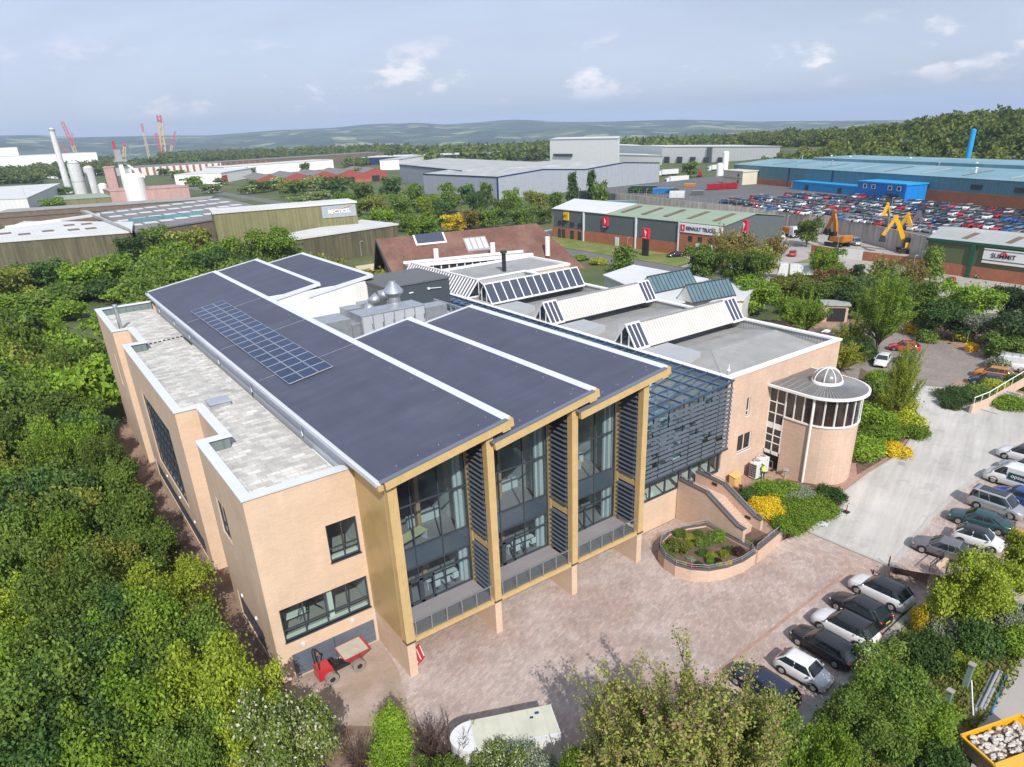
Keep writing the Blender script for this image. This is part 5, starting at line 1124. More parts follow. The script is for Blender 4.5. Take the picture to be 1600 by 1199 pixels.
# --- white distribution warehouse
def flatblock(name, lab, corners, z0, h, wall, roof, cat='building', t=None, part='wall'):
 c = [Vector((p[0], p[1], 0)) for p in corners]; cc = c2(*c); t = t or empty(name, (cc.x, cc.y, z0), 0, lab, cat)
 m = MB(); m.prism([(p.x, p.y) for p in c], z0, h, cap=False, bot=False); m.build(part, K[wall], t)
 m = MB(); m.prism(offset_poly(ccw([(p.x, p.y) for p in c]), -.3), h, h + .5); m.build('roof', K[roof], t); return t
def ccw(p): return p if sum(p[i][0] * p[(i + 1) % len(p)][1] - p[(i + 1) % len(p)][0] * p[i][1] for i in range(len(p))) > 0 else p[::-1]
a, b = P(1219, 229.5, 13), P(1035, 230, 13); c_ = P(872, 225.5, 13)
DW = flatblock('distribution_warehouse', 'long white and pale grey distribution warehouse with loading bays far behind', [a[:2], b[:2], (b + Vector((30, 60, 0)))[:2], (a + Vector((25, 60, 0)))[:2]], 0, 13, 'whgrey', 'roofwhite')
flatblock('', '', [b[:2], c_[:2], (c_ + Vector((60, 90, 0)))[:2], (b + Vector((50, 90, 0)))[:2]], 0, 13, 'whwhite', 'roofwhite', t=DW)
u0, u1 = atD(859, 218.5, 640), atD(966, 218.5, 570); flatblock('', '', [u0[:2], u1[:2], (u1 + Vector((50, 50, 0)))[:2], (u0 + Vector((50, 50, 0)))[:2]], 0, u0.z, 'whwhite', 'roofwhite', t=DW, part='tower_block')
l0, l1 = P(877, 240, 7), P(1035, 244, 7); flatblock('', '', [l0[:2], l1[:2], (l1 + Vector((20, 40, 0)))[:2], (l0 + Vector((20, 40, 0)))[:2]], 0, 7, 'whwhite', 'roofwhite', t=DW, part='loading_canopy')
ua, ud, un = patches(DW, 'dark_strip', 'greygreen', b[:2], a[:2], 0, [(52, 57, 0.5, 13)], 1.0)
L_ = (a - b).length
patches(DW, 'loading_door', 'winblk', b[:2], a[:2], 0, [(4 + k * 15, 9.5 + k * 15, 0.2, 5.2) for k in range(5)], 1.2)
patches(DW, 'dark_strip', 'steel', c_[:2], b[:2], 0, [(70, 76, 3, 12.8), (130, 136, 3, 12.8)], 1.0)
patches(DW, 'window_strip', 'winblk', (u0.x, u0.y), (u1.x, u1.y), 0, [(6, 32, 10.2, 12.2)], 1.0)
# --- teal factory
ZE = 13.0
t0, t1 = P(1147, 257, ZE), P(1600, 284, ZE); dv = (t1 - t0); dv.z = 0; t1b = t0 + dv * 1.5
TF = empty('teal_factory', (340, 200, ZT), 0, 'long teal clad factory with pale blue green roofs above the packed car park', 'building')
dirT = dv.normalized(); bk = Vector((-dirT.y, dirT.x, 0))
if bk.x < 0: bk = -bk
m = MB(); m.prism([t0[:2], t1b[:2], (t1b + bk * 44)[:2], (t0 + bk * 44)[:2]], ZT, ZE, cap=False, bot=False); m.build('wall', K['teal'], TF)
m = MB(); e0, e1, e2, e3 = t0 - dirT * .3 - bk * .3, t1b - bk * .3, t1b + bk * 22, t0 + bk * 22; m.poly([(e0.x, e0.y, ZE), (e1.x, e1.y, ZE), (e2.x, e2.y, ZE + 1.6), (e3.x, e3.y, ZE + 1.6)]); e4, e5 = t1b + bk * 45, t0 + bk * 45; m.poly([(e3.x, e3.y, ZE + 1.6), (e2.x, e2.y, ZE + 1.6), (e4.x, e4.y, ZE), (e5.x, e5.y, ZE)]); m.build('roof', K['tealroof'], TF)
f0 = t0 + dirT * (dv.length * .18) + bk * 24; f1 = t1b + bk * 24
m = MB(); m.prism([f0[:2], f1[:2], (f1 + bk * 24)[:2], (f0 + bk * 24)[:2]], ZE, ZE + 2.6); m.build('rear_roof', K['tealroof'], TF)
rr = random.Random(5)
for k in range(16):
 q = t0 + dirT * (14 + k * 14) + bk * rr.uniform(10, 40); h = rr.uniform(.6, 1.5); z = ZE + 1.6
 m = MB(); m.tube((q.x, q.y, z - 1), (q.x, q.y, z + h), .3, n=6); m.blob((q.x, q.y, z + h), (.5, .5, .3), n=6); m.build('roof_vent', K['white' if k % 3 else 'steel'], TF)
for k in range(14):
 q = t0 + dirT * (8 + k * 17) + bk * 8; q = q - bk * 4; q2 = q + bk * 13; m = MB(); m.bar((q.x, q.y, ZE + .36), (q2.x, q2.y, ZE + 1.32), .9, .1); m.build('rooflight', K['brown' if k % 2 else 'roofgrey'], TF)
wa = (t0.x, t0.y); wb = (t1b.x, t1b.y); LL = dv.length
patches(TF, 'brick_base', 'redbrick', wa, wb, ZT, [(LL * .10, LL * .30, 0, 2.4), (LL * .66, LL * 1.4, 0, 3.6)], .3)
patches(TF, 'downpipe', 'navy', wa, wb, ZT, [(LL * .28, LL * .28 + .4, 0, 7.8), (LL * .46, LL * .46 + .4, 0, 7.8)], .4)
patches(TF, 'window', 'winblk', wa, wb, ZT, [(LL * .885, LL * .885 + 4, 4.8, 6.2), (LL * .985, LL * .985 + 4, 4.8, 6.2)], .35)
def frontblk(u0, u1, depth, h, name, lab, wall, roof):
 a = t0 + dirT * u0 - bk * (depth + .5); b = t0 + dirT * u1 - bk * (depth + .5); c3 = b + bk * depth; d3 = a + bk * depth
 return flatblock(name, lab, [a[:2], b[:2], c3[:2], d3[:2]], ZT, ZT + h, wall, roof), a, b
B1, a, b = frontblk(LL * .625, LL * .775, 9, 5.4, 'site_office', 'bright blue two storey office block with small square windows by the teal factory', 'blue', 'blue2')
patches(B1, 'window', 'white', a[:2], b[:2], ZT, [(3 + k * 4.1 + (k > 1) * 3.6, 4.8 + k * 4.1 + (k > 1) * 3.6, 3.5, 5.0) for k in range(4)], .25)
patches(B1, 'window_glass', 'winblk', a[:2], b[:2], ZT, [(3.4 + k * 4.1 + (k > 1) * 3.6, 4.6 + k * 4.1 + (k > 1) * 3.6, 3.7, 4.8) for k in range(4)], .3)
patches(B1, 'porch', 'winblk', a[:2], b[:2], ZT, [((b - a).length * .66, (b - a).length * .88, 0, 2.3)], .5)
B2, a, b = frontblk(LL * .35, LL * .615, 5, 2.9, 'site_office', 'low long blue cabin range left of the two storey blue office', 'blue2', 'blue2')
patches(B2, 'door', 'winblk', a[:2], b[:2], ZT, [((b - a).length * f, (b - a).length * f + 1.8, 0, 2.2) for f in (.2, .68)], .25)
B3, a, b = frontblk(LL * .03, LL * .135, 8, 5.6, 'portable_cabins', 'stack of two cream portable cabins at the left end of the teal factory', 'cream', 'cream')
patches(B3, 'window', 'winblk', a[:2], b[:2], ZT, [(12, 13, .8, 1.9), (12, 13, 3.6, 4.7)], .25); patches(B3, 'floor_joint', 'brown', a[:2], b[:2], ZT, [(0, (b - a).length, 2.7, 2.85)], .2)
def cyl(name, lab, px, pytop, base, r, mat, cat, z0=0, r2=None, extra=None):
 p = P(base[0], base[1], z0); d = RX * (px - 800) - RY * (pytop - PY0) - RZ * FPX; k = (p.x * d.x + p.y * d.y) / (d.x ** 2 + d.y ** 2); h = CAM_H + k * d.z
 t = empty(name, p, 0, lab, cat); m = MB(); m.tube(p, (p.x, p.y, h), r, r2 or r, 20); m.build('shell', K[mat], t, smooth=False)
 m = MB(); m.tube((p.x, p.y, h), (p.x, p.y, h + r * .35), (r2 or r) * .98, (r2 or r) * .45, 20); m.build('top', K[mat], t)
 if extra: extra(t, p, h)
 return t, p, h
cyl('gas_tank', 'shorter of two slim white gas tanks beside the teal factory', 1126, 257, (1123, 288), 1.8, 'white', 'tank')
cyl('gas_tank', 'taller slim white gas tank right beside the teal factory', 1138, 238, (1131, 283), 1.8, 'white', 'tank')
cyl('chimney', 'slim bright blue chimney rising before the wooded hill', 1519, 203, (1511, 253), .95, 'blue2', 'chimney', z0=14)
# --- Recticel sheds and grey factory, left
A3, B3_ = P(333, 335, 14.4), P(556, 317, 14.4); dd = (B3_ - A3); dd.z = 0; nb = Vector((-dd.y, dd.x, 0)).normalized()
RS = flatblock('olive_shed', 'tall pale olive shed with a white roof edge and pale blue sign panel', [A3[:2], B3_[:2], (B3_ + nb * 12)[:2], (A3 + nb * 13)[:2]], 0, 14.4, 'olive', 'roofwhite')
Lr = dd.length
patches(RS, 'sign_panel', 'warehouse', A3[:2], B3_[:2], 0, [(Lr * .74, Lr * .99, 10.6, 14.1)], .25)
q = A3 + dd * .868; nn = -nb; text('RECTICEL', 'sign_lettering', K['white'], RS, (q.x + nn.x * .4, q.y + nn.y * .4, 12.3), 1.6, facing(nn), bold=.05)
m = MB(); pa = [A3 + dd * (.80 + .16 * k / 10) + nn * .42 + Vector((0, 0, 10.9 - 14.4 + 3.0 * (k / 10) ** .5)) for k in range(11)]; m.path([tuple(x) for x in pa], .07, 5); m.build('sign_arc', K['signyel'], RS)
A4, B4 = P(485, 372, 7.6), P(621, 352, 7.6); dd4 = (B4 - A4); dd4.z = 0; nb4 = Vector((-dd4.y, dd4.x, 0)).normalized()
A4 = A4 - dd4 * .35
flatblock('olive_annexe', 'lower dark olive shed with light grey roof in front of the tall olive shed', [A4[:2], B4[:2], (B4 + nb4 * 20)[:2], (A4 + nb4 * 9.5)[:2]], 0, 7.6, 'olived', 'roofwhite')
A5, B5 = P(-60, 384, 9.2), P(205, 364, 9.2); n5 = Vector((-(B5 - A5).y, (B5 - A5).x, 0)).normalized()
WS = flatblock('weathered_shed', 'long weathered brown olive shed with pale translucent roof at the left edge', [A5[:2], B5[:2], (B5 + n5 * 30 - (B5 - A5).normalized() * 4)[:2], (A5 + n5 * 62)[:2]], 0, 9.2, 'olived', 'roofwhite')
for (px, py) in ((8, 365), (38, 366), (75, 361), (108, 352), (115, 359), (135, 350), (142, 357)):
 q = P(px, py, 9.75); m = MB(); m.box(q.x - 1.6, q.x + 1.6, q.y - 2.5, q.y + 2.5, 9.7, 9.8); m.build('rooflight', K['brown'], WS)
m = MB(); a, b, c_ = P(137, 332, 9.8), P(205, 363, 9.8), P(195, 330, 9.8); m.prism([(a.x, a.y), (b.x, b.y), (b.x, b.y + 6), (a.x - 2, a.y + 4)], 9.7, 10.6); m.build('parapet', K['roofgrey'], WS)
m = MB(); a = P(10, 357, 9.8); m.bar((a.x, a.y, 10.1), (a.x + 30, a.y + 18, 10.1), .9, .9); m.build('roof_pipe', K['white'], WS)
q4 = [P(150, 334, 8)[:2], P(345, 310, 8)[:2], P(425, 330, 8)[:2], P(212, 364, 8)[:2]]
GF = flatblock('grey_factory', 'low wide grey roofed factory dotted with white rooflights on the left', q4, 0, 8, 'brown', 'roofdark')
rr = random.Random(9); k = 0
for j in range(4):
 for i in range(9):
  f, g_ = .06 + i * .105, .10 + j * .23
  a = Vector((*q4[0], 0)).lerp(Vector((*q4[1], 0)), f); b = Vector((*q4[3], 0)).lerp(Vector((*q4[2], 0)), f); q = a.lerp(b, g_)
  m = MB(); m.box(q.x - 2.2, q.x + 2.2, q.y - 2.6, q.y + 2.6, 8.5, 8.6); m.build('rooflight', K['roofwhite'], GF)
for i in range(3):
 a = P(202 + i * 33, 347 - i * 3.5, 8.6); m = MB(); m.box(a.x, a.x + 11, a.y - .8, a.y + .8, 8.5, 9.6); m.build('roof_monitor', K['teal'], GF)
a, b = P(0, 333, 7), P(330, 311, 7); flatblock('long_roof', 'long low grey factory range behind the white rooflights', [a[:2], b[:2], (b + Vector((4, 12, 0)))[:2], (a + Vector((4, 14, 0)))[:2]], 0, 7, 'brown', 'leadgrey')
m = MB(); a, b = P(0, 345, 4), P(165, 333, 4); AN = flatblock('dark_annexe', 'dark purple brown recessed annexe between the left factory roofs', [a[:2], b[:2], (b + Vector((2, 20, 0)))[:2], (a + Vector((2, 22, 0)))[:2]], 0, 5, 'brown', 'brown')
def rings(t, p, h):
 m = MB()
 for f in (.5, 1.0): m.tube((p.x, p.y, p.z + (h - p.z) * f - .3), (p.x, p.y, p.z + (h - p.z) * f + .1), 3.98, n=20)
 m.build('walkway', K['steel'], t)
K['conc_w'] = M('pale concrete shell', (0.58, 0.59, 0.59), .7, var=.10, streak=.15)
def tip(t, p, h):
 m = MB(); m.tube((p.x, p.y, h - 1.2), (p.x, p.y, h), 2.3, n=16); m.build('rim', K['steel'], t)
cyl('chimney', 'tall pale tapering chimney with faint smoke at the far left', 81.5, 202, (109, 302), 2.5, 'conc_w', 'chimney', r2=1.9, extra=tip)
cyl('silo', 'tall grey white silo just right of the tapering chimney', 114, 255, (130, 312), 3.9, 'conc_w', 'silo', extra=rings)
cyl('silo', 'second silo from the chimney, paired cylinders beside the pink block', 138, 262, (150, 309), 3.2, 'conc_w', 'silo')
cyl('silo', 'short white silo with blue cap in front of the pink block', 158, 289, (165, 309), 2.9, 'white', 'silo')
cyl('silo', 'broad white banded silo at the right of the pink plant', 208, 277, (216, 315), 6.4, 'white', 'silo')
a, b, h_ = P(176, 310), P(190, 304), 0
qa_, qb_ = atD(171, 300, 560), atD(187, 300, 560)
PB = flatblock('pink_plant', 'faded pink clad process tower among the white silos', [qa_[:2], qb_[:2], (qb_ + Vector((4, 22, 0)))[:2], (qa_ + Vector((4, 22, 0)))[:2]], 0, 20, 'pink', 'pink')
flatblock('pink_annexe', 'low faded pink shed at the foot of the broad white silo', [P(176, 318)[:2], P(298, 310)[:2], (P(298, 310) + Vector((0, 30, 0)))[:2], (P(176, 318) + Vector((0, 30, 0)))[:2]], 0, 7, 'pink', 'pink')
flatblock('olive_lowshed', 'low sage green shed in front of the tall silos', [P(100, 330)[:2], P(178, 325)[:2], (P(178, 325) + Vector((0, 40, 0)))[:2], (P(100, 330) + Vector((0, 40, 0)))[:2]], 0, 6, 'olive', 'greenroof')
flatblock('white_roof_shed', 'pair of pale sheet roofed sheds at the far left edge below the chimney', [P(-60, 334)[:2], P(48, 330)[:2], (P(98, 302) + Vector((0, 0, 0)))[:2], P(-60, 312)[:2]], 0, 7, 'whgrey', 'roofwhite')
t = empty('conveyor_tower', P(201, 314), 0, 'thin white conveyor shaft and head frame leaning over the pink plant', 'tower'); p = P(203, 316)
m = MB(); m.box(p.x - 1.2, p.x + 1.2, p.y - 1.2, p.y + 1.2, 0, 26); m.bar((p.x + 2, p.y, 24), (p.x + 12, p.y, 14), 1.2, 1.2); m.build('shaft', K['white'], t)
m = MB(); m.box(p.x - 3, p.x + 4, p.y - 3, p.y + 3, 24, 25.5); m.box(p.x - 2, p.x + 1.5, p.y - 2, p.y + 2, 25.5, 31); m.build('head_house', K['steel'], t)
m = MB(); m.tube((p.x - 1, p.y, 31), (p.x - 1, p.y, 36), .6); m.build('pipe', K['signred'], t)
def farblock(lab, pxs, z, dep, wall, roof, name='industrial_unit'):
 a, b = P(*pxs[0], z), P(*pxs[1], z); n_ = Vector((-(b - a).y, (b - a).x, 0)).normalized(); n_ = n_ if n_.y > 0 else -n_
 return flatblock(name, lab, [a[:2], b[:2], (b + n_ * dep)[:2], (a + n_ * dep)[:2]], 0, z, wall, roof), a, b
t, a, b = farblock('long dark roofed factory with orange and white slatted front in the left distance', ((200, 263), (345, 254)), 9, 60, 'offwhite', 'roofdark')
patches(t, 'orange_pier', 'redbrick', a[:2], b[:2], 0, [(3 + k * 7.5, 5.5 + k * 7.5, 0, 8.5) for k in range(22)], .5)
farblock('dark roofed range right of the slatted factory', ((345, 254), (600, 238)), 9, 50, 'brown', 'roofdark')
t, a, b = farblock('white gabled unit with red framed front in the left distance', ((345, 271), (400, 262)), 8, 40, 'whwhite', 'roofwhite')
patches(t, 'red_front', 'signred', a[:2], b[:2], 0, [(0, 12, 0, 6)], .4)
a, b = P(400, 282, 6.5), P(605, 268, 6.5); L_ = (b - a).length; dr = (b - a).normalized(); nrr = Vector((-dr.y, dr.x, 0)); nrr = nrr if nrr.y > 0 else -nrr
for k in range(5):
 p0, p1 = a + dr * L_ * k / 5, a + dr * L_ * (k + 1) / 5; pm = (p0 + p1) / 2
 t = empty('red_unit', (pm.x, pm.y, 0), 0, f'{ordw(k)} red gabled industrial unit from the left in the middle distance row', 'building', 'row of red gabled units')
 m = MB(); m.poly([(p0.x, p0.y, 0), (p1.x, p1.y, 0), (p1.x, p1.y, 6.5), (pm.x, pm.y, 9.5), (p0.x, p0.y, 6.5)]); m.build('wall', K['redwall'], t)
 m = MB()
 for q0, q1, z0, z1 in ((p0, pm, 6.5, 9.5), (pm, p1, 9.5, 6.5)): m.poly([(q0.x, q0.y, z0 + .1), (q1.x, q1.y, z1 + .1), (q1.x + nrr.x * 60, q1.y + nrr.y * 60, z1 + .1), (q0.x + nrr.x * 60, q0.y + nrr.y * 60, z0 + .1)])
 m.build('roof', K['roofdark'], t)
 patches(t, 'door', 'winblk', p0[:2], p1[:2], 0, [(L_ / 10 - 3, L_ / 10 + 3, 0, 4.2)], .4); patches(t, 'brick_base', 'redbrick', p0[:2], p1[:2], 0, [(.2, L_ / 10 - 3.2, 0, 2.2), (L_ / 10 + 3.2, L_ / 5 - .2, 0, 2.2)], .3)
farblock('white roofed units behind the red gabled row', ((350, 262), (520, 250)), 9, 40, 'whwhite', 'roofwhite')
t, a, b = farblock('low blue fronted unit with a broad white roof beyond the red row', ((565, 247), (765, 240)), 8, 50, 'navy', 'roofwhite')
farblock('small white house gable among trees before the grey warehouse', ((623, 250), (668, 243)), 9, 20, 'whwhite', 'roofgrey')
for lab, q0, q1, D, nm in (('distant white factory range at the far left below the hills', (-60, 241), (152, 245), 1500, 'industrial_unit'), ('small distant pale dome roofed hall at the far left edge', (-60, 231), (27, 233), 2400, 'industrial_unit')):
 a, b = atD(*q0, D), atD(*q1, D); n_ = Vector((-.1, 1, 0)) * 90
 flatblock(nm, lab, [a[:2], b[:2], (b + n_)[:2], (a + n_)[:2]], -25, (a.z + b.z) / 2, 'whwhite', 'roofwhite')
K['crane_y'] = M('crane yellow', (0.62, 0.45, 0.16), .6, var=.05); K['crane_r'] = M('crane red', (0.55, 0.05, 0.06), .6, var=.05)
def crane(lab, base, top, D, w_, split=.82, lean=0):
 d0 = RX * (base[0] - 800) - RY * (base[1] - PY0) - RZ * FPX; d1 = RX * (top[0] - 800) - RY * (top[1] - PY0) - RZ * FPX
 p0 = Vector((0, 0, CAM_H)) + d0 * (D / math.hypot(d0.x, d0.y)); p1 = Vector((0, 0, CAM_H)) + d1 * (D / math.hypot(d1.x, d1.y))
 base_z = -45.0; dd = (p1 - p0).normalized(); p0 = p0 + dd * ((base_z - p0.z) / dd.z); t = empty('crane', p0, 0, lab, 'crane', 'lattice cranes on the horizon')
 for nm, a, b, mt in (('lower_jib', p0, p0.lerp(p1, split), 'crane_y'), ('upper_jib', p0.lerp(p1, split), p1, 'crane_r')):
  m = MB(); x = dd.cross(Vector((0, 1, 0))).normalized() * w_; y = Vector((0, 1, 0)) * w_; n = max(2, int((b - a).length / (w_ * 2.6)))
  for sx, sy in ((1, 1), (1, -1), (-1, -1), (-1, 1)): m.bar(a + x * sx + y * sy, b + x * sx + y * sy, w_ * .42, w_ * .42)
  for k in range(n):
   q0, q1 = a.lerp(b, k / n), a.lerp(b, (k + 1) / n); s = 1 if k % 2 else -1
   for sy in (1, -1): m.bar(q0 + x * s + y * sy, q1 - x * s + y * sy, w_ * .3, w_ * .3)
  m.build(nm, K[mt], t)
 m = MB(); m.tube(p0, p1 + (p1 - p0) * -.02 + Vector((12, 0, -10)), .5, n=4); m.build('rope', K['steel'], t)
crane('tall yellow and red lattice crane right of the tapering chimney', (120, 243), (97, 190), 2600, 3.6, .55)
crane('short red tipped crane jib leaning left of the tallest left crane', (104, 236), (93, 224), 2600, 2.2, .3)
crane('thin red topped crane just behind the tall left crane', (114, 236), (113, 208), 2900, 1.8, .4)
crane('slender pale lattice crane left of the thick central crane', (230, 233), (221, 193), 3000, 2.6, .8)
crane('thickest and tallest lattice crane with a red head on the horizon', (255, 231), (248, 180), 2700, 5.2, .86)
crane('red luffing jib leaning against the thickest crane', (249, 231), (243, 208), 2650, 2.6, .2)
crane('pale crane with red crooked head right of the thickest crane', (268, 230), (274, 205), 3000, 2.4, .6)
crane('rusty brown short crane left of the slender pale crane', (194, 241), (195, 223), 2000, 2.4, .9)
TH = empty('tiled_hall', (85, 135, 0), 0, 'steep brown tiled hall with dormer window strip behind the brick building', 'building')
zr = 13.0; r0 = P(587, 376, zr); r1 = P(838, 351, zr); rd = (r1 - r0); rd.z = 0; Lh = rd.length; rd.normalize(); rn = Vector((rd.y, -rd.x, 0)); hw = 11.0; zev = 3.5
v3 = lambda p, z: (p.x, p.y, z)
f0, f1, k0, k1 = r0 + rn * hw + rd * 1.5, r1 + rn * hw + rd * 7, r0 - rn * hw + rd * 1.5, r1 - rn * hw + rd * 7
m = MB(); m._hex([v3(f0, zev), v3(f1, zev), v3(r1, zr), v3(r0, zr), v3(f0, zev + .3), v3(f1, zev + .3), v3(r1, zr + .3), v3(r0, zr + .3)]); m._hex([v3(r0, zr), v3(r1, zr), v3(k1, zev), v3(k0, zev), v3(r0, zr + .3), v3(r1, zr + .3), v3(k1, zev + .3), v3(k0, zev + .3)]); m.poly([v3(f1, zev), v3(k1, zev), v3(r1, zr)]); m.build('roof', K['tile'], TH)
m = MB(); e0 = r0 + rd * 3; m.poly([v3(e0 + rn * hw * .75, 0), v3(e0 - rn * hw * .75, 0), v3(e0 - rn * hw * .75, zev + 2), v3(e0, zr - 1), v3(e0 + rn * hw * .75, zev + 2)][::-1]); m.build('gable_wall', K['cream'], TH)
m = MB(); q = r0 + rd * 2.9; m._hex([v3(q + rn * 2, 0), v3(q - rn * 2, 0), v3(q - rn * 2 + rd * .1, 0), v3(q + rn * 2 + rd * .1, 0), v3(q + rn * 1, zr - 2.5), v3(q - rn * 1, zr - 2.5), v3(q - rn * 1 + rd * .1, zr - 2.5), v3(q + rn * 1 + rd * .1, zr - 2.5)]); m.build('gable_window', K['winblk'], TH)
for s in (-1, 1):
 m = MB(); m.bar(v3(r0 + rd * .2, zr - .2), v3(r0 + rn * hw * s + rd * 1.2, zev - .6), .5, .7); m.build('bargeboard', K['anthracite'], TH)
for s, u_ in ((1, 2), (-1, 2), (1, 4)): pass
slope_pt = lambda u, f, off=.35: r0 + rd * u + rn * hw * f
zsl = lambda f: zr + (zev - zr) * f + .3
def slope_quad(nm, mat, u0, u1, fa, fb, lift=.08, par=TH, th=.12):
 m = MB(); a, b, c_, d = r0 + rd * u0 + rn * hw * fb, r0 + rd * u1 + rn * hw * fb, r0 + rd * u1 + rn * hw * fa, r0 + rd * u0 + rn * hw * fa
 m._hex([v3(a, zsl(fb) + lift - th), v3(b, zsl(fb) + lift - th), v3(c_, zsl(fa) + lift - th), v3(d, zsl(fa) + lift - th), v3(a, zsl(fb) + lift), v3(b, zsl(fb) + lift), v3(c_, zsl(fa) + lift), v3(d, zsl(fa) + lift)]); return m.build(nm, K[mat], par)
slope_quad('roof_window', 'white', Lh * .215, Lh * .40, .0, .20, .06); slope_quad('roof_window_glass', 'skylight', Lh * .225, Lh * .39, .0, .175, .12)
slope_quad('rooflight_frame', 'steel', Lh * .50, Lh * .64, .16, .42, .10)
for k in range(4): slope_quad('rooflight_pane', 'roofwhite', Lh * (.508 + .034 * k), Lh * (.532 + .034 * k), .19, .39, .2)
m = MB(); dz = 9.2
ds = [(r0 + rd * (Lh * .12) + rn * hw * .50), (r0 + rd * (Lh * .72) + rn * hw * .62)]
m = MB(); A_, B_ = r0 + rd * Lh * .10 + rn * hw * .95, r0 + rd * Lh * .80 + rn * hw * 1.25; m._hex([v3(A_, 4.5), v3(B_, 4.5), v3(B_ - rn * 7, 4.5), v3(A_ - rn * 7, 4.5), v3(A_, 8.6), v3(B_, 8.6), v3(B_ - rn * 7, 8.6), v3(A_ - rn * 7, 8.6)]); m.build('dormer', K['leadgrey'], TH)
m = MB(); m.bar(v3(A_, 8.75), v3(B_, 8.75), .9, .6); m.bar(v3(A_, 4.6), v3(B_, 4.6), .5, .4)
for k in range(17): q = A_.lerp(B_, k / 16) + rn * .1; m.bar(v3(q, 4.5), v3(q, 8.6), .22, .22)
m.bar(v3(A_ - rn * 4, 8.8), v3(B_ - rn * 5, 8.8), .5, .5); m.build('dormer_frame', K['white'], TH)
m = MB(); q0, q1 = A_ + rn * .05, B_ + rn * .05; m.poly([v3(q0, 5.0), v3(q1, 5.0), v3(q1, 8.3), v3(q0, 8.3)]); m.build('dormer_glass', K['winblk'], TH)
for u in (.28, .62, .97): q = r0 + rd * Lh * u + rn * hw * .72; m = MB(); m.tube(v3(q, 7), v3(q, 11.2), .55, n=8); m.build('vent_post', K['white'], TH)
PV = empty('retail_pavilion', (95, 88, 0), 0, 'low white roofed pavilion with two dark glazed ridge rooflights beyond the brick building', 'building')
pz = 5.0
qa = [P(945, 432, pz)[:2], P(990, 417, pz)[:2], P(1176, 452, pz)[:2], P(1160, 470, pz)[:2], P(1040, 474, pz)[:2]]
m = MB(); m.prism(qa, 0, pz, cap=False); m.build('wall', K['whgrey'], PV); m = MB(); m.prism(offset_poly(ccw(qa), -.4), pz, pz + .35); m.build('roof', K['roofwhite'], PV)
for (ap, bp), lab in ((((1011, 433), (1077, 420)), 'left dark glazed ridge rooflight on the white pavilion'), (((1072, 446), (1138, 435)), 'right dark glazed ridge rooflight on the white pavilion')):
 a, b = P(*ap, pz + 3.1), P(*bp, pz + 3.1); t = empty('rooflight', ((a.x + b.x) / 2, (a.y + b.y) / 2, pz + .35), 0, lab, 'rooflight'); dq = (b - a).normalized(); nq = Vector((dq.y, -dq.x, 0))
 g = MB()
 for s in (-1, 1): q = nq * 2.2 * s; g.poly([v3(a + q, pz + .4), v3(b + q, pz + .4), v3(b, pz + 3.1), v3(a, pz + 3.1)][::s])
 g.build('pane', M('green grey pane', (.10, .17, .20), .15, var=.2, spec=.8), t)
 g = MB()
 for k in range(13):
  q = a.lerp(b, k / 12)
  for s in (-1, 1): g.bar(v3(q + nq * 2.24 * s, pz + .4), v3(q, pz + 3.14), .10, .08)
 g.bar(v3(a, pz + 3.15), v3(b, pz + 3.15), .25, .15); g.bar(v3(a - nq * 2.2, pz + .45), v3(b - nq * 2.2, pz + .45), .2, .2); g.bar(v3(a + nq * 2.2, pz + .45), v3(b + nq * 2.2, pz + .45), .2, .2); g.build('frame', K['anthracite'], t)
 g = MB(); g.poly([v3(a + nq * 2.2, pz + .4), v3(a - nq * 2.2, pz + .4), v3(a, pz + 3.0)]); g.build('gable_end', K['white'], t)
p = P(1041, 462, 2.6); t = empty('shop_sign', p, 0, 'black shop sign with pale lettering below the pavilion roof', 'sign'); dn = Vector((-.75, -.66, 0)).normalized(); dx = Vector((-dn.y, dn.x, 0))
m = MB(); m.bar(p - dx * 2.6, p + dx * 2.6, .15, 2.0); m.build('board', K['black'], t)
text('hair', 'lettering', K['white'], t, p + dn * .12 + dx * .8 + Vector((0, 0, .4)), .9, facing(dn)); text('beauty', 'lettering', K['white'], t, p + dn * .12 - dx * .3 - Vector((0, 0, .45)), .8, facing(dn))
p = P(573, 434, 2.5); t = empty('mural_panel', (p.x, p.y, 0), 0, 'wall panel with peach and orange rounded shapes left of the tiled hall gable', 'panel')
m = MB(); m.box(p.x - 2.4, p.x + 2.4, p.y, p.y + .2, 0, 5.5); m.build('panel', K['cream'], t); m = MB()
for i, (dx_, dz) in enumerate(((-.9, 3.8), (.8, 3.8), (0, 2.2))): m.tube((p.x + dx_, p.y - .02 - i * .02, dz), (p.x + dx_, p.y + .1, dz), 1.0, n=14)
m.build('painted_shape', M('peach paint', (.72, .42, .22), .7, var=.05), t)
t, a, b = farblock('low pink brick store with slit windows left of the mural', ((525, 436), (566, 431)), 4.2, 8, 'brick2', 'roofgrey', 'brick_store')
p = P(1303, 503, ZU); t = empty('brick_store', p, 0, 'small brick bin store with dark doors under the trees beside the drive', 'shed')
sv = Vector((.62, -.78, 0)); sn = Vector((-.78, -.62, 0))
m = MB(); c4 = [p - sv * 2.0, p + sv * 2.0, p + sv * 2.0 - sn * 3, p - sv * 2.0 - sn * 3]; m.prism([q[:2] for q in c4], ZU, ZU + 2.8); m.build('wall', K['brick2'], t)
m = MB(); m.prism(offset_poly(ccw([tuple(q[:2]) for q in c4]), -.3), ZU + 2.8, ZU + 3.05); m.build('roof', K['roofgrey'], t)
m = MB(); m.bar(p - sv * 1.2 + sn * .06 + Vector((0, 0, 1.25)), p + sv * 1.6 + sn * .06 + Vector((0, 0, 1.25)), .1, 2.3); m.build('door', K['black'], t)
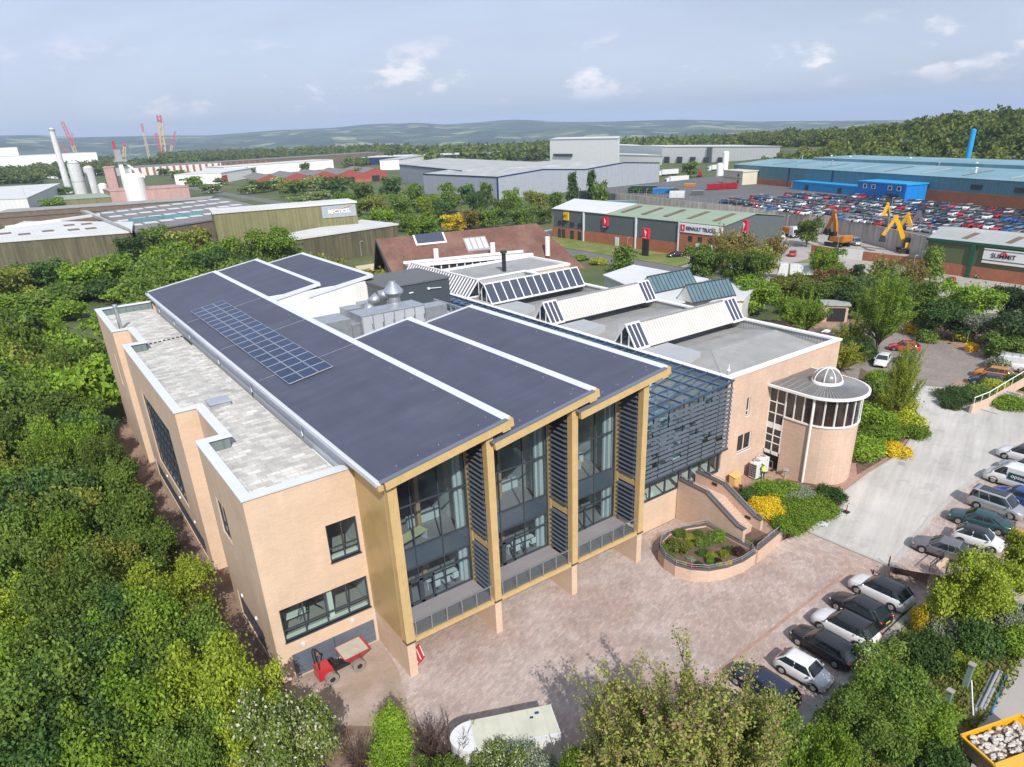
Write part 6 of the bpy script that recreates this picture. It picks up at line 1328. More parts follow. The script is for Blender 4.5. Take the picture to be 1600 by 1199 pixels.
# -- vegetation
def crown_mesh(name, seed, n, shape, leaf, mat, lobes=9, rad=1.0, core=0.35, flat=0.35, spiky=0.0):
 """unit crown (radius ~1, z 0..~1.5) of many small bent leaf faces gathered in lobes"""
 g = np.random.default_rng(seed)
 if shape == 'round': L = [(0, 0, .62, .62)] + [(math.cos(a) * r, math.sin(a) * r, z, s) for a, r, z, s in zip(g.uniform(0, 6.28, lobes), g.uniform(.2, .92, lobes), g.uniform(.12, 1.25, lobes) * g.uniform(.75, 1.1, lobes), g.uniform(.14, .38, lobes))]
 elif shape == 'tall': L = [(math.cos(a) * r * (1.15 - z * .55), math.sin(a) * r * (1.15 - z * .55), z * 1.5, s * (1.15 - z * .5)) for a, r, z, s in zip(g.uniform(0, 6.28, lobes), g.uniform(.05, .5, lobes), np.linspace(.12, 1, lobes), g.uniform(.28, .48, lobes))]
 elif shape == 'open': L = [(math.cos(a) * r, math.sin(a) * r, z, s) for a, r, z, s in zip(g.uniform(0, 6.28, lobes), g.uniform(.15, .85, lobes), g.uniform(.25, 1.25, lobes), g.uniform(.14, .30, lobes))]
 elif shape == 'cone': L = [(math.cos(a) * r * (1.05 - z), math.sin(a) * r * (1.05 - z), z * 1.9, .10 + .30 * (1.05 - z)) for a, r, z in zip(g.uniform(0, 6.28, lobes), g.uniform(.2, .75, lobes), np.linspace(0.05, 1, lobes))]
 else: L = [(math.cos(a) * r, math.sin(a) * r, z, s) for a, r, z, s in zip(g.uniform(0, 6.28, lobes), g.uniform(.1, .62, lobes), g.uniform(.12, .52, lobes), g.uniform(.26, .46, lobes))] # bush
 L = np.array(L); w_ = L[:, 3] ** 2; w_ /= w_.sum(); idx = g.choice(len(L), n, p=w_)
 d = g.normal(size=(n, 3)); d /= np.linalg.norm(d, axis=1)[:, None]; d[:, 2] = np.where(d[:, 2] < -.35, -d[:, 2], d[:, 2])
 cl = g.normal(size=(len(L), 22, 3)); cl /= np.linalg.norm(cl, axis=2)[:, :, None]
 dots = np.einsum('nk,nmk->nm', d, cl[idx]); bump = dots.max(1)
 rr_ = L[idx, 3] * (g.uniform(core, 1.0, n) ** .5) * (0.62 + .50 * np.clip((bump - .72) / .28, 0, 1)) * (1 + spiky * g.uniform(-.4, 1, n) ** 3)
 c = L[idx, :3] + d * rr_[:, None] * np.array([1, 1, .9]); c[:, 2] = np.maximum(c[:, 2], .02)
 nr = d * (1 - flat) + np.array([0, 0, flat]) + g.normal(size=(n, 3)) * .75; nr /= np.linalg.norm(nr, axis=1)[:, None]
 t = np.cross(nr, g.normal(size=(n, 3))); t /= np.linalg.norm(t, axis=1)[:, None]; b = np.cross(nr, t)
 s = leaf * g.uniform(.6, 1.35, n)[:, None]
 V = np.empty((n, 4, 3)); V[:, 0] = c - t * s; V[:, 1] = c - b * s * .62 + nr * s * .22; V[:, 2] = c + t * s; V[:, 3] = c + b * s * .62 + nr * s * .22
 me = bpy.data.meshes.new(name); me.vertices.add(n * 4); me.vertices.foreach_set('co', V.reshape(-1)); me.loops.add(n * 4); me.loops.foreach_set('vertex_index', np.arange(n * 4, dtype=np.int32)); me.polygons.add(n); me.polygons.foreach_set('loop_start', np.arange(0, n * 4, 4, dtype=np.int32)); me.polygons.foreach_set('loop_total', np.full(n, 4, dtype=np.int32)); me.update(calc_edges=True)
 me.materials.append(mat); return me, V
def spray_mesh(name, seed, n, leaf, mat, nb=34, up=.75, spread=1.0, col_core=0.0):
 "open crown: leaves strung along many forking branches; returns leaf mesh and wood mesh (unit radius, z 0..1.5)"
 g = np.random.default_rng(seed); segs = []; wood = MB()
 for i in range(nb):
  a = g.uniform(0, 6.28); el = g.uniform(.25, 1.35); L_ = g.uniform(.75, 1.1); d = np.array([math.cos(a) * math.cos(el) * spread, math.sin(a) * math.cos(el) * spread, math.sin(el) * 1.35 * up + .1]); b0 = np.array([0, 0, g.uniform(0, .35)])
  p1 = b0 + d * L_ * .5 + np.array([0, 0, -.05]); p2 = b0 + d * L_ + np.array([0, 0, .12]); wood.tube(tuple(b0), tuple(p1), .018, .011, 4, caps=False); wood.tube(tuple(p1), tuple(p2), .011, .003, 4, caps=False); segs += [(b0 + (p1 - b0) * .5, p1), (p1, p2), (p1, p2)]
  for q in range(5):
   f = g.uniform(.25, .95); s0 = p1 + (p2 - p1) * f if g.random() < .6 else b0 + (p1 - b0) * (.4 + .6 * f); e = s0 + (d * .22 + g.normal(size=3) * .13 + np.array([0, 0, .08])); wood.tube(tuple(s0), tuple(e), .006, .002, 3, caps=False); segs += [(s0, e)]
 A = np.array([q[0] for q in segs]); B = np.array([q[1] for q in segs]); w_ = np.linalg.norm(B - A, axis=1); w_ /= w_.sum(); idx = g.choice(len(segs), n, p=w_); t_ = g.uniform(0, 1, n)[:, None]
 c = A[idx] * (1 - t_) + B[idx] * t_ + g.normal(size=(n, 3)) * .034; nr = g.normal(size=(n, 3)) + np.array([0, 0, .6]); nr /= np.linalg.norm(nr, axis=1)[:, None]
 t = np.cross(nr, g.normal(size=(n, 3))); t /= np.linalg.norm(t, axis=1)[:, None]; b = np.cross(nr, t); s = leaf * g.uniform(.6, 1.35, n)[:, None]
 V = np.empty((n, 4, 3)); V[:, 0] = c - t * s; V[:, 1] = c - b * s * .55 + nr * s * .2; V[:, 2] = c + t * s; V[:, 3] = c + b * s * .55 + nr * s * .2
 me = bpy.data.meshes.new(name); me.vertices.add(n * 4); me.vertices.foreach_set('co', V.reshape(-1)); me.loops.add(n * 4); me.loops.foreach_set('vertex_index', np.arange(n * 4, dtype=np.int32)); me.polygons.add(n); me.polygons.foreach_set('loop_start', np.arange(0, n * 4, 4, dtype=np.int32)); me.polygons.foreach_set('loop_total', np.full(n, 4, dtype=np.int32)); me.update(calc_edges=True)
 me.materials.append(mat); wo = wood.build('branches', K['bark']); wm = wo.data; bpy.data.objects.remove(wo); return me, wm
LM = {'lime': leafmat('lime leaves', (0.235, 0.315, 0.030), (0.30, 0.365, 0.04)), 'mid': leafmat('mid green leaves', (0.115, 0.195, 0.032), (0.165, 0.24, 0.042)), 'deep': leafmat('deep green leaves', (0.065, 0.13, 0.032), (0.095, 0.165, 0.038)), 'olive': leafmat('olive green leaves', (0.195, 0.23, 0.04), (0.25, 0.275, 0.05)),
 'grey': leafmat('silvery green leaves', (0.24, 0.29, 0.19), (0.30, 0.34, 0.24)), 'gold': leafmat('golden leaves', (0.62, 0.46, 0.02), (0.68, 0.54, 0.04)), 'bronze': leafmat('bronze green leaves', (0.26, 0.235, 0.055), (0.32, 0.24, 0.07)), 'rust': leafmat('rusty leaves', (0.20, 0.10, 0.05), (0.15, 0.11, 0.04)),
 'flower': leafmat('blossoming green leaves', (0.17, 0.25, 0.045), (0.22, 0.30, 0.055), flower=((0.62, 0.60, 0.50), .16)), 'purple': leafmat('dark purple leaves', (0.055, 0.022, 0.025), (0.08, 0.03, 0.03)), 'dark': leafmat('dark evergreen leaves', (0.045, 0.085, 0.03), (0.07, 0.11, 0.035)), 'bright': leafmat('fresh green leaves', (0.16, 0.275, 0.026), (0.22, 0.33, 0.034)),
 'yg': leafmat('yellow green leaves', (0.33, 0.38, 0.03), (0.40, 0.42, 0.05)), 'redf': leafmat('red flowers', (0.45, 0.03, 0.05), (0.3, .05, .05)), 'wood': leafmat('woodland leaves', (0.085, 0.135, 0.025), (0.19, 0.23, 0.045), rnd=.0, nsc=.035), 'cherry': leafmat('cherry leaves with pinkish tips', (0.25, 0.29, 0.06), (0.31, 0.34, 0.08), flower=((0.40, 0.27, 0.17), .18))}
K['bark'] = M('tree bark', (0.12, 0.095, 0.07), .95, var=.25, scale=3); K['birchbark'] = M('pale bark', (0.42, 0.40, 0.36), .9, var=.2, scale=4); K['twig'] = M('bare brown twigs', (0.085, 0.055, 0.045), .95, var=.2, scale=4)
ANY = LM['mid']
TM = {}
WM = {}
def tmesh(key):
 if key not in TM:
  sh, q, sd_ = key; n = {'hi': 11000, 'md': 3800, 'lo': 1100, 'xl': 21000}[q]; leaf = {'hi': .043, 'md': .064, 'lo': .115, 'xl': .030}[q]; nm = {'round': 1, 'tall': 2, 'open': 3, 'cone': 4, 'bush': 5}[sh]
  if sh in ('open', 'cone'):
   TM[key], WM[key] = spray_mesh('crown_' + sh, sd_ * 17 + nm, int(n * (1.5 if q == 'xl' else .9)), leaf * (.62 if q == 'xl' else .85), ANY, nb=44 if sh == 'open' else 60, up=.85 if sh == 'open' else 1.35, spread=1.0 if sh == 'open' else .8)
  else: TM[key] = crown_mesh('crown_' + sh, sd_ * 17 + nm, n, sh, leaf, ANY, lobes={'round': 24, 'tall': 20, 'bush': 12}[sh], spiky=.9 if sh == 'tall' else .6)[0]
 return TM[key]
def trunk_mesh(seed, h, branches=5, mat=None, r=.07):
 rr = random.Random(seed); m = MB(); p = Vector((0, 0, -.15)); k = 4; pts = [p.copy()]
 for i in range(k): p = p + Vector((rr.uniform(-.05, .05), rr.uniform(-.05, .05), h / k)); pts.append(p.copy())
 for i in range(k): m.tube(pts[i], pts[i + 1], r * (1 - .17 * i), r * (1 - .17 * (i + 1)), 7)
 for b in range(branches):
  a = rr.uniform(0, 6.28); s = pts[1].lerp(pts[-1], rr.uniform(.2, 1)); e = s + Vector((math.cos(a) * .5, math.sin(a) * .5, rr.uniform(.35, .7))); m.tube(s, e, r * .42, r * .15, 5)
  for q in range(2): a2 = a + rr.uniform(-.8, .8); f = s.lerp(e, rr.uniform(.4, .9)); m.tube(f, f + Vector((math.cos(a2) * .25, math.sin(a2) * .25, .22)), r * .18, r * .07, 4)
 me = m.build('trunk', mat or K['bark']); d = me.data; bpy.data.objects.remove(me); return d
TR = [trunk_mesh(i, .55) for i in range(4)]; TRB = [trunk_mesh(10 + i, .6, 6, K['birchbark'], .045) for i in range(2)]
trng = random.Random(21)
def tree(name, x, y, z, r, h, shape, col, q, label, cat='tree', group=None, clear=0.18, birch=False, var=None):
 "r crown radius, h total height, clear = bare stem share of h"
 var = trng.randrange(3) if var is None else var
 t = empty(name, (x, y, z), 0, label, cat, group); me = tmesh((shape, q, var)); zs = {'round': 1.45, 'tall': 1.75, 'open': 1.5, 'cone': 2.0, 'bush': .92}[shape]
 cr = bpy.data.objects.new('crown' if cat == 'tree' else 'foliage', me); C.objects.link(cr); cr.parent = t; c = h * clear
 cr.location = (0, 0, c); cr.scale = (r * 1.05, r * trng.uniform(.92, 1.12), (h - c) / zs); cr.rotation_euler = (0, 0, trng.uniform(0, 6.28))
 cr.material_slots[0].link = 'OBJECT'; cr.material_slots[0].material = LM[col]
 if (shape, q, var) in WM:
  br = bpy.data.objects.new('branches', WM[(shape, q, var)]); C.objects.link(br); br.parent = t; br.location = cr.location; br.scale = cr.scale; br.rotation_euler = cr.rotation_euler
 if cat == 'tree':
  tm_ = trng.choice(TRB if birch else TR); tk = bpy.data.objects.new('trunk', tm_); C.objects.link(tk); tk.parent = t; tk.scale = (h * .30, h * .30, (c + h * .25) / .55); tk.rotation_euler = (0, 0, trng.uniform(0, 6.28))
 return t
COLW = {'cherry': 'pink tipped', 'lime': 'lime green', 'mid': 'mid green', 'deep': 'deep green', 'olive': 'olive green', 'bronze': 'bronze tinged', 'bright': 'fresh green', 'flower': 'white blossoming', 'grey': 'silvery green', 'dark': 'dark green', 'gold': 'golden yellow', 'rust': 'rusty red', 'purple': 'dark purple', 'yg': 'yellow green', 'redf': 'red flowering'}
# --- the tree bank west of the brick wing: rows running back along the path
rows = [(2.2, 40.5, 128, 4.6, 'row nearest the wing'), (-2.2, 38, 150, 5.3, 'second row from the wing'), (-7.0, 40, 170, 5.8, 'third row from the wing'), (-12.5, 60, 185, 6.5, 'outermost row')]
pal = ['bright', 'mid', 'mid', 'olive', 'bright', 'deep', 'mid', 'lime', 'bright', 'mid', 'deep']
for ri, (x0, ya, yb, st, rn_) in enumerate(rows):
 y = ya; k = 0
 while y < yb:
  x = x0 + trng.uniform(-.7, .7) - (0.02 * (y - 40)) * 0.4; r = trng.uniform(2.9, 3.7) * (1 if ri else .86); h = trng.uniform(7.6, 9.8) * (1 if ri else .84)
  if y > 100: r *= 1.2; h *= 1.1
  col = pal[(k * 3 + ri * 5 + trng.randrange(3)) % len(pal)]; sh = ('round', 'round', 'tall', 'round', 'open')[trng.randrange(5)]
  q = 'xl' if y < 62 else ('hi' if y < 105 else 'md')
  tree('broadleaf_tree', x, y, local_z(x, y) - .3, r, h, sh, col, q, f'{COLW[col]} tree, {ordw(k)} from the camera in the {rn_}', group='trees banked up along the brick wing', clear=.12, var=k % 3)
  y += st * trng.uniform(.86, 1.1); k += 1
for i in range(26):
 y = 36 + i * 4.2; x = trng.uniform(-6, 1.5); tree('undergrowth_bush', x, y, local_z(x, y) - .2, trng.uniform(2.2, 3.2), trng.uniform(2.2, 3.4), 'bush', trng.choice(['mid', 'deep', 'bright']), 'md', f'low bush hidden between the bank trees, {ordw(i)} back from the camera', 'bush', 'undergrowth below the bank trees')
def tpx(px, py, r, h, shape, col, q, label, name='broadleaf_tree', cat='tree', group=None, clear=.15, zc=None, z0=None, birch=False, var=None):
 z0 = 0 if z0 is None else z0; zc = z0 + h * .58 if zc is None else zc; p = P(px, py, zc)
 return tree(name, p.x, p.y, z0 - .1, r, h, shape, col, q, label, cat, group, clear, birch, var)
ff = random.Random(8); RWN = 0
for yy in range(108, 236, 9):
 k = 0; RWN += 1
 for xx in range(-24, 64, 9):
  x, y = xx + ff.uniform(-3, 3), yy + ff.uniform(-3, 3); lim = 150 if x < 8 else min(196, 132 + (x - 8) * 2.6) - max(0, x - 44) * 2
  if y > lim or (y < 112 and x > 4) or (x < -14 and y < 150) : continue
  c_ = ff.choice(['bright', 'mid', 'mid', 'bright', 'deep', 'olive', 'mid']); tree('wood_tree', x, y, local_z(x, y) - .3, ff.uniform(4.6, 6.2), ff.uniform(8, 11), 'round', c_, 'md', f'{COLW[c_]} tree, {ordw(k)} from the left in {ordw(RWN - 1)} wood row behind the wing', group='wood behind the brick wing', clear=.1, var=k % 3); k += 1
for i in range(60):
 x = ff.uniform(-24, 46); y = ff.uniform(150, 232) if x < 12 else ff.uniform(180, 228)
 tree('undergrowth_bush', x, y, -.2, ff.uniform(5, 7), ff.uniform(3.5, 5.5), 'bush', ff.choice(['mid', 'bright', 'deep']), 'md', f'rounded scrub bush before the olive sheds, {ordw(i)} placed', 'bush', 'scrub before the olive sheds')
G1 = 'trees between the new building and the olive sheds'
for (px, py, r, h, col, lab) in ((262, 402, 6.0, 10, 'bright', 'fresh green tree behind the back corner of the sawtooth roof'), (225, 430, 5.5, 9.5, 'mid', 'mid green tree left of the back corner of the sawtooth roof'), (300, 378, 6.0, 11, 'olive', 'olive brown feathery tree before the pale olive shed end'),
  (345, 392, 5.5, 9, 'bright', 'fresh green tree just behind the near back gable'), (368, 372, 4.5, 10, 'olive', 'thin topped olive tree against the pale olive shed wall'), (430, 384, 8.8, 12, 'bright', 'large rounded fresh green tree before the olive sheds'), (325, 412, 5.0, 8.5, 'bright', 'fresh green tree tight behind the solar panel roof'), (395, 397, 5.0, 8.5, 'mid', 'mid green tree between the two back gables'),
  (180, 420, 5.5, 9, 'bright', 'fresh green tree below the end of the weathered shed wall'), (130, 432, 5.5, 9, 'bright', 'fresh green tree in front of the weathered shed wall'), (70, 428, 6, 9.5, 'deep', 'deep green tree at the foot of the weathered shed'), (20, 440, 6, 10, 'olive', 'olive green tree at the left edge below the weathered shed'), (205, 385, 5, 9, 'deep', 'deep green tree at the corner between weathered shed and grey factory'), (245, 372, 5, 10, 'mid', 'mid green tree before the grey factory with white rooflights')):
 tpx(px, py, r, h, 'round', col, 'hi' if r > 8 else 'md', lab, group=G1)
belt = [(565, 298, 7, 11, 'mid'), (585, 318, 6, 10, 'olive'), (610, 290, 7, 12, 'deep'), (625, 318, 6.5, 11, 'mid'), (600, 340, 6, 9, 'bright'), (640, 345, 5.5, 7, 'bright'), (660, 352, 6.5, 8, 'bright'), (650, 305, 7, 13, 'mid'), (672, 322, 6, 11, 'lime'), (690, 330, 5.5, 11, 'deep'), (705, 312, 5.5, 10, 'mid'), (712, 345, 5, 7, 'gold'), (735, 340, 6, 8, 'bronze'), (745, 312, 5, 10, 'deep'), (760, 300, 5, 11, 'mid'), (760, 338, 6, 8, 'mid'), (785, 325, 5, 10, 'mid'), (800, 310, 4.5, 10, 'bright'), (815, 335, 5, 8, 'mid'),
  (838, 312, 5, 10, 'olive'), (868, 312, 5, 9, 'mid'), (895, 290, 4.2, 15, 'deep'), (925, 288, 4.2, 15, 'deep'), (938, 300, 4.5, 11, 'mid'), (560, 270, 6, 10, 'mid'), (490, 285, 9, 10, 'flower'), (460, 292, 9, 10, 'mid'), (430, 285, 8, 9, 'flower'), (520, 292, 8, 10, 'deep'), (408, 290, 8, 8, 'mid'), (448, 275, 7, 8, 'mid'), (476, 262, 5, 12, 'mid'), (385, 295, 7, 6, 'flower'), (365, 262, 9, 9, 'deep'), (280, 272, 11, 9, 'mid'), (300, 282, 10, 8, 'bright'), (255, 268, 8, 8, 'deep'), (345, 282, 7, 6, 'flower'), (330, 294, 8, 6, 'flower'), (390, 268, 6, 9, 'mid'), (85, 318, 9, 8, 'bright'), (100, 297, 7, 6, 'mid'), (545, 330, 4, 5, 'mid'), (700, 300, 5, 11, 'mid'), (728, 300, 5, 10, 'deep'), (540, 310, 7, 9, 'bright'), (560, 322, 6, 8, 'mid'), (500, 305, 7, 7, 'flower'), (470, 312, 7, 6, 'flower'), (582, 345, 5, 6, 'bright'), (850, 335, 4, 6, 'mid'), (1078, 262, 6, 10, 'mid'), (640, 262, 6, 9, 'mid'), (615, 252, 7, 10, 'deep')]
belt.sort();
for k, (px, py, r, h, col) in enumerate(belt):
 zn = 'left of the grey warehouse' if px < 655 else 'in front of the grey warehouse'; zn = 'around the red gabled units' if px < 545 and py < 320 else zn; zn = 'near the silos' if px < 240 else zn
 tpx(px, py, r * .92, h, 'tall' if h > 12.5 else 'round', col, 'md' if py > 300 else 'lo', f'{COLW[col]} tree {zn}, {ordw(k)} from the left', group='trees of the middle distance belt', clear=.08)
for (px, py, r, h, sh, col, q, z0, lab) in (
 (975, 405, 4.4, 7.5, 'tall', 'mid', 'md', 0, 'pair of pointed green shrubs grown together before the showroom totem'), (1100, 412, 4.6, 9, 'round', 'mid', 'hi', 0, 'mid green tree right behind the dark glazed ridge rooflights'), (1130, 398, 4.8, 9.5, 'open', 'bronze', 'hi', 0, 'bronze tinged open tree before the showroom entrance'), (1165, 420, 4.8, 9, 'round', 'mid', 'hi', 0, 'mid green tree right of the pavilion roof'), (1160, 392, 4.5, 8, 'open', 'bronze', 'md', 0, 'bronze tinged tree masking the end of the showroom'), (1195, 410, 4.2, 7.5, 'round', 'olive', 'md', 0, 'olive green tree between the showroom end and the road'), (1210, 392, 4.0, 7, 'open', 'bronze', 'md', 0, 'bronze tinged tree beside the yard entrance'),
 (1183, 462, 4.3, 7.5, 'round', 'bright', 'hi', 0, 'fresh green tree below the second rooflight end'), (1110, 460, 1.6, 6.0, 'cone', 'lime', 'md', 0, 'slim lime green sapling in front of the white pavilion'), (1233, 452, 4.0, 6.5, 'round', 'olive', 'hi', 0, 'olive and red tinged rounded tree by the road'), (1280, 462, 3.6, 6, 'round', 'mid', 'hi', ZU, 'mid green rounded tree left of the brick bin store'), (1300, 440, 3.5, 5.5, 'round', 'rust', 'md', ZU, 'pinkish rusty shrub tree beside the road'), (1315, 448, 3.5, 5.5, 'round', 'mid', 'md', ZU, 'mid green shrub tree above the brick bin store'),
 (1262, 498, 3.6, 6.0, 'open', 'bright', 'hi', ZU, 'fresh green tree leaning before the bin store'), (1240, 485, 3.4, 5, 'round', 'bright', 'hi', ZU, 'fresh green tree close behind the long white coping'), (1345, 470, 4.2, 6.0, 'round', 'deep', 'hi', ZU, 'deep green tree beside the bin store roof'), (1380, 498, 5.6, 11.0, 'cone', 'bright', 'xl', ZU, 'large layered fresh green tree over the white parked car'), (1360, 452, 3.6, 5.0, 'round', 'deep', 'md', ZU, 'deep green tree behind the large layered tree'), (1445, 478, 4.2, 8.4, 'tall', 'mid', 'hi', ZU, 'feathery birch with pale trunk beside the drive'), (1515, 474, 4.6, 7.4, 'round', 'bright', 'hi', ZU, 'fresh green round tree behind the yellow grit bin'), (1420, 462, 3.8, 5.6, 'round', 'deep', 'hi', ZU, 'deep green tree filling the gap left of the birch'), (1480, 500, 3.8, 6, 'round', 'deep', 'hi', ZU, 'dark tree between the birch and the round tree'), (1540, 512, 3.3, 5, 'round', 'grey', 'hi', ZU, 'silvery variegated bush beside the grit bin'), (1590, 478, 3.8, 6.5, 'round', 'dark', 'hi', ZU, 'nearly black evergreen tree at the right edge'), (1595, 520, 3.6, 6, 'round', 'dark', 'md', ZU, 'dark tree at the right edge above the parked van'), (1575, 540, 3, 4, 'round', 'mid', 'md', ZU, 'mid green bush above the white roof-racked van'), (1510, 520, 2.2, 2.6, 'bush', 'yg', 'md', ZU, 'yellow green low bush left of the yellow grit bin'), (1450, 524, 1.9, 2.0, 'bush', 'mid', 'md', ZU, 'rounded green bush at the foot of the birch'), (1430, 512, 2.0, 2.2, 'bush', 'gold', 'md', ZU, 'golden low bush at the foot of the birch'), (1560, 568, 2.0, 2.0, 'bush', 'grey', 'md', ZU, 'pale green low shrub behind the grit bin'),
 (1263, 362, 4.0, 8.0, 'round', 'mid', 'md', 0, 'mid green tree left of the brick yard wall'), (1290, 412, 3.6, 7.5, 'round', 'bright', 'hi', 0, 'fresh green tree on the grass before the pale gates'), (1342, 421, 2.0, 3.0, 'round', 'dark', 'md', 0, 'clipped dark green dome shaped shrub on the grass'), (1327, 425, 1.0, 1.4, 'bush', 'gold', 'lo', 0, 'small golden shrub beside the clipped dome'), (1380, 424, 3.6, 5.0, 'open', 'olive', 'md', 0, 'sparse olive tree before the brick yard wall'), (1457, 415, 3.2, 8.5, 'tall', 'mid', 'md', 0, 'upright mid green tree against the corner of the green unit'), (1425, 432, 3.2, 5.5, 'open', 'bronze', 'md', 0, 'bronze tinged sparse tree left of the green unit'), (880, 405, 3.0, 1.6, 'bush', 'yg', 'md', 0, 'yellow green shrub mound beside the road bend'), (905, 402, 3.0, 1.6, 'bush', 'bright', 'md', 0, 'fresh green shrub mound in the middle by the road bend'), (935, 408, 3.0, 1.7, 'bush', 'yg', 'md', 0, 'yellow green shrub mound right of the others by the road bend'), (858, 392, 2.5, 1.5, 'bush', 'mid', 'lo', 0, 'mid green shrub by the corner of the tiled roof'),
 (1315, 560, 2.8, 4.2, 'open', 'yg', 'hi', ZU, 'yellow green shrub with arching branches behind the tower'), (1345, 545, 2.4, 3.6, 'round', 'deep', 'hi', ZU, 'deep green bush beside the white parked car'), (1330, 525, 2.6, 4.0, 'open', 'yg', 'hi', ZU, 'yellow green branching shrub just past the building corner'), (1408, 612, 2.6, 8.4, 'cone', 'lime', 'xl', ZU, 'slender lime green hornbeam standing in the bed beside the tower'),
 (1398, 630, 3.0, 2.4, 'bush', 'yg', 'hi', ZU, 'yellow flowering shrub in the bed behind the tower'), (1368, 650, 3.1, 2.6, 'bush', 'bright', 'hi', ZU, 'bright green shrub tight against the round tower'), (1385, 676, 3.0, 2.0, 'bush', 'bright', 'hi', ZU, 'spreading bright green shrub by the kerb right of the tower'), (1416, 655, 2.7, 2.3, 'bush', 'yg', 'hi', ZU, 'yellow green shrub below the slender hornbeam'), (1424, 668, 2.2, 1.7, 'bush', 'bright', 'hi', ZU, 'low green shrub on the kerb bend'), (1350, 698, 3.0, 1.8, 'bush', 'bright', 'hi', ZU, 'low spreading shrub where the kerb meets the tower path'), (1390, 610, 3.2, 2.8, 'bush', 'mid', 'hi', ZU, 'mid green shrub behind the yellow flowering one'), (1372, 590, 2.2, 2.4, 'bush', 'bright', 'hi', ZU, 'fresh green shrub behind the tower roof'), (1398, 700, 1.8, 1.3, 'bush', 'gold', 'md', ZU, 'small golden shrub on the kerb below the hornbeam'),
 (1215, 764, 2.5, 1.7, 'bush', 'bright', 'xl', ZU, 'bright green low bush nearest the tower wall'), (1197, 789, 2.1, 1.6, 'bush', 'gold', 'xl', ZU, 'bright golden bush beside the brick staircase'), (1248, 773, 2.0, 1.5, 'bush', 'grey', 'xl', ZU, 'silvery green bush in the middle of the tower bed'), (1245, 800, 2.7, 1.4, 'bush', 'bright', 'xl', ZU, 'wide bright green bush at the front of the tower bed'), (1274, 788, 2.2, 1.3, 'bush', 'bright', 'hi', ZU, 'bright green bush at the right of the tower bed'), (1300, 772, 1.5, 1.4, 'bush', 'deep', 'hi', ZU, 'rounded deep green bush at the right end of the tower bed'), (1170, 772, 1.4, 1.2, 'bush', 'deep', 'hi', ZU, 'deep green bush behind the golden bush'), (1232, 816, 1.6, 1.0, 'bush', 'bright', 'hi', ZU, 'low green bush spilling to the front point of the tower bed')):
 cat = 'bush' if (sh == 'bush' or 'bush' in lab or 'shrub' in lab) else 'tree'
 tpx(px, py, r, h, sh, col, q, lab, name='garden_shrub' if cat == 'bush' else 'garden_tree', cat=cat, z0=z0, group='planting around the drive and tower', clear=.04 if cat == 'bush' else .14, birch='birch' in lab, zc=z0 + h * .5)
for i, (px, py, r, h, col) in enumerate(((1062, 833, .5, .6, 'mid'), (1077, 838, .5, .5, 'yg'), (1090, 835, .55, .6, 'mid'), (1052, 848, .5, .5, 'bright'), (1061, 856, .85, .9, 'olive'), (1041, 856, .5, .6, 'mid'), (1075, 851, .45, .5, 'yg'), (1093, 848, .6, .7, 'mid'), (1110, 845, .7, .8, 'mid'), (1122, 842, .7, .9, 'bright'), (1098, 863, .45, .5, 'deep'), (1079, 872, .4, .35, 'grey'), (1113, 868, .5, .5, 'yg'), (1108, 876, .35, .6, 'bright'), (1131, 866, .4, .6, 'yg'), (1140, 859, .5, .5, 'deep'), (1152, 862, .6, .6, 'purple'), (1120, 875, .35, .4, 'purple'), (1083, 884, .42, .35, 'redf'), (1093, 882, .4, .45, 'deep'), (1126, 882, .4, .4, 'yg'), (1138, 880, .35, .4, 'gold'), (1047, 868, .4, .4, 'mid'), (1068, 880, .4, .3, 'yg'))):
 tpx(px, py, r * 1.2, h * 1.25, 'bush', col, 'md', f'small {COLW[col]} plant in the raised planter, {ordw(i)} from the stair side', name='bedding_plant', cat='plant', z0=.9, group='small plants in the raised planter', clear=0, zc=1.15)
FG = 'foreground trees at the bottom edge'
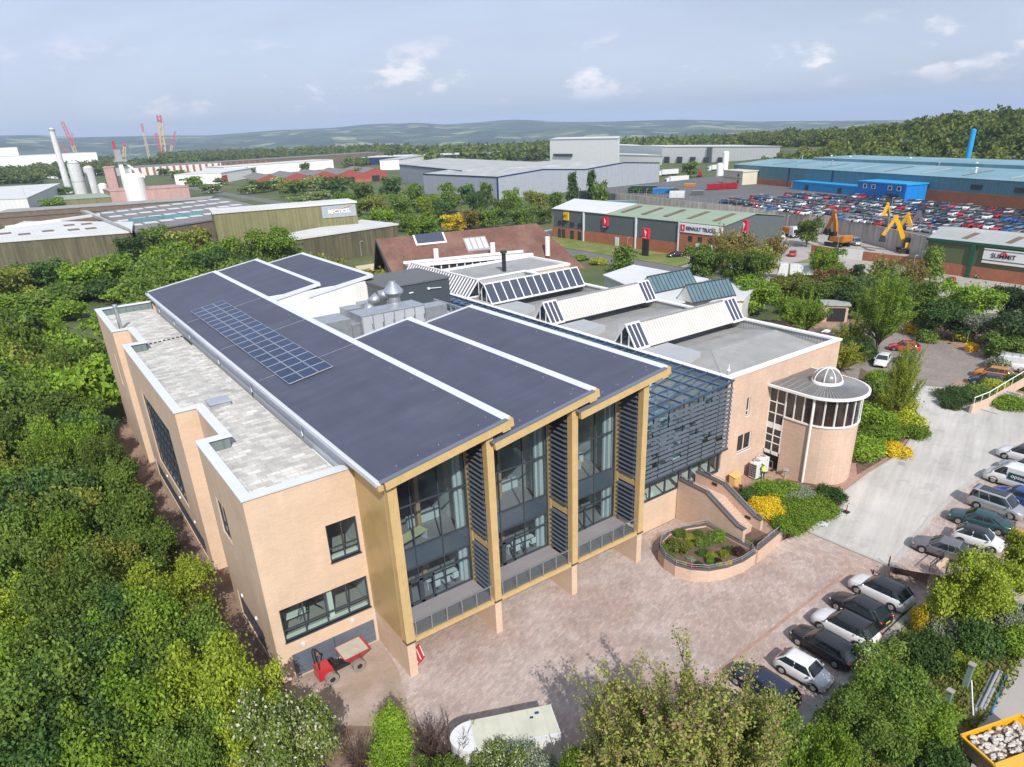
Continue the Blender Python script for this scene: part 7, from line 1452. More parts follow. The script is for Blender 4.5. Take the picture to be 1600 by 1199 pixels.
for (px, py, zc, r, h, sh, col, q, lab) in (
 (612, 1165, 3.6, 1.7, 6.4, 'tall', 'bright', 'xl', 'slender fresh green tree left of the white trailer'), (455, 1160, 4.0, 2.5, 7.5, 'round', 'flower', 'xl', 'hawthorn sprinkled with white blossom at the bottom left'), (330, 1090, 4.5, 3.0, 8.0, 'round', 'lime', 'xl', 'lime green tree by the near corner of the brick wing'), (230, 1010, 4.5, 3.0, 8.2, 'round', 'bright', 'xl', 'fresh green tree left of the near brick corner'), (395, 1125, 4, 2.2, 7, 'round', 'lime', 'xl', 'small lime tree at the edge of the brown soil'), (80, 1150, 4.5, 3.4, 8.2, 'round', 'deep', 'xl', 'deep green tree in the bottom left corner'), (200, 1150, 4.5, 3.0, 7.8, 'round', 'bright', 'xl', 'fresh green tree at the bottom edge left of the hawthorn'), (130, 1040, 4.5, 3.0, 8.4, 'round', 'mid', 'xl', 'mid green tree second in from the bottom left corner'), (300, 1185, 3.5, 2.4, 6.5, 'round', 'mid', 'xl', 'mid green tree cut by the bottom edge below the soil strip'), (30, 1060, 4.5, 3.0, 8.4, 'round', 'bright', 'xl', 'fresh green tree on the left edge above the corner tree'),
 (1060, 1165, 5.4, 4.8, 8.8, 'open', 'cherry', 'xl', 'big open cherry tree with reddish tips at the bottom centre'), (985, 1190, 4.6, 3.4, 7.6, 'open', 'cherry', 'xl', 'olive green tree merging with the cherry at its left'), (1150, 1180, 4.8, 3.4, 7.8, 'open', 'cherry', 'xl', 'olive green tree merging with the cherry at its right'), (1205, 1165, 4.4, 2.2, 7.4, 'round', 'mid', 'xl', 'mid green tree before the parked dark cars'), (1280, 1195, 3.6, 1.9, 6.0, 'round', 'bright', 'xl', 'fresh green tree at the bottom below the paved edge'), (775, 1205, 2.4, 1.7, 3.8, 'round', 'flower', 'xl', 'pale flowering shrub in front of the white trailer'), (835, 1200, 2.4, 1.5, 3.8, 'round', 'grey', 'xl', 'silvery shrub at the right of the white trailer'), (690, 1205, 2.5, 1.3, 3.6, 'round', 'mid', 'hi', 'mid green shrub left of the white trailer nose'), (905, 1200, 4.0, 1.3, 5.5, 'round', 'bright', 'xl', 'fresh green small tree left of the cherry'),
 (1395, 1085, 2.6, 2.7, 5.0, 'round', 'mid', 'xl', 'large dark leaved tree right of the row of parked cars'), (1435, 1130, 2.0, 2.0, 3.8, 'round', 'bright', 'xl', 'fresh green tree in front of the green bollards'), (1345, 1130, 2.4, 2.2, 4.6, 'round', 'mid', 'xl', 'mid green tree below the paved kerb strip'), (1530, 925, 3.6, 2.5, 6.6, 'round', 'lime', 'xl', 'bright lime maple beside the steps and the silver saloon'), (1592, 890, 3.0, 1.6, 5.5, 'round', 'lime', 'hi', 'yellow green tree cut by the right edge by the car park'), (1484, 925, 2.6, 1.1, 4.6, 'open', 'lime', 'xl', 'small lime maple stem nearest the steps'), (1450, 968, 1.2, 1.25, 2.4, 'bush', 'gold', 'xl', 'bright golden bush below the end of the kerb strip'), (1480, 985, 1.2, 1.4, 2.4, 'bush', 'grey', 'hi', 'grey green shrub right of the golden bush'), (1560, 965, 1.2, 1.7, 2.8, 'bush', 'grey', 'hi', 'silvery blue shrub among the bollards'), (1520, 1000, 1.2, 1.8, 3.0, 'bush', 'deep', 'hi', 'deep green shrub below the lime maple'), (1590, 1000, 1.0, 1.8, 2.0, 'bush', 'bright', 'hi', 'low bright shrub by the right edge'), (1450, 1022, 1.0, 1.8, 2.6, 'bush', 'deep', 'hi', 'deep green shrub behind the second bollard'), (1500, 1035, .8, 1.3, 1.6, 'bush', 'lime', 'hi', 'yellowish low shrub between two bollards'), (1340, 1165, 1.2, 1.0, 2.6, 'bush', 'purple', 'hi', 'dark purple shrub at the bottom edge'), (1330, 1140, 1.5, 1.6, 3.6, 'bush', 'flower', 'hi', 'pale flowered shrub beside the purple shrub'), (1395, 1165, 1.5, 1.5, 3.0, 'bush', 'mid', 'hi', 'green shrub right of the purple shrub'), (1600, 845, 1.6, 1.4, 2.4, 'bush', 'gold', 'hi', 'golden bush at the right edge behind the cars'), (1465, 1180, 1.2, 1.4, 2.4, 'bush', 'deep', 'hi', 'green shrub beside the yellow skip')):
 p = P(px, py, zc); cat = 'bush' if (sh == 'bush' or 'shrub' in lab) else 'tree'
 tree('foreground_shrub' if cat == 'bush' else 'foreground_tree', p.x, p.y, 0 if px < 1500 or sh == 'bush' else .3, r, h, sh, col, q, lab, cat, FG, .05 if cat == 'bush' else .12)
def twigs(name, px, py, r, h, lab, seed):
 rr = random.Random(seed); p = P(px, py, h * .4); t = empty(name, (p.x, p.y, 0), 0, lab, 'bush'); m = MB()
 for i in range(70):
  a = rr.uniform(0, 6.28); b = Vector((rr.uniform(-.25, .25), rr.uniform(-.25, .25), 0)); e = Vector((math.cos(a) * r * rr.uniform(.3, 1), math.sin(a) * r * rr.uniform(.3, 1), h * rr.uniform(.5, 1)))
  mid_ = b.lerp(e, .5) + Vector((0, 0, h * .15)); m.tube(b, mid_, .035, .022, 4, caps=False); m.tube(mid_, e, .022, .008, 4, caps=False)
  for q in range(5): f = mid_.lerp(e, rr.random()); m.tube(f, f + Vector((rr.uniform(-.4, .4), rr.uniform(-.4, .4), rr.uniform(.1, .45))), .012, .005, 3, caps=False)
 m.build('branches', K['twig'], t, local=True)
twigs('bare_shrub', 562, 1190, 1.5, 2.0, 'bare brown twiggy shrub left of the slender green tree', 1)
twigs('bare_shrub', 705, 1180, 2.0, 3.6, 'dark bare twiggy shrub over the nose of the white trailer', 2)
twigs('bare_shrub', 670, 1165, 1.4, 3.0, 'dark bare twigs just left of the white trailer', 3)
# ---- woodland masses
def forest(name, lab, spots, seed, nper=130, leaf=.16, mat='wood', cols=None):
 g = np.random.default_rng(seed); protos = [crown_mesh('w', 300 + i, nper, 'round', leaf, ANY, lobes=8, spiky=.2)[1] for i in range(5)]
 for i in range(5): bpy.data.meshes.remove(bpy.data.meshes[bpy.data.meshes.find('w') if bpy.data.meshes.find('w') >= 0 else 0]) if bpy.data.meshes.find('w') >= 0 else None
 VV = []
 for (x, y, z, r, h) in spots:
  V = protos[g.integers(5)]; a = g.uniform(0, 6.28); c, s = math.cos(a), math.sin(a); W = np.empty_like(V); W[..., 0] = (V[..., 0] * c - V[..., 1] * s) * r + x; W[..., 1] = (V[..., 0] * s + V[..., 1] * c) * r + y; W[..., 2] = V[..., 2] * h / 1.45 + z; VV.append(W)
 V = np.concatenate(VV); n = len(V); me = bpy.data.meshes.new(name); me.vertices.add(n * 4); me.vertices.foreach_set('co', V.reshape(-1)); me.loops.add(n * 4); me.loops.foreach_set('vertex_index', np.arange(n * 4, dtype=np.int32)); me.polygons.add(n); me.polygons.foreach_set('loop_start', np.arange(0, n * 4, 4, dtype=np.int32)); me.polygons.foreach_set('loop_total', np.full(n, 4, dtype=np.int32)); me.update(calc_edges=True)
 me.materials.append(LM[mat]); o = bpy.data.objects.new(name, me); C.objects.link(o); tag(o, lab, 'woodland', kind='stuff')
fr = random.Random(11)
def band(pa, pb, d, n, r, h, jit=1.0, zf=None):
 "scatter n crowns along the ground line seen from pixel pa to pb, thickened away from the camera by d metres"
 out = []; A_, B_ = P(*pa), P(*pb)
 for i in range(n):
  f = fr.random(); p = A_.lerp(B_, f); k = p.normalized() * fr.random() * d; p = p + k; rr_ = r * fr.uniform(.75, 1.25); out.append((p.x, p.y, (zf(p.x, p.y) if zf else 0) - 1, rr_, h * fr.uniform(.75, 1.2)))
 return out
sp = band((-40, 305), (250, 290), 60, 60, 8, 9)[:0]
sp += band((-60, 290), (60, 288), 500, 260, 10, 12) + band((60, 280), (200, 268), 500, 240, 10, 12) + band((240, 268), (345, 262), 60, 40, 7, 8) + band((400, 296), (545, 290), 70, 60, 7, 7) + band((540, 262), (640, 255), 120, 60, 7, 9) + band((180, 266), (420, 252), 240, 190, 11, 13) + band((400, 252), (600, 247), 120, 140, 10, 12) + band((580, 243), (860, 245), 130, 190, 9, 13) + band((0, 262), (180, 256), 300, 120, 12, 13)
sp += [q for q in band((250, 250), (640, 240), 500, 260, 13, 14)]
forest('woodland', 'broad belt of mixed trees across the left middle distance', sp, 1)
sp = []
def hz(x, y): return local_z(x, y)
for i in range(2600):
 x = fr.uniform(372, 760); y = fr.uniform(20, 760)
 if x < 470 + max(0, (y - 240)) * .0 and y < 0: continue
 a = math.degrees(math.atan2(x, y));
 if a < 53.5 and (math.hypot(x, y) < 760 or a < 40) or a > 84: continue
 if (y > 285 and x < 560 + (y - 285) * .5) or (y > 235 and x < 400): continue
 sp.append((x, y, hz(x, y) - 1, fr.uniform(6.5, 11), fr.uniform(10, 16)))
forest('hillside_woodland', 'dense green woodland covering the rising hillside behind the teal factory', sp, 2, nper=260, leaf=.12)
sp = []
for i in range(900):
 a = R(fr.uniform(28, 62)); rr_ = fr.uniform(800, 1500); sp.append((rr_ * math.sin(a), rr_ * math.cos(a), -4 - max(0, rr_ - 1100) * .012, fr.uniform(10, 16), fr.uniform(12, 19)))
for i in range(500):
 a = R(fr.uniform(-12, 30)); rr_ = fr.uniform(1300, 2600); sp.append((rr_ * math.sin(a), rr_ * math.cos(a), -8 - max(0, rr_ - 1100) * .016, fr.uniform(14, 22), fr.uniform(12, 18)))
forest('distant_woodland', 'distant tree belts thinning out toward the hazy hills', sp, 3, nper=70, leaf=.24)
def tufts(name, lab, pts, n, s, mat, seed, z=0.0):
 g = np.random.default_rng(seed); P_ = np.array(pts); mn, mxx = P_.min(0), P_.max(0); V = []
 def inside(x, y):
  c = False; j = len(pts) - 1
  for i in range(len(pts)):
   if (pts[i][1] > y) != (pts[j][1] > y) and x < (pts[j][0] - pts[i][0]) * (y - pts[i][1]) / (pts[j][1] - pts[i][1]) + pts[i][0]: c = not c
   j = i
  return c
 k = 0
 while k < n:
  x, y = g.uniform(mn[0], mxx[0]), g.uniform(mn[1], mxx[1])
  if not inside(x, y): continue
  a = g.uniform(0, 6.28); h = s * g.uniform(.4, 1.3); dx, dy = math.cos(a) * s * .25, math.sin(a) * s * .25; lx, ly = g.uniform(-.4, .4) * h, g.uniform(-.4, .4) * h; zz = z if not callable(z) else z(x, y)
  V.append([(x - dx, y - dy, zz), (x + dx, y + dy, zz), (x + lx + dx * .6, y + ly + dy * .6, zz + h), (x + lx - dx * .6, y + ly - dy * .6, zz + h * .9)]); k += 1
 me = bpy.data.meshes.new(name); me.from_pydata([p for q in V for p in q], [], [(4 * i, 4 * i + 1, 4 * i + 2, 4 * i + 3) for i in range(len(V))]); me.materials.append(LM[mat]); o = bpy.data.objects.new(name, me); C.objects.link(o); tag(o, lab, 'grass', kind='stuff')
rough = [(34.0, 15.6), (48.6, 16.6), (52, 17), (58, 12), (49.5, 9.9), (45.8, 9.2), (40, 8.9), (36, 10), (30, 11)]
sheet('rough_ground', rough, 0.045, M('weedy ground', (.16, .13, .07), .95, var=.3, scale=1.2, fine=.25, col2=(.11, .13, .04)))
tufts('rough_grass', 'rough weeds and long grass around the green bollards', rough, 9000, .28, 'olive', 4)
tufts('bank_weeds', 'ragged weeds on the soil between the tree bank and path', [(-2, 36), (5, 36), (4.8, 60), (4.6, 105), (-2, 105)], 9000, .35, 'mid', 5, z=lambda x, y: local_z(x, y))
# -- vehicles
def paint(name, col, metal=0.0, rough=0.28):
 m = bpy.data.materials.new(name); m.use_nodes = True; b = m.node_tree.nodes['Principled BSDF']; nt_ = m.node_tree
 b.inputs['Metallic'].default_value = metal; b.inputs['Roughness'].default_value = rough; b.inputs['Coat Weight'].default_value = .6; b.inputs['Coat Roughness'].default_value = .08
 geo = N(nt_, 'ShaderNodeNewGeometry'); n = N(nt_, 'ShaderNodeTexNoise', Scale=2.0, Detail=4); nt_.links.new(geo.outputs['Position'], n.inputs['Vector'])
 r = N(nt_, 'ShaderNodeMapRange'); r.inputs[3].default_value = .85; r.inputs[4].default_value = 1.1; nt_.links.new(n.outputs['Fac'], r.inputs[0]); h = N(nt_, 'ShaderNodeHueSaturation'); h.inputs['Color'].default_value = (*col, 1); nt_.links.new(r.outputs[0], h.inputs['Value']); nt_.links.new(h.outputs[0], b.inputs['Base Color']); return m
CP = {k: paint(k + ' car paint', c, mt) for k, (c, mt) in {'white': ((.68, .69, .70), 0), 'black': ((.012, .013, .016), 0), 'silver': ((.42, .43, .45), .5), 'grey': ((.16, .17, .19), .4), 'bronzegrey': ((.20, .19, .20), .5), 'blue': ((.02, .06, .24), .2), 'navy': ((.012, .02, .05), .1), 'red': ((.45, .02, .03), 0), 'green': ((.03, .085, .085), .4), 'orange': ((.55, .20, .02), .2), 'paleblue': ((.18, .30, .38), .3), 'maroon': ((.10, .01, .02), .1), 'yellow': ((.75, .40, .01), 0), 'purple': ((.12, .03, .25), 0), 'brightblue': ((.02, .16, .42), 0)}.items()}
K['carglass'] = M('car glass', (0.02, 0.028, 0.035), 0.05, var=0.05, spec=0.9); K['tyre'] = M('tyre rubber', (0.02, 0.02, 0.02), .85, var=.1); K['rim'] = M('alloy rim', (.45, .46, .47), .3, metal=.8, var=.05); K['lamp'] = M('clear lamp lens', (.38, .40, .43), .12, var=.03, spec=.9); K['taillamp'] = M('red lamp lens', (.45, .01, .02), .15, var=.03, spec=.8); K['plate'] = M('yellow plate', (.75, .55, .03), .5, var=.02); K['platew'] = M('white plate', (.75, .75, .75), .5, var=.02); K['plastic'] = M('black plastic trim', (.03, .03, .032), .6, var=.06)
def loft(mb, secs, mi=0, capA=True, capB=True):
 i = len(mb.v); k = len(secs[0])
 for s in secs: mb.v += [tuple(p) for p in s]
 for a in range(len(secs) - 1):
  for b in range(k - 1): mb.f.append((i + a * k + b, i + a * k + b + 1, i + (a + 1) * k + b + 1, i + (a + 1) * k + b)); mb.m.append(mi)
 if capA: mb.f.append(tuple(i + b for b in reversed(range(k)))); mb.m.append(mi)
 if capB: mb.f.append(tuple(i + (len(secs) - 1) * k + b for b in range(k))); mb.m.append(mi)
def sect(x, w, z0, z1, crown=.03):
 h = [(w * .90, z0), (w * .99, z0 + .10), (w * 1.0, (z0 + z1) * .5), (w * .965, z1 - .09), (w * .88, z1 - .015), (w * .45, z1 + crown), (0, z1 + crown * 1.2)]
 return [(x, -y, z) for y, z in h] + [(x, y, z) for y, z in reversed(h[:-1])]
CT = { # L, W, H, stations (x fraction from nose 0..1, half width factor, deck height), cabin (xa, xb, xc, xd fractions), belt
'hatch': (4.25, 1.80, 1.47, [(0, .74, .58), (.035, .88, .66), (.12, .97, .76), (.27, 1, .90), (.33, 1, .93), (.6, 1, .97), (.86, .99, .99), (.96, .93, .92), (1, .82, .72)], (.27, .42, .80, .955), .93),
'suv': (4.40, 1.90, 1.64, [(0, .78, .70), (.03, .90, .82), (.1, .98, .92), (.25, 1, 1.04), (.33, 1, 1.08), (.6, 1, 1.12), (.88, .99, 1.15), (.965, .94, 1.05), (1, .85, .80)], (.25, .39, .84, .96), 1.08),
'saloon': (4.80, 1.80, 1.44, [(0, .72, .56), (.03, .87, .65), (.10, .97, .74), (.27, 1, .90), (.33, 1, .93), (.6, 1, .96), (.80, .99, 1.0), (.95, .92, .97), (1, .80, .78)], (.26, .40, .68, .86), .93),
'estate': (4.6, 1.82, 1.46, [(0, .74, .58), (.03, .88, .66), (.11, .97, .76), (.25, 1, .91), (.33, 1, .94), (.6, 1, .97), (.88, .99, 1.0), (.97, .93, .92), (1, .84, .74)], (.25, .39, .87, .97), .94),
'small': (3.60, 1.65, 1.49, [(0, .72, .62), (.04, .88, .74), (.12, .97, .86), (.24, 1, .98), (.33, 1, 1.0), (.6, 1, 1.02), (.88, .98, 1.02), (.965, .92, .92), (1, .80, .68)], (.22, .38, .80, .95), .98),
'mpv': (4.35, 1.81, 1.80, [(0, .76, .70), (.03, .89, .80), (.1, .97, .92), (.2, 1, 1.04), (.33, 1, 1.10), (.6, 1, 1.13), (.92, .99, 1.15), (.98, .95, 1.0), (1, .88, .8)], (.20, .36, .94, .99), 1.10),
'van': (5.2, 1.98, 2.05, [(0, .76, .74), (.03, .90, .90), (.08, .97, 1.05), (.14, 1, 1.18), (.33, 1, 1.25), (.6, 1, 1.28), (.95, 1, 1.28), (.985, .98, 1.2), (1, .95, 1.0)], (.13, .28, .975, .99), 1.24)}
def car(kind, body, roofm, label, x, y, z, rz, group=None, cat='car', name='parked_car', rack=False):
 L, W, H, st, cab, belt = CT[kind]; hw = W / 2; t = empty(name, (x, y, z), rz, label, cat, group)
 X = lambda f: L / 2 - f * L
 m = MB(); secs = [sect(X(f), hw * w_, .22 if 0 < f < 1 else .30, zt) for f, w_, zt in st]; loft(m, secs); b = m.build('body', CP[body], t, smooth=True, local=True)
 xa, xb, xc, xd = [X(f) for f in cab]; zb, zt = belt - .06, H - .07; wb, wt = hw * .90, hw * (.74 if kind != 'van' else .86)
 if kind == 'mpv': wt = hw * .82
 zd = belt + (.05 if kind != 'van' else .02)
 def ring(f, w0, x0, x1):  # f 0 bottom 1 top
  pass
 rows_ = [(0, xa, xd, wb), (.5, xa + (xb - xa) * .45, xd + (xc - xd) * .55, (wb + wt) / 2 + .02), (1, xb, xc, wt)]
 m = MB(); n = 6; pr_ = []
 for f, x0, x1, w_ in rows_:
  zz_ = zb + (zt - zb) * f + (.0 if f else 0); ring_ = []
  for k in range(n + 1): u = k / n * 2 - 1; ring_.append((x0 + .10 * (1 - u * u) * (1 - f * .3), u * w_, zz_))
  for k in range(1, 4): ring_.append((x0 + (x1 - x0) * k / 4, w_ + .02 * math.sin(math.pi * k / 4), zz_))
  for k in range(n + 1): u = 1 - k / n * 2; ring_.append((x1 - .07 * (1 - u * u), u * w_, zz_ + (.0)))
  for k in range(3, 0, -1): ring_.append((x0 + (x1 - x0) * k / 4, -w_ - .02 * math.sin(math.pi * k / 4), zz_))
  pr_.append(ring_)
 k = len(pr_[0]); i0 = 0
 for r_ in pr_: m.v += r_
 for a in range(2):
  for q in range(k): m.f.append((a * k + q, a * k + (q + 1) % k, (a + 1) * k + (q + 1) % k, (a + 1) * k + q)); m.m.append(0)
 gh = m.build('window', K['carglass'], t, smooth=True, local=True)
 if kind == 'van':   # solid cargo sides
  m = MB(); xs_ = X(.36)
  for s in (-1, 1):
   m._hex([(xs_, s * wb - .0, zb - .05), (xd + .03, s * wb, zb - .05), (xd + .03, s * (wb - .1), zb - .05), (xs_, s * (wb - .1), zb - .05), (xs_, s * (wt + .035), zt + .04), (xc, s * (wt + .035), zt + .04), (xc, s * (wt - .1), zt + .04), (xs_, s * (wt - .1), zt + .04)])
   m._hex([(xs_, s * (wb + .03), zb - .1), (xd, s * (wb + .03), zb - .1), (xd, s * wb, zb - .1), (xs_, s * wb, zb - .1), (xs_, s * (wt + .055), zt), (xc, s * (wt + .055), zt), (xc, s * wt, zt), (xs_, s * wt, zt)])
  m.box(xd - .02, xd + .08, -wb, wb, zb - .05, zt); m.build('cargo_side', CP[body], t, local=True)
 m = MB(); ns = 8; secs = []
 for q in range(ns + 1):
  f = q / ns; xx = xb + .05 + (xc - xb - .12) * f; arch = math.sin(math.pi * min(1, max(0, f * .96 + .02))) ** .5; zc_ = zt + .065 * arch + .015; w_ = wt * (.96 + .04 * arch) + .015
  secs.append([(xx, -w_, zt - .01), (xx, -w_ * .93, zt + .03), (xx, -w_ * .5, zc_), (xx, 0, zc_ + .01), (xx, w_ * .5, zc_), (xx, w_ * .93, zt + .03), (xx, w_, zt - .01)])
 loft(m, secs); m.build('roof', CP[roofm], t, smooth=True, local=True)
 m = MB(); g_ = .075
 for s in (-1, 1):
  m.bar((xa - .02, s * wb, zb + .02), (xb, s * wt, zt), g_, .05); m.bar((xd + .02, s * wb, zb + .02), (xc, s * wt, zt), g_ * 1.6, .06)
  for f in ((.52,) if kind in ('small',) else (.50, .74)):
   xq = xa + (xd - xa) * f; xq2 = xb + (xc - xb) * (f if f < .6 else .80)
   if kind != 'van': m.bar((xq, s * (wb + .018), zb), (xq2, s * (wt + .018), zt), .07, .03)
 m.build('pillar', CP[body if kind in ('small', 'van', 'saloon') else roofm], t, local=True)
 R_ = .31 if kind in ('small',) else .33 if kind != 'van' else .35
 for fx in (.19, .80 if kind != 'van' else .78):
  for s in (-1, 1):
   wx = X(fx); m = MB(); yy = s * (hw - .10); m.tube((wx, s * (hw - .24), R_), (wx, s * (hw - .005), R_), R_, n=20)
   w1 = m.build('wheel', K['tyre'], t, local=True); m = MB(); m.tube((wx, s * (hw - .02), R_), (wx, s * (hw + .008), R_), R_ * .64, R_ * .58, n=14)
   for q in range(5): a = q * 1.2566; m.bar((wx, s * (hw + .012), R_), (wx + math.cos(a) * R_ * .58, s * (hw + .012), R_ + math.sin(a) * R_ * .58), .03, .05)
   rm = m.build('rim', K['rim'], w1, local=True)
   m = MB(); m.lathe([(R_ * 1.02, 0), (R_ * 1.22, 0)], n=16, a0=0, a1=math.pi)
   m.v = [(wx + a, s * (hw + .006) - s * .0, R_ + b_) for a, b_, _ in m.v]; m.build('wheel_arch', K['plastic'], t, local=True)
 for s in (-1, 1):
  m = MB(); m.blob((X(.055), s * hw * .74, st[1][2] - .045), (.17, .13, .055), n=10, jit=0); m.build('headlight', K['lamp'], t, smooth=True, local=True)
  m = MB(); m.blob((X(.975), s * hw * .80, (st[-2][2]) - .06), (.07, .12, .075 if kind not in ('mpv', 'van') else .22), n=10, jit=0); m.build('taillight', K['taillamp'], t, smooth=True, local=True)
  m = MB(); m.blob((xa - .18, s * (hw + .06), belt + .04), (.08, .11, .07), n=8, jit=0); m.build('door_mirror', CP[body], t, smooth=True, local=True)
 m = MB(); m.box(X(1) - .015, X(1) + .02, -.26, .26, .62 if kind != 'van' else .55, .73 if kind != 'van' else .66); m.build('number_plate', K['plate'], t, local=True)
 m = MB(); m.box(X(0) - .02, X(0) + .012, -.26, .26, .40, .50); m.build('number_plate', K['platew'], t, local=True)
 m = MB(); m.box(X(.0) - .04, X(0) + .005, -hw * .5, hw * .5, .30, .40); m.box(X(.30), X(.70), -hw - .004, -hw + .05, .22, .29); m.box(X(.30), X(.70), hw - .05, hw + .004, .22, .29); m.build('lower_trim', K['plastic'], t, local=True)
 if rack:
  m = MB()
  for k_ in range(4): xx = xb + (xc - xb) * (k_ + .5) / 4; m.box(xx - .03, xx + .03, -wt, wt, H + .06, H + .11)
  m.box(xb, xc, -.5, -.44, H + .11, H + .16); m.box(xb, xc, .3, .36, H + .11, H + .16); m.build('roof_rack', K['steel'], t, local=True)
 return t
UPR = math.pi / 2
GC = 'cars parked nose out along the courtyard edge'
car('suv', 'white', 'black', 'white compact SUV with black roof, between the black hatchback and dark saloon', 41.1, 18.4, 0.03, UPR + .04, GC)
car('estate', 'black', 'black', 'black hatchback between the white small car and white black-roofed SUV', 38.3, 18.3, 0.03, UPR - .02, GC)
car('hatch', 'black', 'black', 'dark hatchback with sloping tail between the two white black-roofed cars', 43.9, 18.9, 0.03, UPR - .03, GC)
car('suv', 'white', 'black', 'white black-roofed SUV at the right end of the courtyard row by the steps', 47.0, 19.0, 0.03, UPR, GC)
car('small', 'white', 'white', 'small all white rounded car parked tail out beside the black hatchback', 35.1, 17.8, 0.03, -UPR + .08, GC)
car('estate', 'navy', 'navy', 'dark navy car half hidden by foliage left of the small white car', 31.9, 18.6, 0.03, UPR, GC)
car('hatch', 'black', 'black', 'dark car mostly under the trees at the left end of the courtyard row', 28.8, 18.4, 0.03, UPR, GC)
GU = 'cars in the upper car park by the concrete road'
car('saloon', 'bronzegrey', 'bronzegrey', 'silver grey saloon nearest the steps in the upper car park', 54.4, 17.9, ZU + .03, UPR + .20, GU)
car('small', 'white', 'black', 'small white car with dark roof panel beside the silver grey saloon', 57.9, 17.0, ZU + .03, -UPR + .2, GU)
car('saloon', 'green', 'green', 'dark teal green saloon between the small white car and silver van-shaped car', 61.1, 18.1, ZU + .03, UPR + .20, GU)
t = car('mpv', 'silver', 'silver', 'silver boxy people carrier with dark roof window, left of the blue car', 64.8, 18.3, ZU + .03, -UPR + .03, GU)
m = MB(); m.box(-1.5, .55, -.48, .48, 1.80, 1.84); m.build('roof_window', K['carglass'], t, local=True)
car('estate', 'blue', 'blue', 'dark blue estate tucked between the silver people carrier and white van', 67.9, 17.6, ZU + .03, UPR, GU)
v = car('van', 'white', 'white', 'white panel van with dark lettered side panel in the upper car park', 71.0, 19.1, ZU + .03, UPR + .03, GU, 'van', 'parked_van')
m = MB(); m.box(-2.0, .55, 1.005, 1.02, .95, 1.62); m.build('side_panel', M('teal side panel', (.015, .06, .07), .4, var=.05), v, local=True)
tx = text('opssol', 'side_lettering', K['white'], None, (0, 0, 0), .52, ((1, 0, 0), (0, 1, 0), (0, 0, 1))); tx.data.transform(Matrix.Translation((-.35, 1.03, 1.32)) @ Matrix(((-1, 0, 0), (0, 0, 1), (0, 1, 0))).to_4x4()); tx.parent = v; tx.location = (0, 0, 0)
car('suv', 'white', 'black', 'white SUV at the far end of the row beyond the white panel van', 77.2, 20.8, ZU + .03, UPR, GU)
car('hatch', 'silver', 'black', 'pale hatchback with dark roof cut by the right edge behind the panel van', 74.2, 19.6, ZU + .03, UPR, GU)
GD = 'vehicles around the drive behind the tower'
car('hatch', 'white', 'white', 'white hatchback under the large layered green tree', 96.2, 45.3, ZU + .05, UPR - 1.25 + math.pi, GD)
car('hatch', 'black', 'black', 'dark car nose showing right of the white hatchback under the tree', 99.4, 43.4, ZU + .05, .35, GD)
car('hatch', 'red', 'red', 'bright red car behind the layered tree next to the drive', 104.5, 46.4, ZU + .05, 2.0, GD)
car('suv', 'orange', 'orange', 'golden brown car parked before the roof-racked van at the far bay', 100.9, 33.0, ZU + .05, UPR + .25, GD)
car('hatch', 'navy', 'navy', 'dark blue car nearest the hedge in front of the golden brown car', 97.8, 32.4, ZU + .05, UPR + .25, GD)
car('van', 'white', 'white', 'white van with ladder rack at the far bay under the trees', 106.0, 33.2, ZU + .05, UPR + .3, GD, 'van', 'parked_van', rack=True)
car('hatch', 'navy', 'navy', 'navy car in shade in front of the brick bin store', 90.5, 55.5, ZU + .05, .4, GD)
car('saloon', 'black', 'black', 'black saloon by the showroom office door', P(1053, 402).x + .5, P(1053, 402).y, .06, 2.7, None)
p = P(1484, 444, 0); car('hatch', 'red', 'red', 'red hatchback parked before the green trade unit', p.x, p.y, .07, .3, None)
p = P(1540, 436, 0); car('hatch', 'silver', 'silver', 'silver car half hidden near the green trade unit wall', p.x, p.y, .07, 1.8, None)
p = P(1412, 436, 0); car('hatch', 'black', 'black', 'black car behind the bronze tinged sparse tree by the unit', p.x, p.y, .07, 1.3, None)
p = P(1385, 432, 0); car('suv', 'grey', 'grey', 'grey car behind the sparse olive tree by the yard wall', p.x, p.y, .07, 1.3, None)
p = P(1238, 400, 0); car('hatch', 'red', 'red', 'red car beside the grass left of the yard wall', p.x, p.y, .07, .5, None)
p = P(1326, 446, 0); car('hatch', 'white', 'white', 'white car on the road beyond the bin store trees', p.x, p.y, .05, 1.5, None)
# -- packed distant car park
def lowcar(kind, col):
 L, W, H, st, cab, belt = CT[kind]; hw = W / 2; X = lambda f: L / 2 - f * L; m = MB()
 loft(m, [[(X(f), -hw * w_, .25), (X(f), -hw * w_, zt * .8), (X(f), -hw * w_ * .85, zt), (X(f), hw * w_ * .85, zt), (X(f), hw * w_, zt * .8), (X(f), hw * w_, .25)] for f, w_, zt in (st[0], st[2], st[4], st[6], st[8])], 0)
 xa, xb, xc, xd = [X(f) for f in cab]; m._hex([(xd, -hw * .88, belt - .05), (xa, -hw * .88, belt - .05), (xa, hw * .88, belt - .05), (xd, hw * .88, belt - .05), (xc, -hw * .72, H - .04), (xb, -hw * .72, H - .04), (xb, hw * .72, H - .04), (xc, hw * .72, H - .04)], 1); m.box(xc - .05, xb + .02, -hw * .73, hw * .73, H - .035, H + .01, 0)
 for fx in (.19, .8):
  for s in (-1, 1): m.tube((X(fx), s * (hw - .2), .32), (X(fx), s * (hw + .01), .32), .32, n=10, mi=2)
 o = m.build('lot_car', [CP[col], K['carglass'], K['tyre']]); return o
LC = {}
crr = random.Random(77); dW = (W3 - W1); dW.z = 0; LW = dW.length; dW.normalize(); nW = Vector((-dW.y, dW.x, 0)); nW = nW if nW.x > 0 else -nW
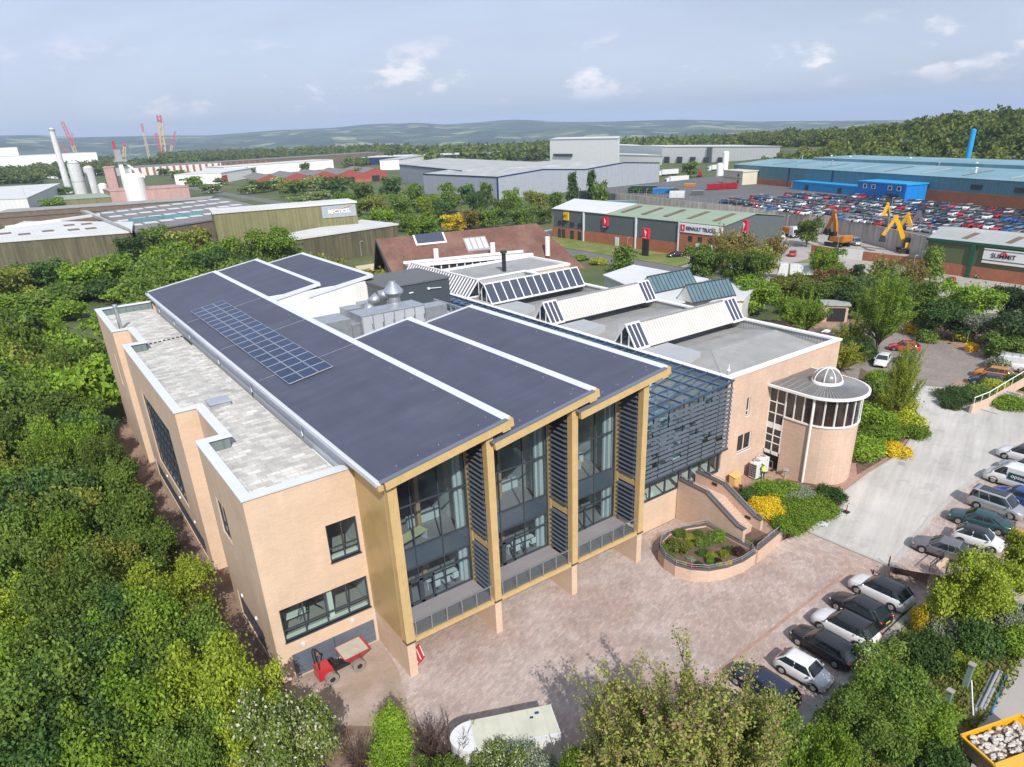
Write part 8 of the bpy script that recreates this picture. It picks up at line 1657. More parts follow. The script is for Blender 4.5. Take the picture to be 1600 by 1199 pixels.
cols_ = ['white'] * 5 + ['silver'] * 6 + ['black'] * 4 + ['navy'] * 3 + ['blue'] * 3 + ['grey'] * 4 + ['red'] * 5 + ['white'] * 2 + ['brightblue'] * 2 + ['green', 'paleblue', 'maroon']
ccount = 0
for ri, (off, s0) in enumerate(((6.5, 10), (11.5, 0), (22, -4), (27, -4), (38, -8), (43, -8), (52, 30))):
 base = W1 + nW * off; s = s0 * 1.0; k = 0; u = s
 dlt = {0: 4, 1: 2, 2: 0, 3: -2, 4: 0, 5: 2, 6: 20}[ri]; u = dlt
 while u < LW + 26 and ccount < 292:
  if crr.random() < (.42 if ri == 0 and u < 70 else .07 + (.0 if ri else .1)): u += 2.9; continue
  pz_ = base + dW * u; col = crr.choice(cols_); kd = crr.choice(['hatch', 'hatch', 'suv', 'estate', 'small'])
  if (kd, col) in LC: o = LC[(kd, col)].copy(); C.objects.link(o)
  else: o = LC[(kd, col)] = lowcar(kd, col)
  o.location = (pz_.x + crr.uniform(-.3, .3), pz_.y + crr.uniform(-.15, .15), ZT + .01); o.rotation_euler = (0, 0, math.atan2(nW.y, nW.x) + crr.choice([0, math.pi]) + crr.uniform(-.04, .04) + .25)
  nm_ = {'paleblue': 'pale blue', 'navy': 'navy', 'blue': 'bright blue'}.get(col, col)
  tag(o, f'{nm_} car, {ordw(k)} from the left in the {ordw(ri)} row behind the long retaining wall', 'car', 'cars packed in the distant upper car park'); k += 1; u += 2.75; ccount += 1
FN = empty('wall_fence', (W1.x, W1.y, ZT), 0, 'thin wire fence of grey posts along the top of the retaining wall', 'fence'); m = MB()
for a, b in ((W0, W1), (W1, W2), (W2, W3), (W3, W4)):
 n_ = int((b - a).length / 4)
 for k in range(n_): q = a.lerp(b, k / n_); m.tube((q.x + .6, q.y, ZT), (q.x + .6, q.y, ZT + 2.4), .06, n=5)
m.build('post', K['steel'], FN)
m = MB()
for a, b in ((W0, W1), (W1, W2), (W2, W3), (W3, W4)):
 for z in (.6, 1.5, 2.3): m.bar((a.x + .6, a.y, ZT + z), (b.x + .6, b.y, ZT + z), .03, .03)
m.build('wire', K['steel'], FN)
def lamp(px, pyb, pyt, z0, lab, head='black', double=False):
 p = P(px, pyb, z0); d = RX * (px - 800) - RY * (pyt - PY0) - RZ * FPX; k = (p.x * d.x + p.y * d.y) / (d.x ** 2 + d.y ** 2); h = CAM_H + k * d.z; h = max(z0 + 4, min(h, z0 + 14))
 t = empty('lamp_post', p, 0, lab, 'lamp post', 'lamp posts around the estate'); m = MB(); m.tube(p, (p.x, p.y, h), .10, .06, 8); m.build('pole', K['steel'], t)
 m = MB()
 for s in ((-1, 1) if double else (1,)): m.bar((p.x, p.y, h), (p.x + s * .9, p.y, h + .1), .25, .12)
 m.build('lamp_head', K['white' if head != 'black' else 'steel'], t)
lamp(46, 328, 260, 0, 'tall twin headed floodlight mast by the pale sheds at the far left', double=True); lamp(770, 339, 310, 0, 'street lamp left of the tiled hall ridge, before the warehouse'); lamp(593, 336, 311, 0, 'street lamp beside the tree belt right of the olive shed'); lamp(668, 334, 321, 0, 'short street lamp in the middle of the tree belt')
lamp(565, 400, 381, 2, 'lamp post against the lower dark olive shed'); lamp(1228, 365, 338, 0, 'slim pole between the lorries and the yard tree'); lamp(1305, 410, 370, 0, 'lamp post beside the pale gates'); lamp(980, 398, 372, 0, 'grey lamp post at the showroom grass verge'); lamp(1384, 372, 310, ZT, 'lamp post in the packed car park near the blue office'); lamp(1010, 312, 296, ZT, 'lamp post above the retaining wall at its left end'); lamp(1420, 452, 400, 0, 'lamp post before the sparse trees near the trade unit')
# -- excavators, lorries, skips in the yards
def excavator(px, py, rz, col, lab, reach=1.0, arm='orange'):
 p = P(px, py, 0.05); t = empty('excavator', p, rz, lab, 'excavator', 'excavators parked in the yard')
 for s in (-1, 1):
  m = MB(); m._hex([(-1.9, s * 1.2 - .3, 0), (1.9, s * 1.2 - .3, 0), (1.9, s * 1.2 + .3, 0), (-1.9, s * 1.2 + .3, 0), (-2.2, s * 1.2 - .3, .8), (2.2, s * 1.2 - .3, .8), (2.2, s * 1.2 + .3, .8), (-2.2, s * 1.2 + .3, .8)]); m.build('track', K['black'], t, local=True)
 m = MB(); m.box(-2.4, 1.2, -1.3, 1.3, 1.0, 2.1); m.box(-2.6, -1.2, -1.2, 1.2, 1.2, 2.4); m.build('body', CP[col], t, local=True, bevel=.12)
 m = MB(); m._hex([(.1, .3, 1.1), (1.6, .3, 1.1), (1.6, 1.3, 1.1), (.1, 1.3, 1.1), (.1, .35, 3.0), (1.3, .35, 3.0), (1.3, 1.25, 3.0), (.1, 1.25, 3.0)]); m.build('cab', K['carglass'], t, local=True, bevel=.06)
 a, b, c_, d = Vector((1.0, -.3, 1.8)), Vector((3.0 * reach, -.3, 4.8)), Vector((4.3 * reach, -.3, 6.6)), Vector((6.3 * reach, -.3, 3.2))
 m = MB(); m.bar(a, b, .5, .8); m.bar(b, c_, .48, .7); m.build('boom', CP[arm], t, local=True); m = MB(); m.bar(c_ + Vector((-.4, 0, .3)), d, .4, .6); m.bar(b + Vector((0, 0, .6)), c_ + Vector((.2, 0, .3)), .2, .2); m.build('dipper', CP[arm], t, local=True)
 m = MB(); m._hex([(d.x - .6, -.9, d.z - 1.3), (d.x + .5, -.9, d.z - 1.1), (d.x + .5, .3, d.z - 1.1), (d.x - .6, .3, d.z - 1.3), (d.x - .5, -.8, d.z - .2), (d.x + .2, -.8, d.z + .1), (d.x + .2, .2, d.z + .1), (d.x - .5, .2, d.z - .2)]); m.build('bucket', K['black'], t, local=True); t.scale = (1.35, 1.35, 1.35)
excavator(1308, 385, 1.35, 'orange', 'orange excavator with tall folded arm at the left of the yard', .55)
excavator(1362, 373, .1, 'yellow', 'yellow excavator with arched arm reaching right before the wall', 1.15, 'yellow')
excavator(1420, 395, 2.2, 'yellow', 'yellow excavator with steeply folded arm beside the brick yard wall', .8, 'yellow')
excavator(1432, 392, 1.7, 'orange', 'orange yellow excavator pressed against the green unit corner', .7, 'yellow')
excavator(1450, 385, 2.4, 'grey', 'dark grey armed excavator just behind the green unit roof', .7, 'grey')
def lorry(px, py, z, rz, cabc, boxc, lab, Lb=7.5, hb=3.9, hc=3.4):
 p = P(px, py, z); t = empty('lorry', p, rz, lab, 'lorry', 'lorries in the estate yards')
 m = MB(); m._hex([(-1.0, -1.22, .5), (1.2, -1.22, .5), (1.2, 1.22, .5), (-1.0, 1.22, .5), (-1.0, -1.2, hc), (.8, -1.15, hc), (.8, 1.15, hc), (-1.0, 1.2, hc)]); cb = m.build('cab', CP[cabc], t, local=True, bevel=.1)
 m = MB(); m._hex([(1.18, -1.05, 1.7), (1.24, -1.05, 1.7), (1.24, 1.05, 1.7), (1.18, 1.05, 1.7), (1.0, -1.0, 2.6), (1.06, -1.0, 2.6), (1.06, 1.0, 2.6), (1.0, 1.0, 2.6)]); m.build('windscreen', K['carglass'], t, local=True)
 if boxc: m = MB(); m.box(-1.4 - Lb, -1.4, -1.27, 1.27, 1.1, hb); m.build('cargo_body', CP[boxc], t, local=True, bevel=.05)
 m = MB(); m.box(-1.4 - (Lb if boxc else 4), .8, -.5, .5, .6, 1.0); m.build('chassis', K['black'], t, local=True)
 for x in (.1, -3.2, -1.4 - Lb * .8):
  for s in (-1, 1): m = MB(); m.tube((x, s * .95, .5), (x, s * 1.25, .5), .5, n=12); m.build('wheel', K['tyre'], t, local=True)
lorry(1206, 370, 0, -1.9, 'yellow', 'purple', 'yellow cabbed lorry with purple body behind the showroom end', 5); lorry(1185, 362, 0, -1.6, 'white', None, 'white tractor unit close against the showroom gable'); lorry(1240, 372, 0, -1.9, 'white', 'orange', 'white cab lorry with orange body left of the yard tree', 4, 3)
lorry(1222, 435, 0, 2.2, 'white', 'white', 'white lorry half hidden by trees on the road bend', 5, 3.2); lorry(1108, 268, 0, 2.9, 'white', 'white', 'long white articulated trailer standing at the distribution bays', 13, 4.1); lorry(1030, 276, 0, 2.9, 'white', 'white', 'long white trailer left of the red tipping cab', 13, 4.1); lorry(1094, 276, 0, .5, 'red', None, 'red tipped forward tractor cab among the white trailers'); lorry(1042, 288, 0, 2.9, 'white', 'white', 'nearest long white trailer beside the warehouse gable', 13, 4.1)
for (px, py, rz, c, lab, k_) in ((1215, 372, -1.9, 'white', 'white van before the yellow lorry', 'van'), (1335, 383, -2.2, 'silver', 'silver van among the excavators', 'van'), (1180, 388, .2, 'white', 'white van by the showroom gable door', 'van')): p = P(px, py, 0); car(k_, c, c, lab, p.x, p.y, .06, rz, cat='van', name='parked_van')
for k in range(5):
 p = P(1110 + k * 9.5, 297 - k * .6, ZT); t = empty('red_skip', p, .4, f'{ordw(k)} red tipping skip from the left in the row beside the gas tanks', 'skip', 'red skips in a row'); m = MB()
 m._hex([(-1.4, -1.2, .2), (1.0, -1.2, .2), (1.0, 1.2, .2), (-1.4, 1.2, .2), (-1.9, -1.3, 2.6), (1.8, -1.3, 2.2), (1.8, 1.3, 2.2), (-1.9, 1.3, 2.6)]); m.build('body', CP['red'], t, local=True); m = MB(); m.box(-1.7, 1.6, -1.1, 1.1, 2.2, 2.3); m.build('load', K['brown'], t, local=True)
for (px, py, lx, h, c, lab) in ((1006, 299, 12, 2.4, 'green', 'long green container top behind the hedge by the warehouse'), (1036, 303, 9, 2.4, 'brightblue', 'blue container beside the hedge on the upper yard'), (1058, 309, 6, 2.6, 'white', 'white cabin box at the edge of the upper yard'), (1090, 305, 5, 1.8, 'grey', 'grey crate stack on the upper yard'), (1078, 292, 5, 1.4, 'orange', 'orange sheeted heap on the upper yard')):
 p = P(px, py, ZT); t = empty('container', p, -1.0, lab, 'container'); m = MB(); m.box(-lx / 2, lx / 2, -1.3, 1.3, 0, h); m.build('body', CP[c], t, local=True, bevel=.08); m = MB()
 for k in range(int(lx)): m.box(-lx / 2 + k, -lx / 2 + k + .12, -1.36, 1.36, .1, h - .1)
 m.build('rib', CP[c], t, local=True)
p = P(970, 330, 0); t = empty('curtain_trailer', p, -1.1, 'pale blue curtain sided trailer behind the showroom roof', 'trailer'); m = MB(); m.box(-7, 7, -1.3, 1.3, 1, 4.2); m.build('body', CP['paleblue'], t, local=True); m = MB(); m.tube((-5, 0, .5), (-5, 1.3, .5), .5); m.build('wheel', K['tyre'], t, local=True)
HG = empty('clipped_hedge', P(1020, 302, ZT), 0, 'long dark clipped hedge on the upper yard beside the warehouse', 'hedge')
for k in range(12):
 o = bpy.data.objects.new('foliage', tmesh(('bush', 'lo', k % 3))); C.objects.link(o); o.parent = HG; d_2 = (P(1065, 305, ZT) - P(1000, 303, ZT)); o.location = d_2 * (k / 11 - .5); o.scale = (3, 3, 2.4); o.material_slots[0].link = 'OBJECT'; o.material_slots[0].material = LM['deep']
# -- courtyard objects
t = empty('site_dumper', (10.9, 37.5, .03), 0.03, 'red site dumper with grey skip bucket parked before the boarded wall panel', 'dumper')
for x in (-.95, 1.05):
 for s in (-1, 1):
  m = MB(); m.tube((x, s * .48, .46), (x, s * .86, .46), .46, n=22); w1 = m.build('wheel', M('dusty tyre', (.24, .215, .19), .95, var=.2), t, local=True); m = MB(); m.tube((x, s * .84, .46), (x, s * .88, .46), .22, .18, 12); m.build('rim', K['black'], w1, local=True)
m = MB(); m._hex([(-1.75, -.55, .45), (-.55, -.55, .55), (-.55, .55, .55), (-1.75, .55, .45), (-1.65, -.5, 1.35), (-.7, -.5, 1.25), (-.7, .5, 1.25), (-1.65, .5, 1.35)]); m.build('engine_cover', CP['red'], t, local=True, bevel=.06)
m = MB(); m._hex([(.55, -.55, .85), (1.3, -.55, .85), (1.3, .55, .85), (.55, .55, .85), (.05, -.85, 1.5), (2.05, -.85, 1.5), (2.05, .85, 1.5), (.05, .85, 1.5)]); m.build('skip_bucket', CP['red'], t, local=True)
m = MB(); m._hex([(.12, -.78, 1.44), (1.9, -.78, 1.44), (1.9, .78, 1.44), (.12, .78, 1.44), (.12, -.78, 1.51), (1.9, -.78, 1.51), (1.9, .78, 1.51), (.12, .78, 1.51)]); m.build('load', M('dried mortar', (.42, .39, .33), .95, var=.15, scale=2), t, local=True)
m = MB(); m.box(-.6, .6, -.28, .28, .5, .8); m.box(-.5, -.1, -.25, .25, .95, 1.08); m.box(-.62, -.52, -.25, .25, 1.0, 1.45); m.tube((.12, 0, .8), (-.05, 0, 1.25), .04); m.build('chassis', K['black'], t, local=True)
m = MB();
for s in (-.42, .42): m.path([(-1.55, s, 1.2), (-1.6, s, 2.35), (-1.5, s, 2.6)], .045)
m.tube((-1.5, -.42, 2.6), (-1.5, .42, 2.6), .045); m.build('roll_bar', K['black'], t, local=True); m = MB(); m.tube((-1.5, -.42, 2.62), (-1.5, -.42, 2.8), .07); m.build('beacon', CP['orange'], t, local=True)
t = empty('site_trailer', (16.2, 24.1, 0.0), -.41, 'white box trailer with half round nose and cream roof panel at the bottom', 'trailer')
hl, hwid = 2.4, 1.1; nose = [(-hl + hwid * 1.25 * math.cos(a), hwid * math.sin(a)) for a in [math.pi / 2 + math.pi * k / 16 for k in range(17)]]
m = MB(); m.prism([(hl, -hwid), (hl, hwid)] + nose, .55, 2.72); m.build('body', CP['white'], t, local=True)
m = MB(); m.box(-hl - .05, hl - .05, -hwid + .06, hwid - .06, 2.72, 2.76); m.build('roof_panel', M('cream roof panel', (.52, .52, .43), .6, var=.10, scale=.8, stripes=(.9, .05)), t, local=True)
m = MB(); m.box(1.3, 1.55, .55, .7, 2.76, 2.80); m.box(.95, 1.15, .3, .42, 2.76, 2.80); m.build('roof_label', CP['blue'], t, local=True); m = MB(); m.box(-hl - .1, -hl - .04, -hwid, hwid, .6, 2.78); m.box(-hl, hl, -hwid - .02, -hwid + .05, 2.6, 2.76); m.build('edge_trim', K['coping'], t, local=True)
for s in (-1, 1): m = MB(); m.tube((.4, s * .85, .32), (.4, s * 1.08, .32), .32, n=16); m.build('wheel', K['tyre'], t, local=True)
t = empty('safety_barrier', (15.8, 34.9, 0), .5, 'orange red plastic barrier leaning by the first brick fin', 'barrier'); m = MB()
m._hex([(-.5, 0, 0), (.5, 0, 0), (.5, .05, 0), (-.5, .05, 0), (-.45, .35, 1.1), (.45, .35, 1.1), (.45, .40, 1.1), (-.45, .40, 1.1)]); m.build('board', CP['red'], t, local=True); m = MB()
for k in range(3): m.bar((-.4 + k * .4, .03, .2), (-.4 + k * .4, .33, 1.0), .06, .04)
m.build('slot', K['white'], t, local=True)
for i, (x, y, tl) in enumerate(((48.5, 11.3, .25), (45.3, 11.1, .22), (42.3, 10.9, .2), (39.1, 10.7, .05), (34.0, 10.5, -.25), (51.4, 11.6, .2))):
 t = empty('concrete_post', (x, y, 0), 0, ('green stained leaning fence post, ' + ['third from the right edge', 'just behind the stacked pipes', 'at the upper left of the stacked pipes', 'short one amid the shrubs left of the pipes', 'at the very bottom beside the purple shrub', 'furthest back near the silvery shrub'][i]), 'post', 'leaning green stained fence posts')
 m = MB(); m._hex([(-.16, -.16, -.1), (.16, -.16, -.1), (.16, .16, -.1), (-.16, .16, -.1), (-.14 + tl, -.14, 1.75), (.14 + tl, -.14, 1.75), (.14 + tl, .14, 1.75), (-.14 + tl, .14, 1.75)]); m.build('post', M('mossy paint', (.14, .21, .17), .8, var=.2, scale=2), t, local=True)
 m = MB(); m.box(-.2 + tl, .2 + tl, -.2, .2, 1.75, 1.86); m.build('cap', K['concrete2'], t, local=True)
t = empty('pipe_stack', (42.6, 9.7, 0), 0, 'bundle of long dark pipes and a blue rail lying by the concrete pad', 'pipes'); m = MB()
for k, (o_, r_) in enumerate(((0, .12), (.3, .10), (.55, .10), (.28, .09))): m.tube((40.6 + o_, 9.6 - o_ * .5, .12 + (k == 3) * .18), (44.9 + o_, 10.3 - o_ * .5, .12 + (k == 3) * .18), r_)
m.build('pipe', K['steel'], t); m = MB(); m.bar((41.1, 8.9, .1), (45.3, 9.7, .1), .08, .15); m.build('rail', CP['brightblue'], t)
t = empty('leaning_pole', (40.4, 9.7, 0), 0, 'thin teal and white pole leaning beside the pipes', 'pole'); m = MB(); m.tube((40.0, 9.4, 0), (40.9, 10.3, 1.9), .04); m.build('pole', K['coping'], t)
sheet('concrete_pad', [(39.6, 9.0), (44.3, 9.35), (49, 10.4), (58, 11.3), (60, 4), (34, 1), (33.8, 7.2)], 0.05, K['yard'])
t = empty('yellow_skip', (38.3, 7.2, 0), -.32, 'yellow builders skip heaped with broken pale rubble', 'skip')
m = MB(); q = [(-1.9, -1.0), (1.9, -1.0), (1.9, 1.0), (-1.9, 1.0)]
o_ = [(-2.25, -1.05, 1.45), (2.25, -1.05, 1.45), (2.25, 1.05, 1.45), (-2.25, 1.05, 1.45)]; b_ = [(-1.3, -.9, .1), (1.3, -.9, .1), (1.3, .9, .1), (-1.3, .9, .1)]
for i in range(4): j = (i + 1) % 4; m.poly([b_[i], b_[j], o_[j], o_[i]]); m.bar(o_[i], o_[j], .12, .12)
m.poly(b_[::-1]); m.build('body', CP['yellow'], t, local=True)
rr = random.Random(4); ch = []
for i in range(110):
 x, y = rr.uniform(-1.85, 1.85), rr.uniform(-.85, .85); m = MB(); m.blob((x, y, 1.12 + rr.uniform(0, .22) + .1 * (1 - abs(x) / 2)), (rr.uniform(.10, .26), rr.uniform(.07, .18), rr.uniform(.05, .11)), n=6, jit=.3, seed=i); ch.append(m)
mm = MB()
for m in ch: i0 = len(mm.v); mm.v += m.v; mm.f += [tuple(i0 + q for q in f) for f in m.f]; mm.m += m.m
K['rubble'] = M('broken plaster rubble', (.50, .47, .42), .95, var=.15, scale=3, fine=.1); o = mm.build('rubble', K['rubble'], t, local=True); tag(o, kind='stuff')
m = MB(); m.box(-1.9, 1.9, -.9, .9, .2, 1.12); m.build('fill', K['soil'], t, local=True)
for i, (x, y, lab) in enumerate(((54.2, 35.6, 'left white air conditioning condenser against the pink brick wall'), (55.5, 35.9, 'right white air conditioning condenser next to the workman'))):
 t = empty('condenser_unit', (x, y, ZU), 0, lab, 'air conditioner', 'white condenser units'); m = MB(); m.box(-.58, .58, -.42, .42, .15, 1.75); m.build('casing', CP['white'], t, local=True, bevel=.03)
 m = MB()
 for a in range(4):
  for b in range(6): m.box(-.60, -.585, -.36 + a * .19, -.22 + a * .19, .3 + b * .23, .47 + b * .23)
 m.build('grille', K['plastic'], t, local=True); m = MB(); m.tube((0, 0, 1.75), (0, 0, 1.9), .38, .36, 20); fg = m.build('fan_guard', K['white'], t, local=True); m = MB(); m.tube((0, 0, 1.9), (0, 0, 1.91), .30, n=18); m.build('fan_mesh', K['steel'], fg, local=True)
 m = MB(); m.box(-.5, .5, -.4, .4, 0, .15); m.box(.1, .3, -.43, -.42, 1.5, 1.56); m.build('base_rail', K['black'], t, local=True)
p = P(1148, 758, ZU); t = empty('timber_box', (p.x, p.y, ZU), .1, 'pale yellow plywood box beside the top of the staircase wall', 'box'); m = MB(); m._hex([(-.55, -.35, 0), (.55, -.35, 0), (.55, .35, 0), (-.55, .35, 0), (-.55, -.25, 1.0), (.55, -.25, 1.0), (.55, .35, 1.2), (-.55, .35, 1.2)]); m.build('box', M('plywood', (.62, .42, .15), .7, var=.08, stripes=(.3, .12)), t, local=True)
m = MB(); m.box(-.6, .6, -.4, .4, 1.2, 1.24); m.v = [(a, b, c - (0 if b > 0 else .2)) for a, b, c in m.v]; m.build('lid', M('plywood lid', (.60, .40, .16), .7, var=.08), t, local=True)
p = P(1133, 750, ZU); t = empty('plaster_board', (p.x, p.y, ZU), .1, 'white leaning boards behind the plywood box', 'board'); m = MB(); m.box(-.6, .5, -.1, .3, 0, .9); m.build('board', K['white'], t, local=True)
p = P(1156, 770, ZU); t = empty('hose_reel', (p.x, p.y, ZU), .6, 'red rimmed cable drum standing before the condenser units', 'reel'); m = MB()
for s in (-.16, .16):
 for k in range(16):
  a, b = 2 * math.pi * k / 16, 2 * math.pi * (k + 1) / 16; m.tube((.42 * math.cos(a), s, .5 + .42 * math.sin(a)), (.42 * math.cos(b), s, .5 + .42 * math.sin(b)), .03, n=5)
m.build('rim', CP['red'], t, local=True); m = MB(); m.tube((0, -.14, .5), (0, .14, .5), .34, n=18); m.build('cable', K['black'], t, local=True); m = MB(); m.bar((-.3, -.2, .02), (-.1, -.2, .6), .04, .04); m.bar((.3, -.2, .02), (.1, -.2, .6), .04, .04); m.build('stand', CP['red'], t, local=True)
def person(x, y, z, rz, lab):
 t = empty('person', (x, y, z), rz, lab, 'person'); me = bpy.data.meshes.new('body')
 J = [((0, 0, .96), .13), ((0, 0, 1.12), .13), ((.02, 0, 1.30), .155), ((.03, 0, 1.44), .12), ((.04, 0, 1.53), .055), ((.07, 0, 1.60), .075), ((.09, 0, 1.70), .085), ((.08, 0, 1.76), .06),
  ((0, .10, .92), .10), ((.05, .13, .50), .065), ((-.03, .14, .10), .045), ((.12, .15, .04), .04), ((0, -.10, .92), .10), ((.10, -.12, .50), .065), ((.05, -.12, .10), .045), ((.20, -.13, .04), .04),
  ((.03, .19, 1.42), .07), ((.06, .25, 1.15), .045), ((.28, .20, 1.12), .035), ((.36, .18, 1.14), .03), ((.03, -.19, 1.42), .07), ((.08, -.25, 1.16), .045), ((.30, -.18, 1.15), .035), ((.38, -.16, 1.17), .03)]
 E_ = [(0, 1), (1, 2), (2, 3), (3, 4), (4, 5), (5, 6), (6, 7), (0, 8), (8, 9), (9, 10), (10, 11), (0, 12), (12, 13), (13, 14), (14, 15), (3, 16), (16, 17), (17, 18), (18, 19), (3, 20), (20, 21), (21, 22), (22, 23)]
 me.from_pydata([j[0] for j in J], E_, []); o = bpy.data.objects.new('body', me); C.objects.link(o); o.parent = t; sk = o.modifiers.new('skin', 'SKIN'); sk.use_smooth_shade = True
 for i, j in enumerate(J): me.skin_vertices[0].data[i].radius = (j[1], j[1] * (1.25 if i in (2, 3) else 1))
 me.skin_vertices[0].data[0].use_root = True; sb = o.modifiers.new('s', 'SUBSURF'); sb.levels = 1; sb.render_levels = 1; me.materials.append(M('dark blue work trousers', (.03, .045, .09), .9, var=.1))
 m = MB(); secs = []
 for zz_, rx_, ry_, xx in ((1.0, .17, .21, 0), (1.15, .17, .205, .01), (1.32, .185, .235, .02), (1.44, .15, .215, .03), (1.50, .09, .12, .04)): secs.append([(xx + rx_ * math.cos(a), ry_ * math.sin(a), zz_) for a in [2 * math.pi * k / 16 for k in range(17)]])
 loft(m, secs, capA=False, capB=True); v_ = m.build('vest', M('hi vis yellow cloth', (.60, .80, .04), .8, var=.05), t, smooth=True, local=True); m = MB()
 for zz_ in (1.12, 1.26): m.lathe([(.2, zz_), (.2, zz_ + .04)], .015, 0, 16)
 m.v = [(a, b * 1.1, c) for a, b, c in m.v]; m.build('reflective_band', K['coping'], v_, local=True)
 m = MB(); m.blob((.09, 0, 1.70), (.10, .085, .12), n=12, jit=0); m.blob((.185, 0, 1.69), (.02, .015, .025), n=6, jit=0)
 for s in (-1, 1): m.blob((.09, s * .088, 1.70), (.022, .012, .03), n=6, jit=0)
 m.build('head', M('skin', (.45, .25, .17), .6, var=.03), t, smooth=True, local=True); m = MB()
 for s in (-1, 1):
  m.blob((.40, s * .165, 1.15), (.05, .04, .025), n=8, jit=0)
  for k in range(4): m.tube((.43, s * .165 + (k - 1.5) * .018, 1.15), (.49 - abs(k - 1.3) * .01, s * .165 + (k - 1.5) * .02, 1.13), .009, n=5)
  m.tube((.40, s * .165 - s * .035, 1.15), (.45, s * .165 - s * .06, 1.14), .010, n=5)
 m.build('hand', bpy.data.materials['skin'], t, local=True); m = MB(); m.lathe([(.13, 1.735), (.115, 1.76), (.10, 1.82), (.05, 1.86), (0, 1.87)], .085, 0, 16); m.build('hard_hat', K['white'], t, smooth=True, local=True)
p = P(1191, 750, ZU); person(p.x, p.y, ZU, 1.0, 'workman in yellow hi-vis vest and white helmet beside the condenser units')
t = empty('hand_cart', (57.0, 36.2, ZU), 0, 'folded trolley frame in the dark porch behind the workman', 'trolley'); m = MB(); m.path([(56.6, 35.4, ZU + .1), (56.5, 35.4, ZU + 1.1), (56.5, 35.9, ZU + 1.1), (56.6, 35.9, ZU + .1), (56.6, 35.4, ZU + .1)], .03); m.build('frame', K['steel'], t); m = MB(); m.tube((56.6, 35.3, ZU + .15), (56.6, 35.4, ZU + .15), .15); m.build('wheel', K['black'], t)
t = empty('sundial_post', tuple(P(1226, 742, ZU)), 0, 'small mushroom shaped stone post in the bed before the tower', 'post'); p = P(1226, 747, ZU); m = MB(); m.tube(p, p + Vector((0, 0, .9)), .09, .07); m.build('stem', K['concrete2'], t); m = MB(); m.tube(p + Vector((0, 0, .9)), p + Vector((0, 0, 1.0)), .3, .25, 14); m.build('cap', K['concrete2'], t)
p = P(1287, 806, ZU); t = empty('timber_pallet', (p.x, p.y, ZU + .02), .38, 'slatted timber pallet lying where the terrace meets the concrete road', 'pallet'); m = MB()
for k in range(8): m.box(-1.0 + k * .27, -.84 + k * .27, -.6, .6, .10, .13)
for s in (-.5, 0, .5): m.box(-1.0, 1.05, s - .05, s + .05, .0, .10)
m.build('slats', M('pale timber', (.50, .36, .20), .85, var=.15, scale=2), t, local=True); m = MB(); m.box(-1.9, -1.1, -.6, .55, .02, .05); m.build('board', K['coping'], t, local=True)
p = P(1322, 801, ZU); t = empty('marker_post', p, 0, 'small red marker post on a dark base standing on the concrete road', 'marker'); m = MB(); m.tube(p, p + Vector((.03, 0, .75)), .05, .04); m.build('post', CP['red'], t); m = MB(); m.box(p.x - .25, p.x + .25, p.y - .25, p.y + .25, ZU + .01, ZU + .10); m.build('base', K['black'], t)
for i, (px, py, z, lab) in enumerate(((1362.5, 905, 0, 'dark steel bollard in front of the nearest white black-roofed SUV'), (1388, 885, ZU, 'dark steel bollard at the corner of the concrete road'))):
 p = P(px, py, z); t = empty('bollard', p, 0, lab, 'bollard'); m = MB(); m.tube(p, p + Vector((0, 0, .95)), .05); m.build('post', K['black'], t); m = MB(); m.tube(p + Vector((0, 0, .95)), p + Vector((0, 0, .99)), .06, .04); m.build('cap', K['steel'], t)
for i, (px, py) in enumerate(((1409, 725), (1460, 628), (1439, 668))):
 p = P(px, py, ZU); t = empty('drain_cover', (p.x, p.y, ZU + .014), .4, ['round drain patch near the kerb opposite the tower', 'drain patch in the middle of the far road bend', 'small drain patch by the hornbeam kerb'][i], 'drain'); m = MB(); m.box(-.38, .38, -.3, .3, 0, .012); m.build('cover', K['concrete2'], t, local=True)
p = P(1516, 549, ZU); t = empty('grit_bin', p, -.3, 'bright yellow grit bin at the back of the brown paved yard', 'bin'); m = MB(); m._hex([(-.7, -.45, 0), (.7, -.45, 0), (.7, .45, 0), (-.7, .45, 0), (-.85, -.55, .8), (.85, -.55, .8), (.85, .55, .8), (-.85, .55, .8)]); m.build('bin', CP['yellow'], t, local=True, bevel=.05); m = MB(); m._hex([(-.9, -.6, .8), (.9, -.6, .8), (.9, .6, .8), (-.9, .6, .8), (-.8, -.4, 1.05), (.8, -.4, 1.05), (.8, .6, 1.15), (-.8, .6, 1.15)]); m.build('lid', CP['yellow'], t, local=True)
p = P(1508, 545, ZU); t = empty('small_sign', p, 0, 'small green sign on a post above the yellow grit bin', 'sign'); m = MB(); m.tube(p, p + Vector((0, 0, 2.6)), .04); m.build('post', K['steel'], t); m = MB(); m.box(p.x - .3, p.x + .3, p.y - .03, p.y + .03, ZU + 2.3, ZU + 2.8); m.build('plate', K['greentrim'], t)
t = empty('garden_steps', (51.5, 18, 0), 0, 'brick edged steps with dark rails rising right of the courtyard car row', 'staircase')
m = MB()
for k in range(7): m.box(51.4 + k * .42, 51.8 + k * .42, 15.6, 17.2, 0, .25 + k * .16)
m.build('steps', K['kerb'], t); m = MB(); m.box(51.4, 56, 17.25, 17.55, 0, ZU + .35); m.build('brick_wall', K['brick2'], t); m = MB(); m.box(50.6, 56, 15.2, 15.5, 0, .6); m.build('brick_wall', K['brick2'], t)
m = MB()
for y, z0, z1 in ((17.4, 1.75, 1.75), (15.35, .9, 1.9)):
 m.path([(50.6, y, z0 + .7), (52.3, y, z0 + .8), (55.8, y, z1 + .85)], .04)
 for k in range(6): x = 50.7 + k * 1.0; m.tube((x, y, z0 - .1), (x, y, z0 + .75 + (z1 - z0) * k / 6), .025)
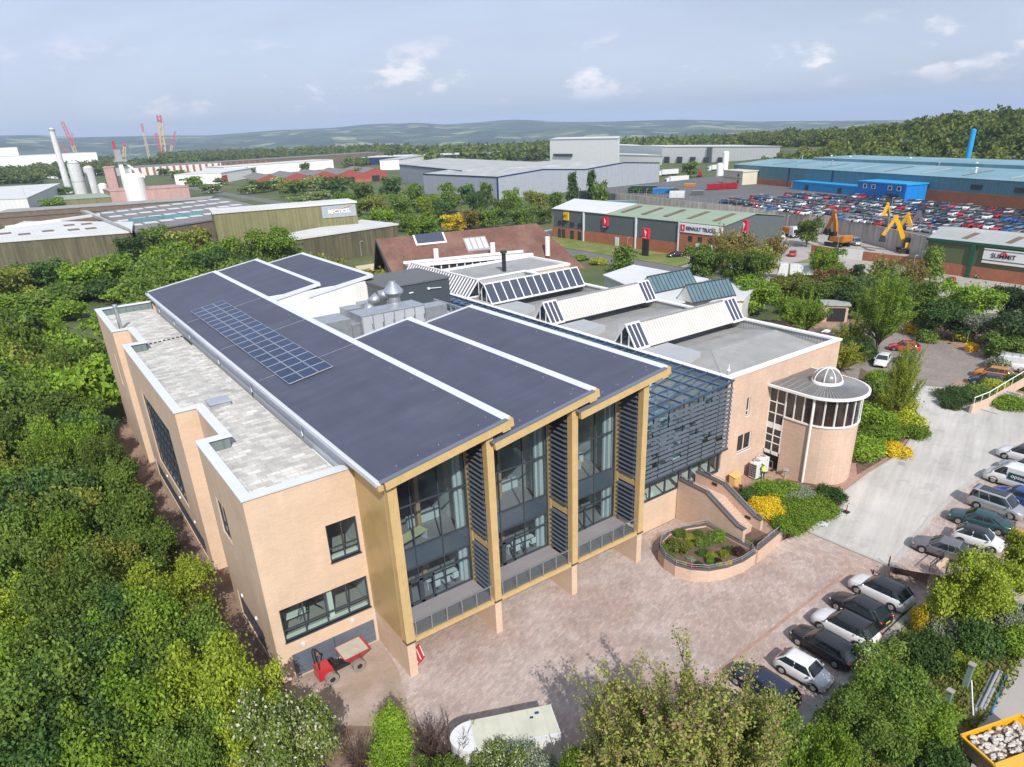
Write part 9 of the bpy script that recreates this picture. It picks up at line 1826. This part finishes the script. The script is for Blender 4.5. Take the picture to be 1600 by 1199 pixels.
m.build('handrail', K['black'], t)
t = empty('bank_steps', tuple(P(1545, 634, ZU)), 0, 'low pink brick flight of steps with white rail at the right of the road', 'staircase'); p = P(1540, 636, ZU); q = P(1600, 612, ZU); dv_ = (q - p).normalized(); nv_ = Vector((dv_.y, -dv_.x, 0)); m = MB()
for k in range(7): a = p + dv_ * (1.2 + k * .45) + nv_ * 1.0; m.bar(a - nv_ * 1.0 + Vector((0, 0, .1 + k * .09)), a + nv_ * .8 + Vector((0, 0, .1 + k * .09)), .42, .2 + k * .18)
m.build('steps', K['kerb'], t); m = MB(); m.bar(p + Vector((0, 0, .5)), p - dv_ * 3.4 + Vector((0, 0, .5)), .3, 1.0); m.bar(p + Vector((0, 0, .5)), q + Vector((0, 0, 1.5)), .3, 1.0); m.build('brick_wall', K['brick2'], t)
m = MB(); m.path([p - dv_ * 3.2 + Vector((0, 0, 1.9)), p + Vector((0, 0, 1.9)), q + Vector((0, 0, 3.2)), q + dv_ * 6 + Vector((0, 0, 3.3))], .05)
for k in range(6): a = p - dv_ * 3 + dv_ * k * 1.6; m.tube(a + Vector((0, 0, 1)), a + Vector((0, 0, 1.9 + max(0, (k - 2)) * .25)), .03)
m.build('white_rail', K['white'], t)
for (px, py, r, h, col, lab) in ((1500, 615, 2.6, 1.5, 'deep', 'deep green hedge bush below the golden brown car'), (1530, 612, 2.6, 1.6, 'mid', 'mid green hedge bush above the white rail'), (1555, 602, 2.4, 1.6, 'yg', 'yellow tinted hedge bush behind the golden brown car'), (1490, 628, 1.7, 1.3, 'deep', 'deep green bush at the kerb nose of the far bed'), (1585, 628, 2.2, 1.4, 'bright', 'bright clipped bush right of the low steps'), (1588, 595, 2.4, 1.8, 'mid', 'mid green bush at the right edge above the rail')):
 tpx(px, py, r, h, 'bush', col, 'hi', lab, name='hedge_bush', cat='bush', z0=ZU, group='hedge bushes by the low steps', clear=.02, zc=ZU + h * .5)
# -- air
hz_ = MB(); hz_.box(-9500, 12000, -1500, 12000, -75, 215)
hm = bpy.data.materials.new('haze'); hm.use_nodes = True; nt = hm.node_tree; nt.nodes.clear(); o_ = N(nt, 'ShaderNodeOutputMaterial'); pv_ = N(nt, 'ShaderNodeVolumePrincipled')
pv_.inputs['Color'].default_value = (0.60, 0.75, 1.0, 1); pv_.inputs['Density'].default_value = 0.00011; pv_.inputs['Anisotropy'].default_value = 0.0
nt.links.new(pv_.outputs[0], o_.inputs['Volume']); hzo = hz_.build('haze', hm); tag(hzo, 'thin blue summer haze over the whole view', kind='stuff')
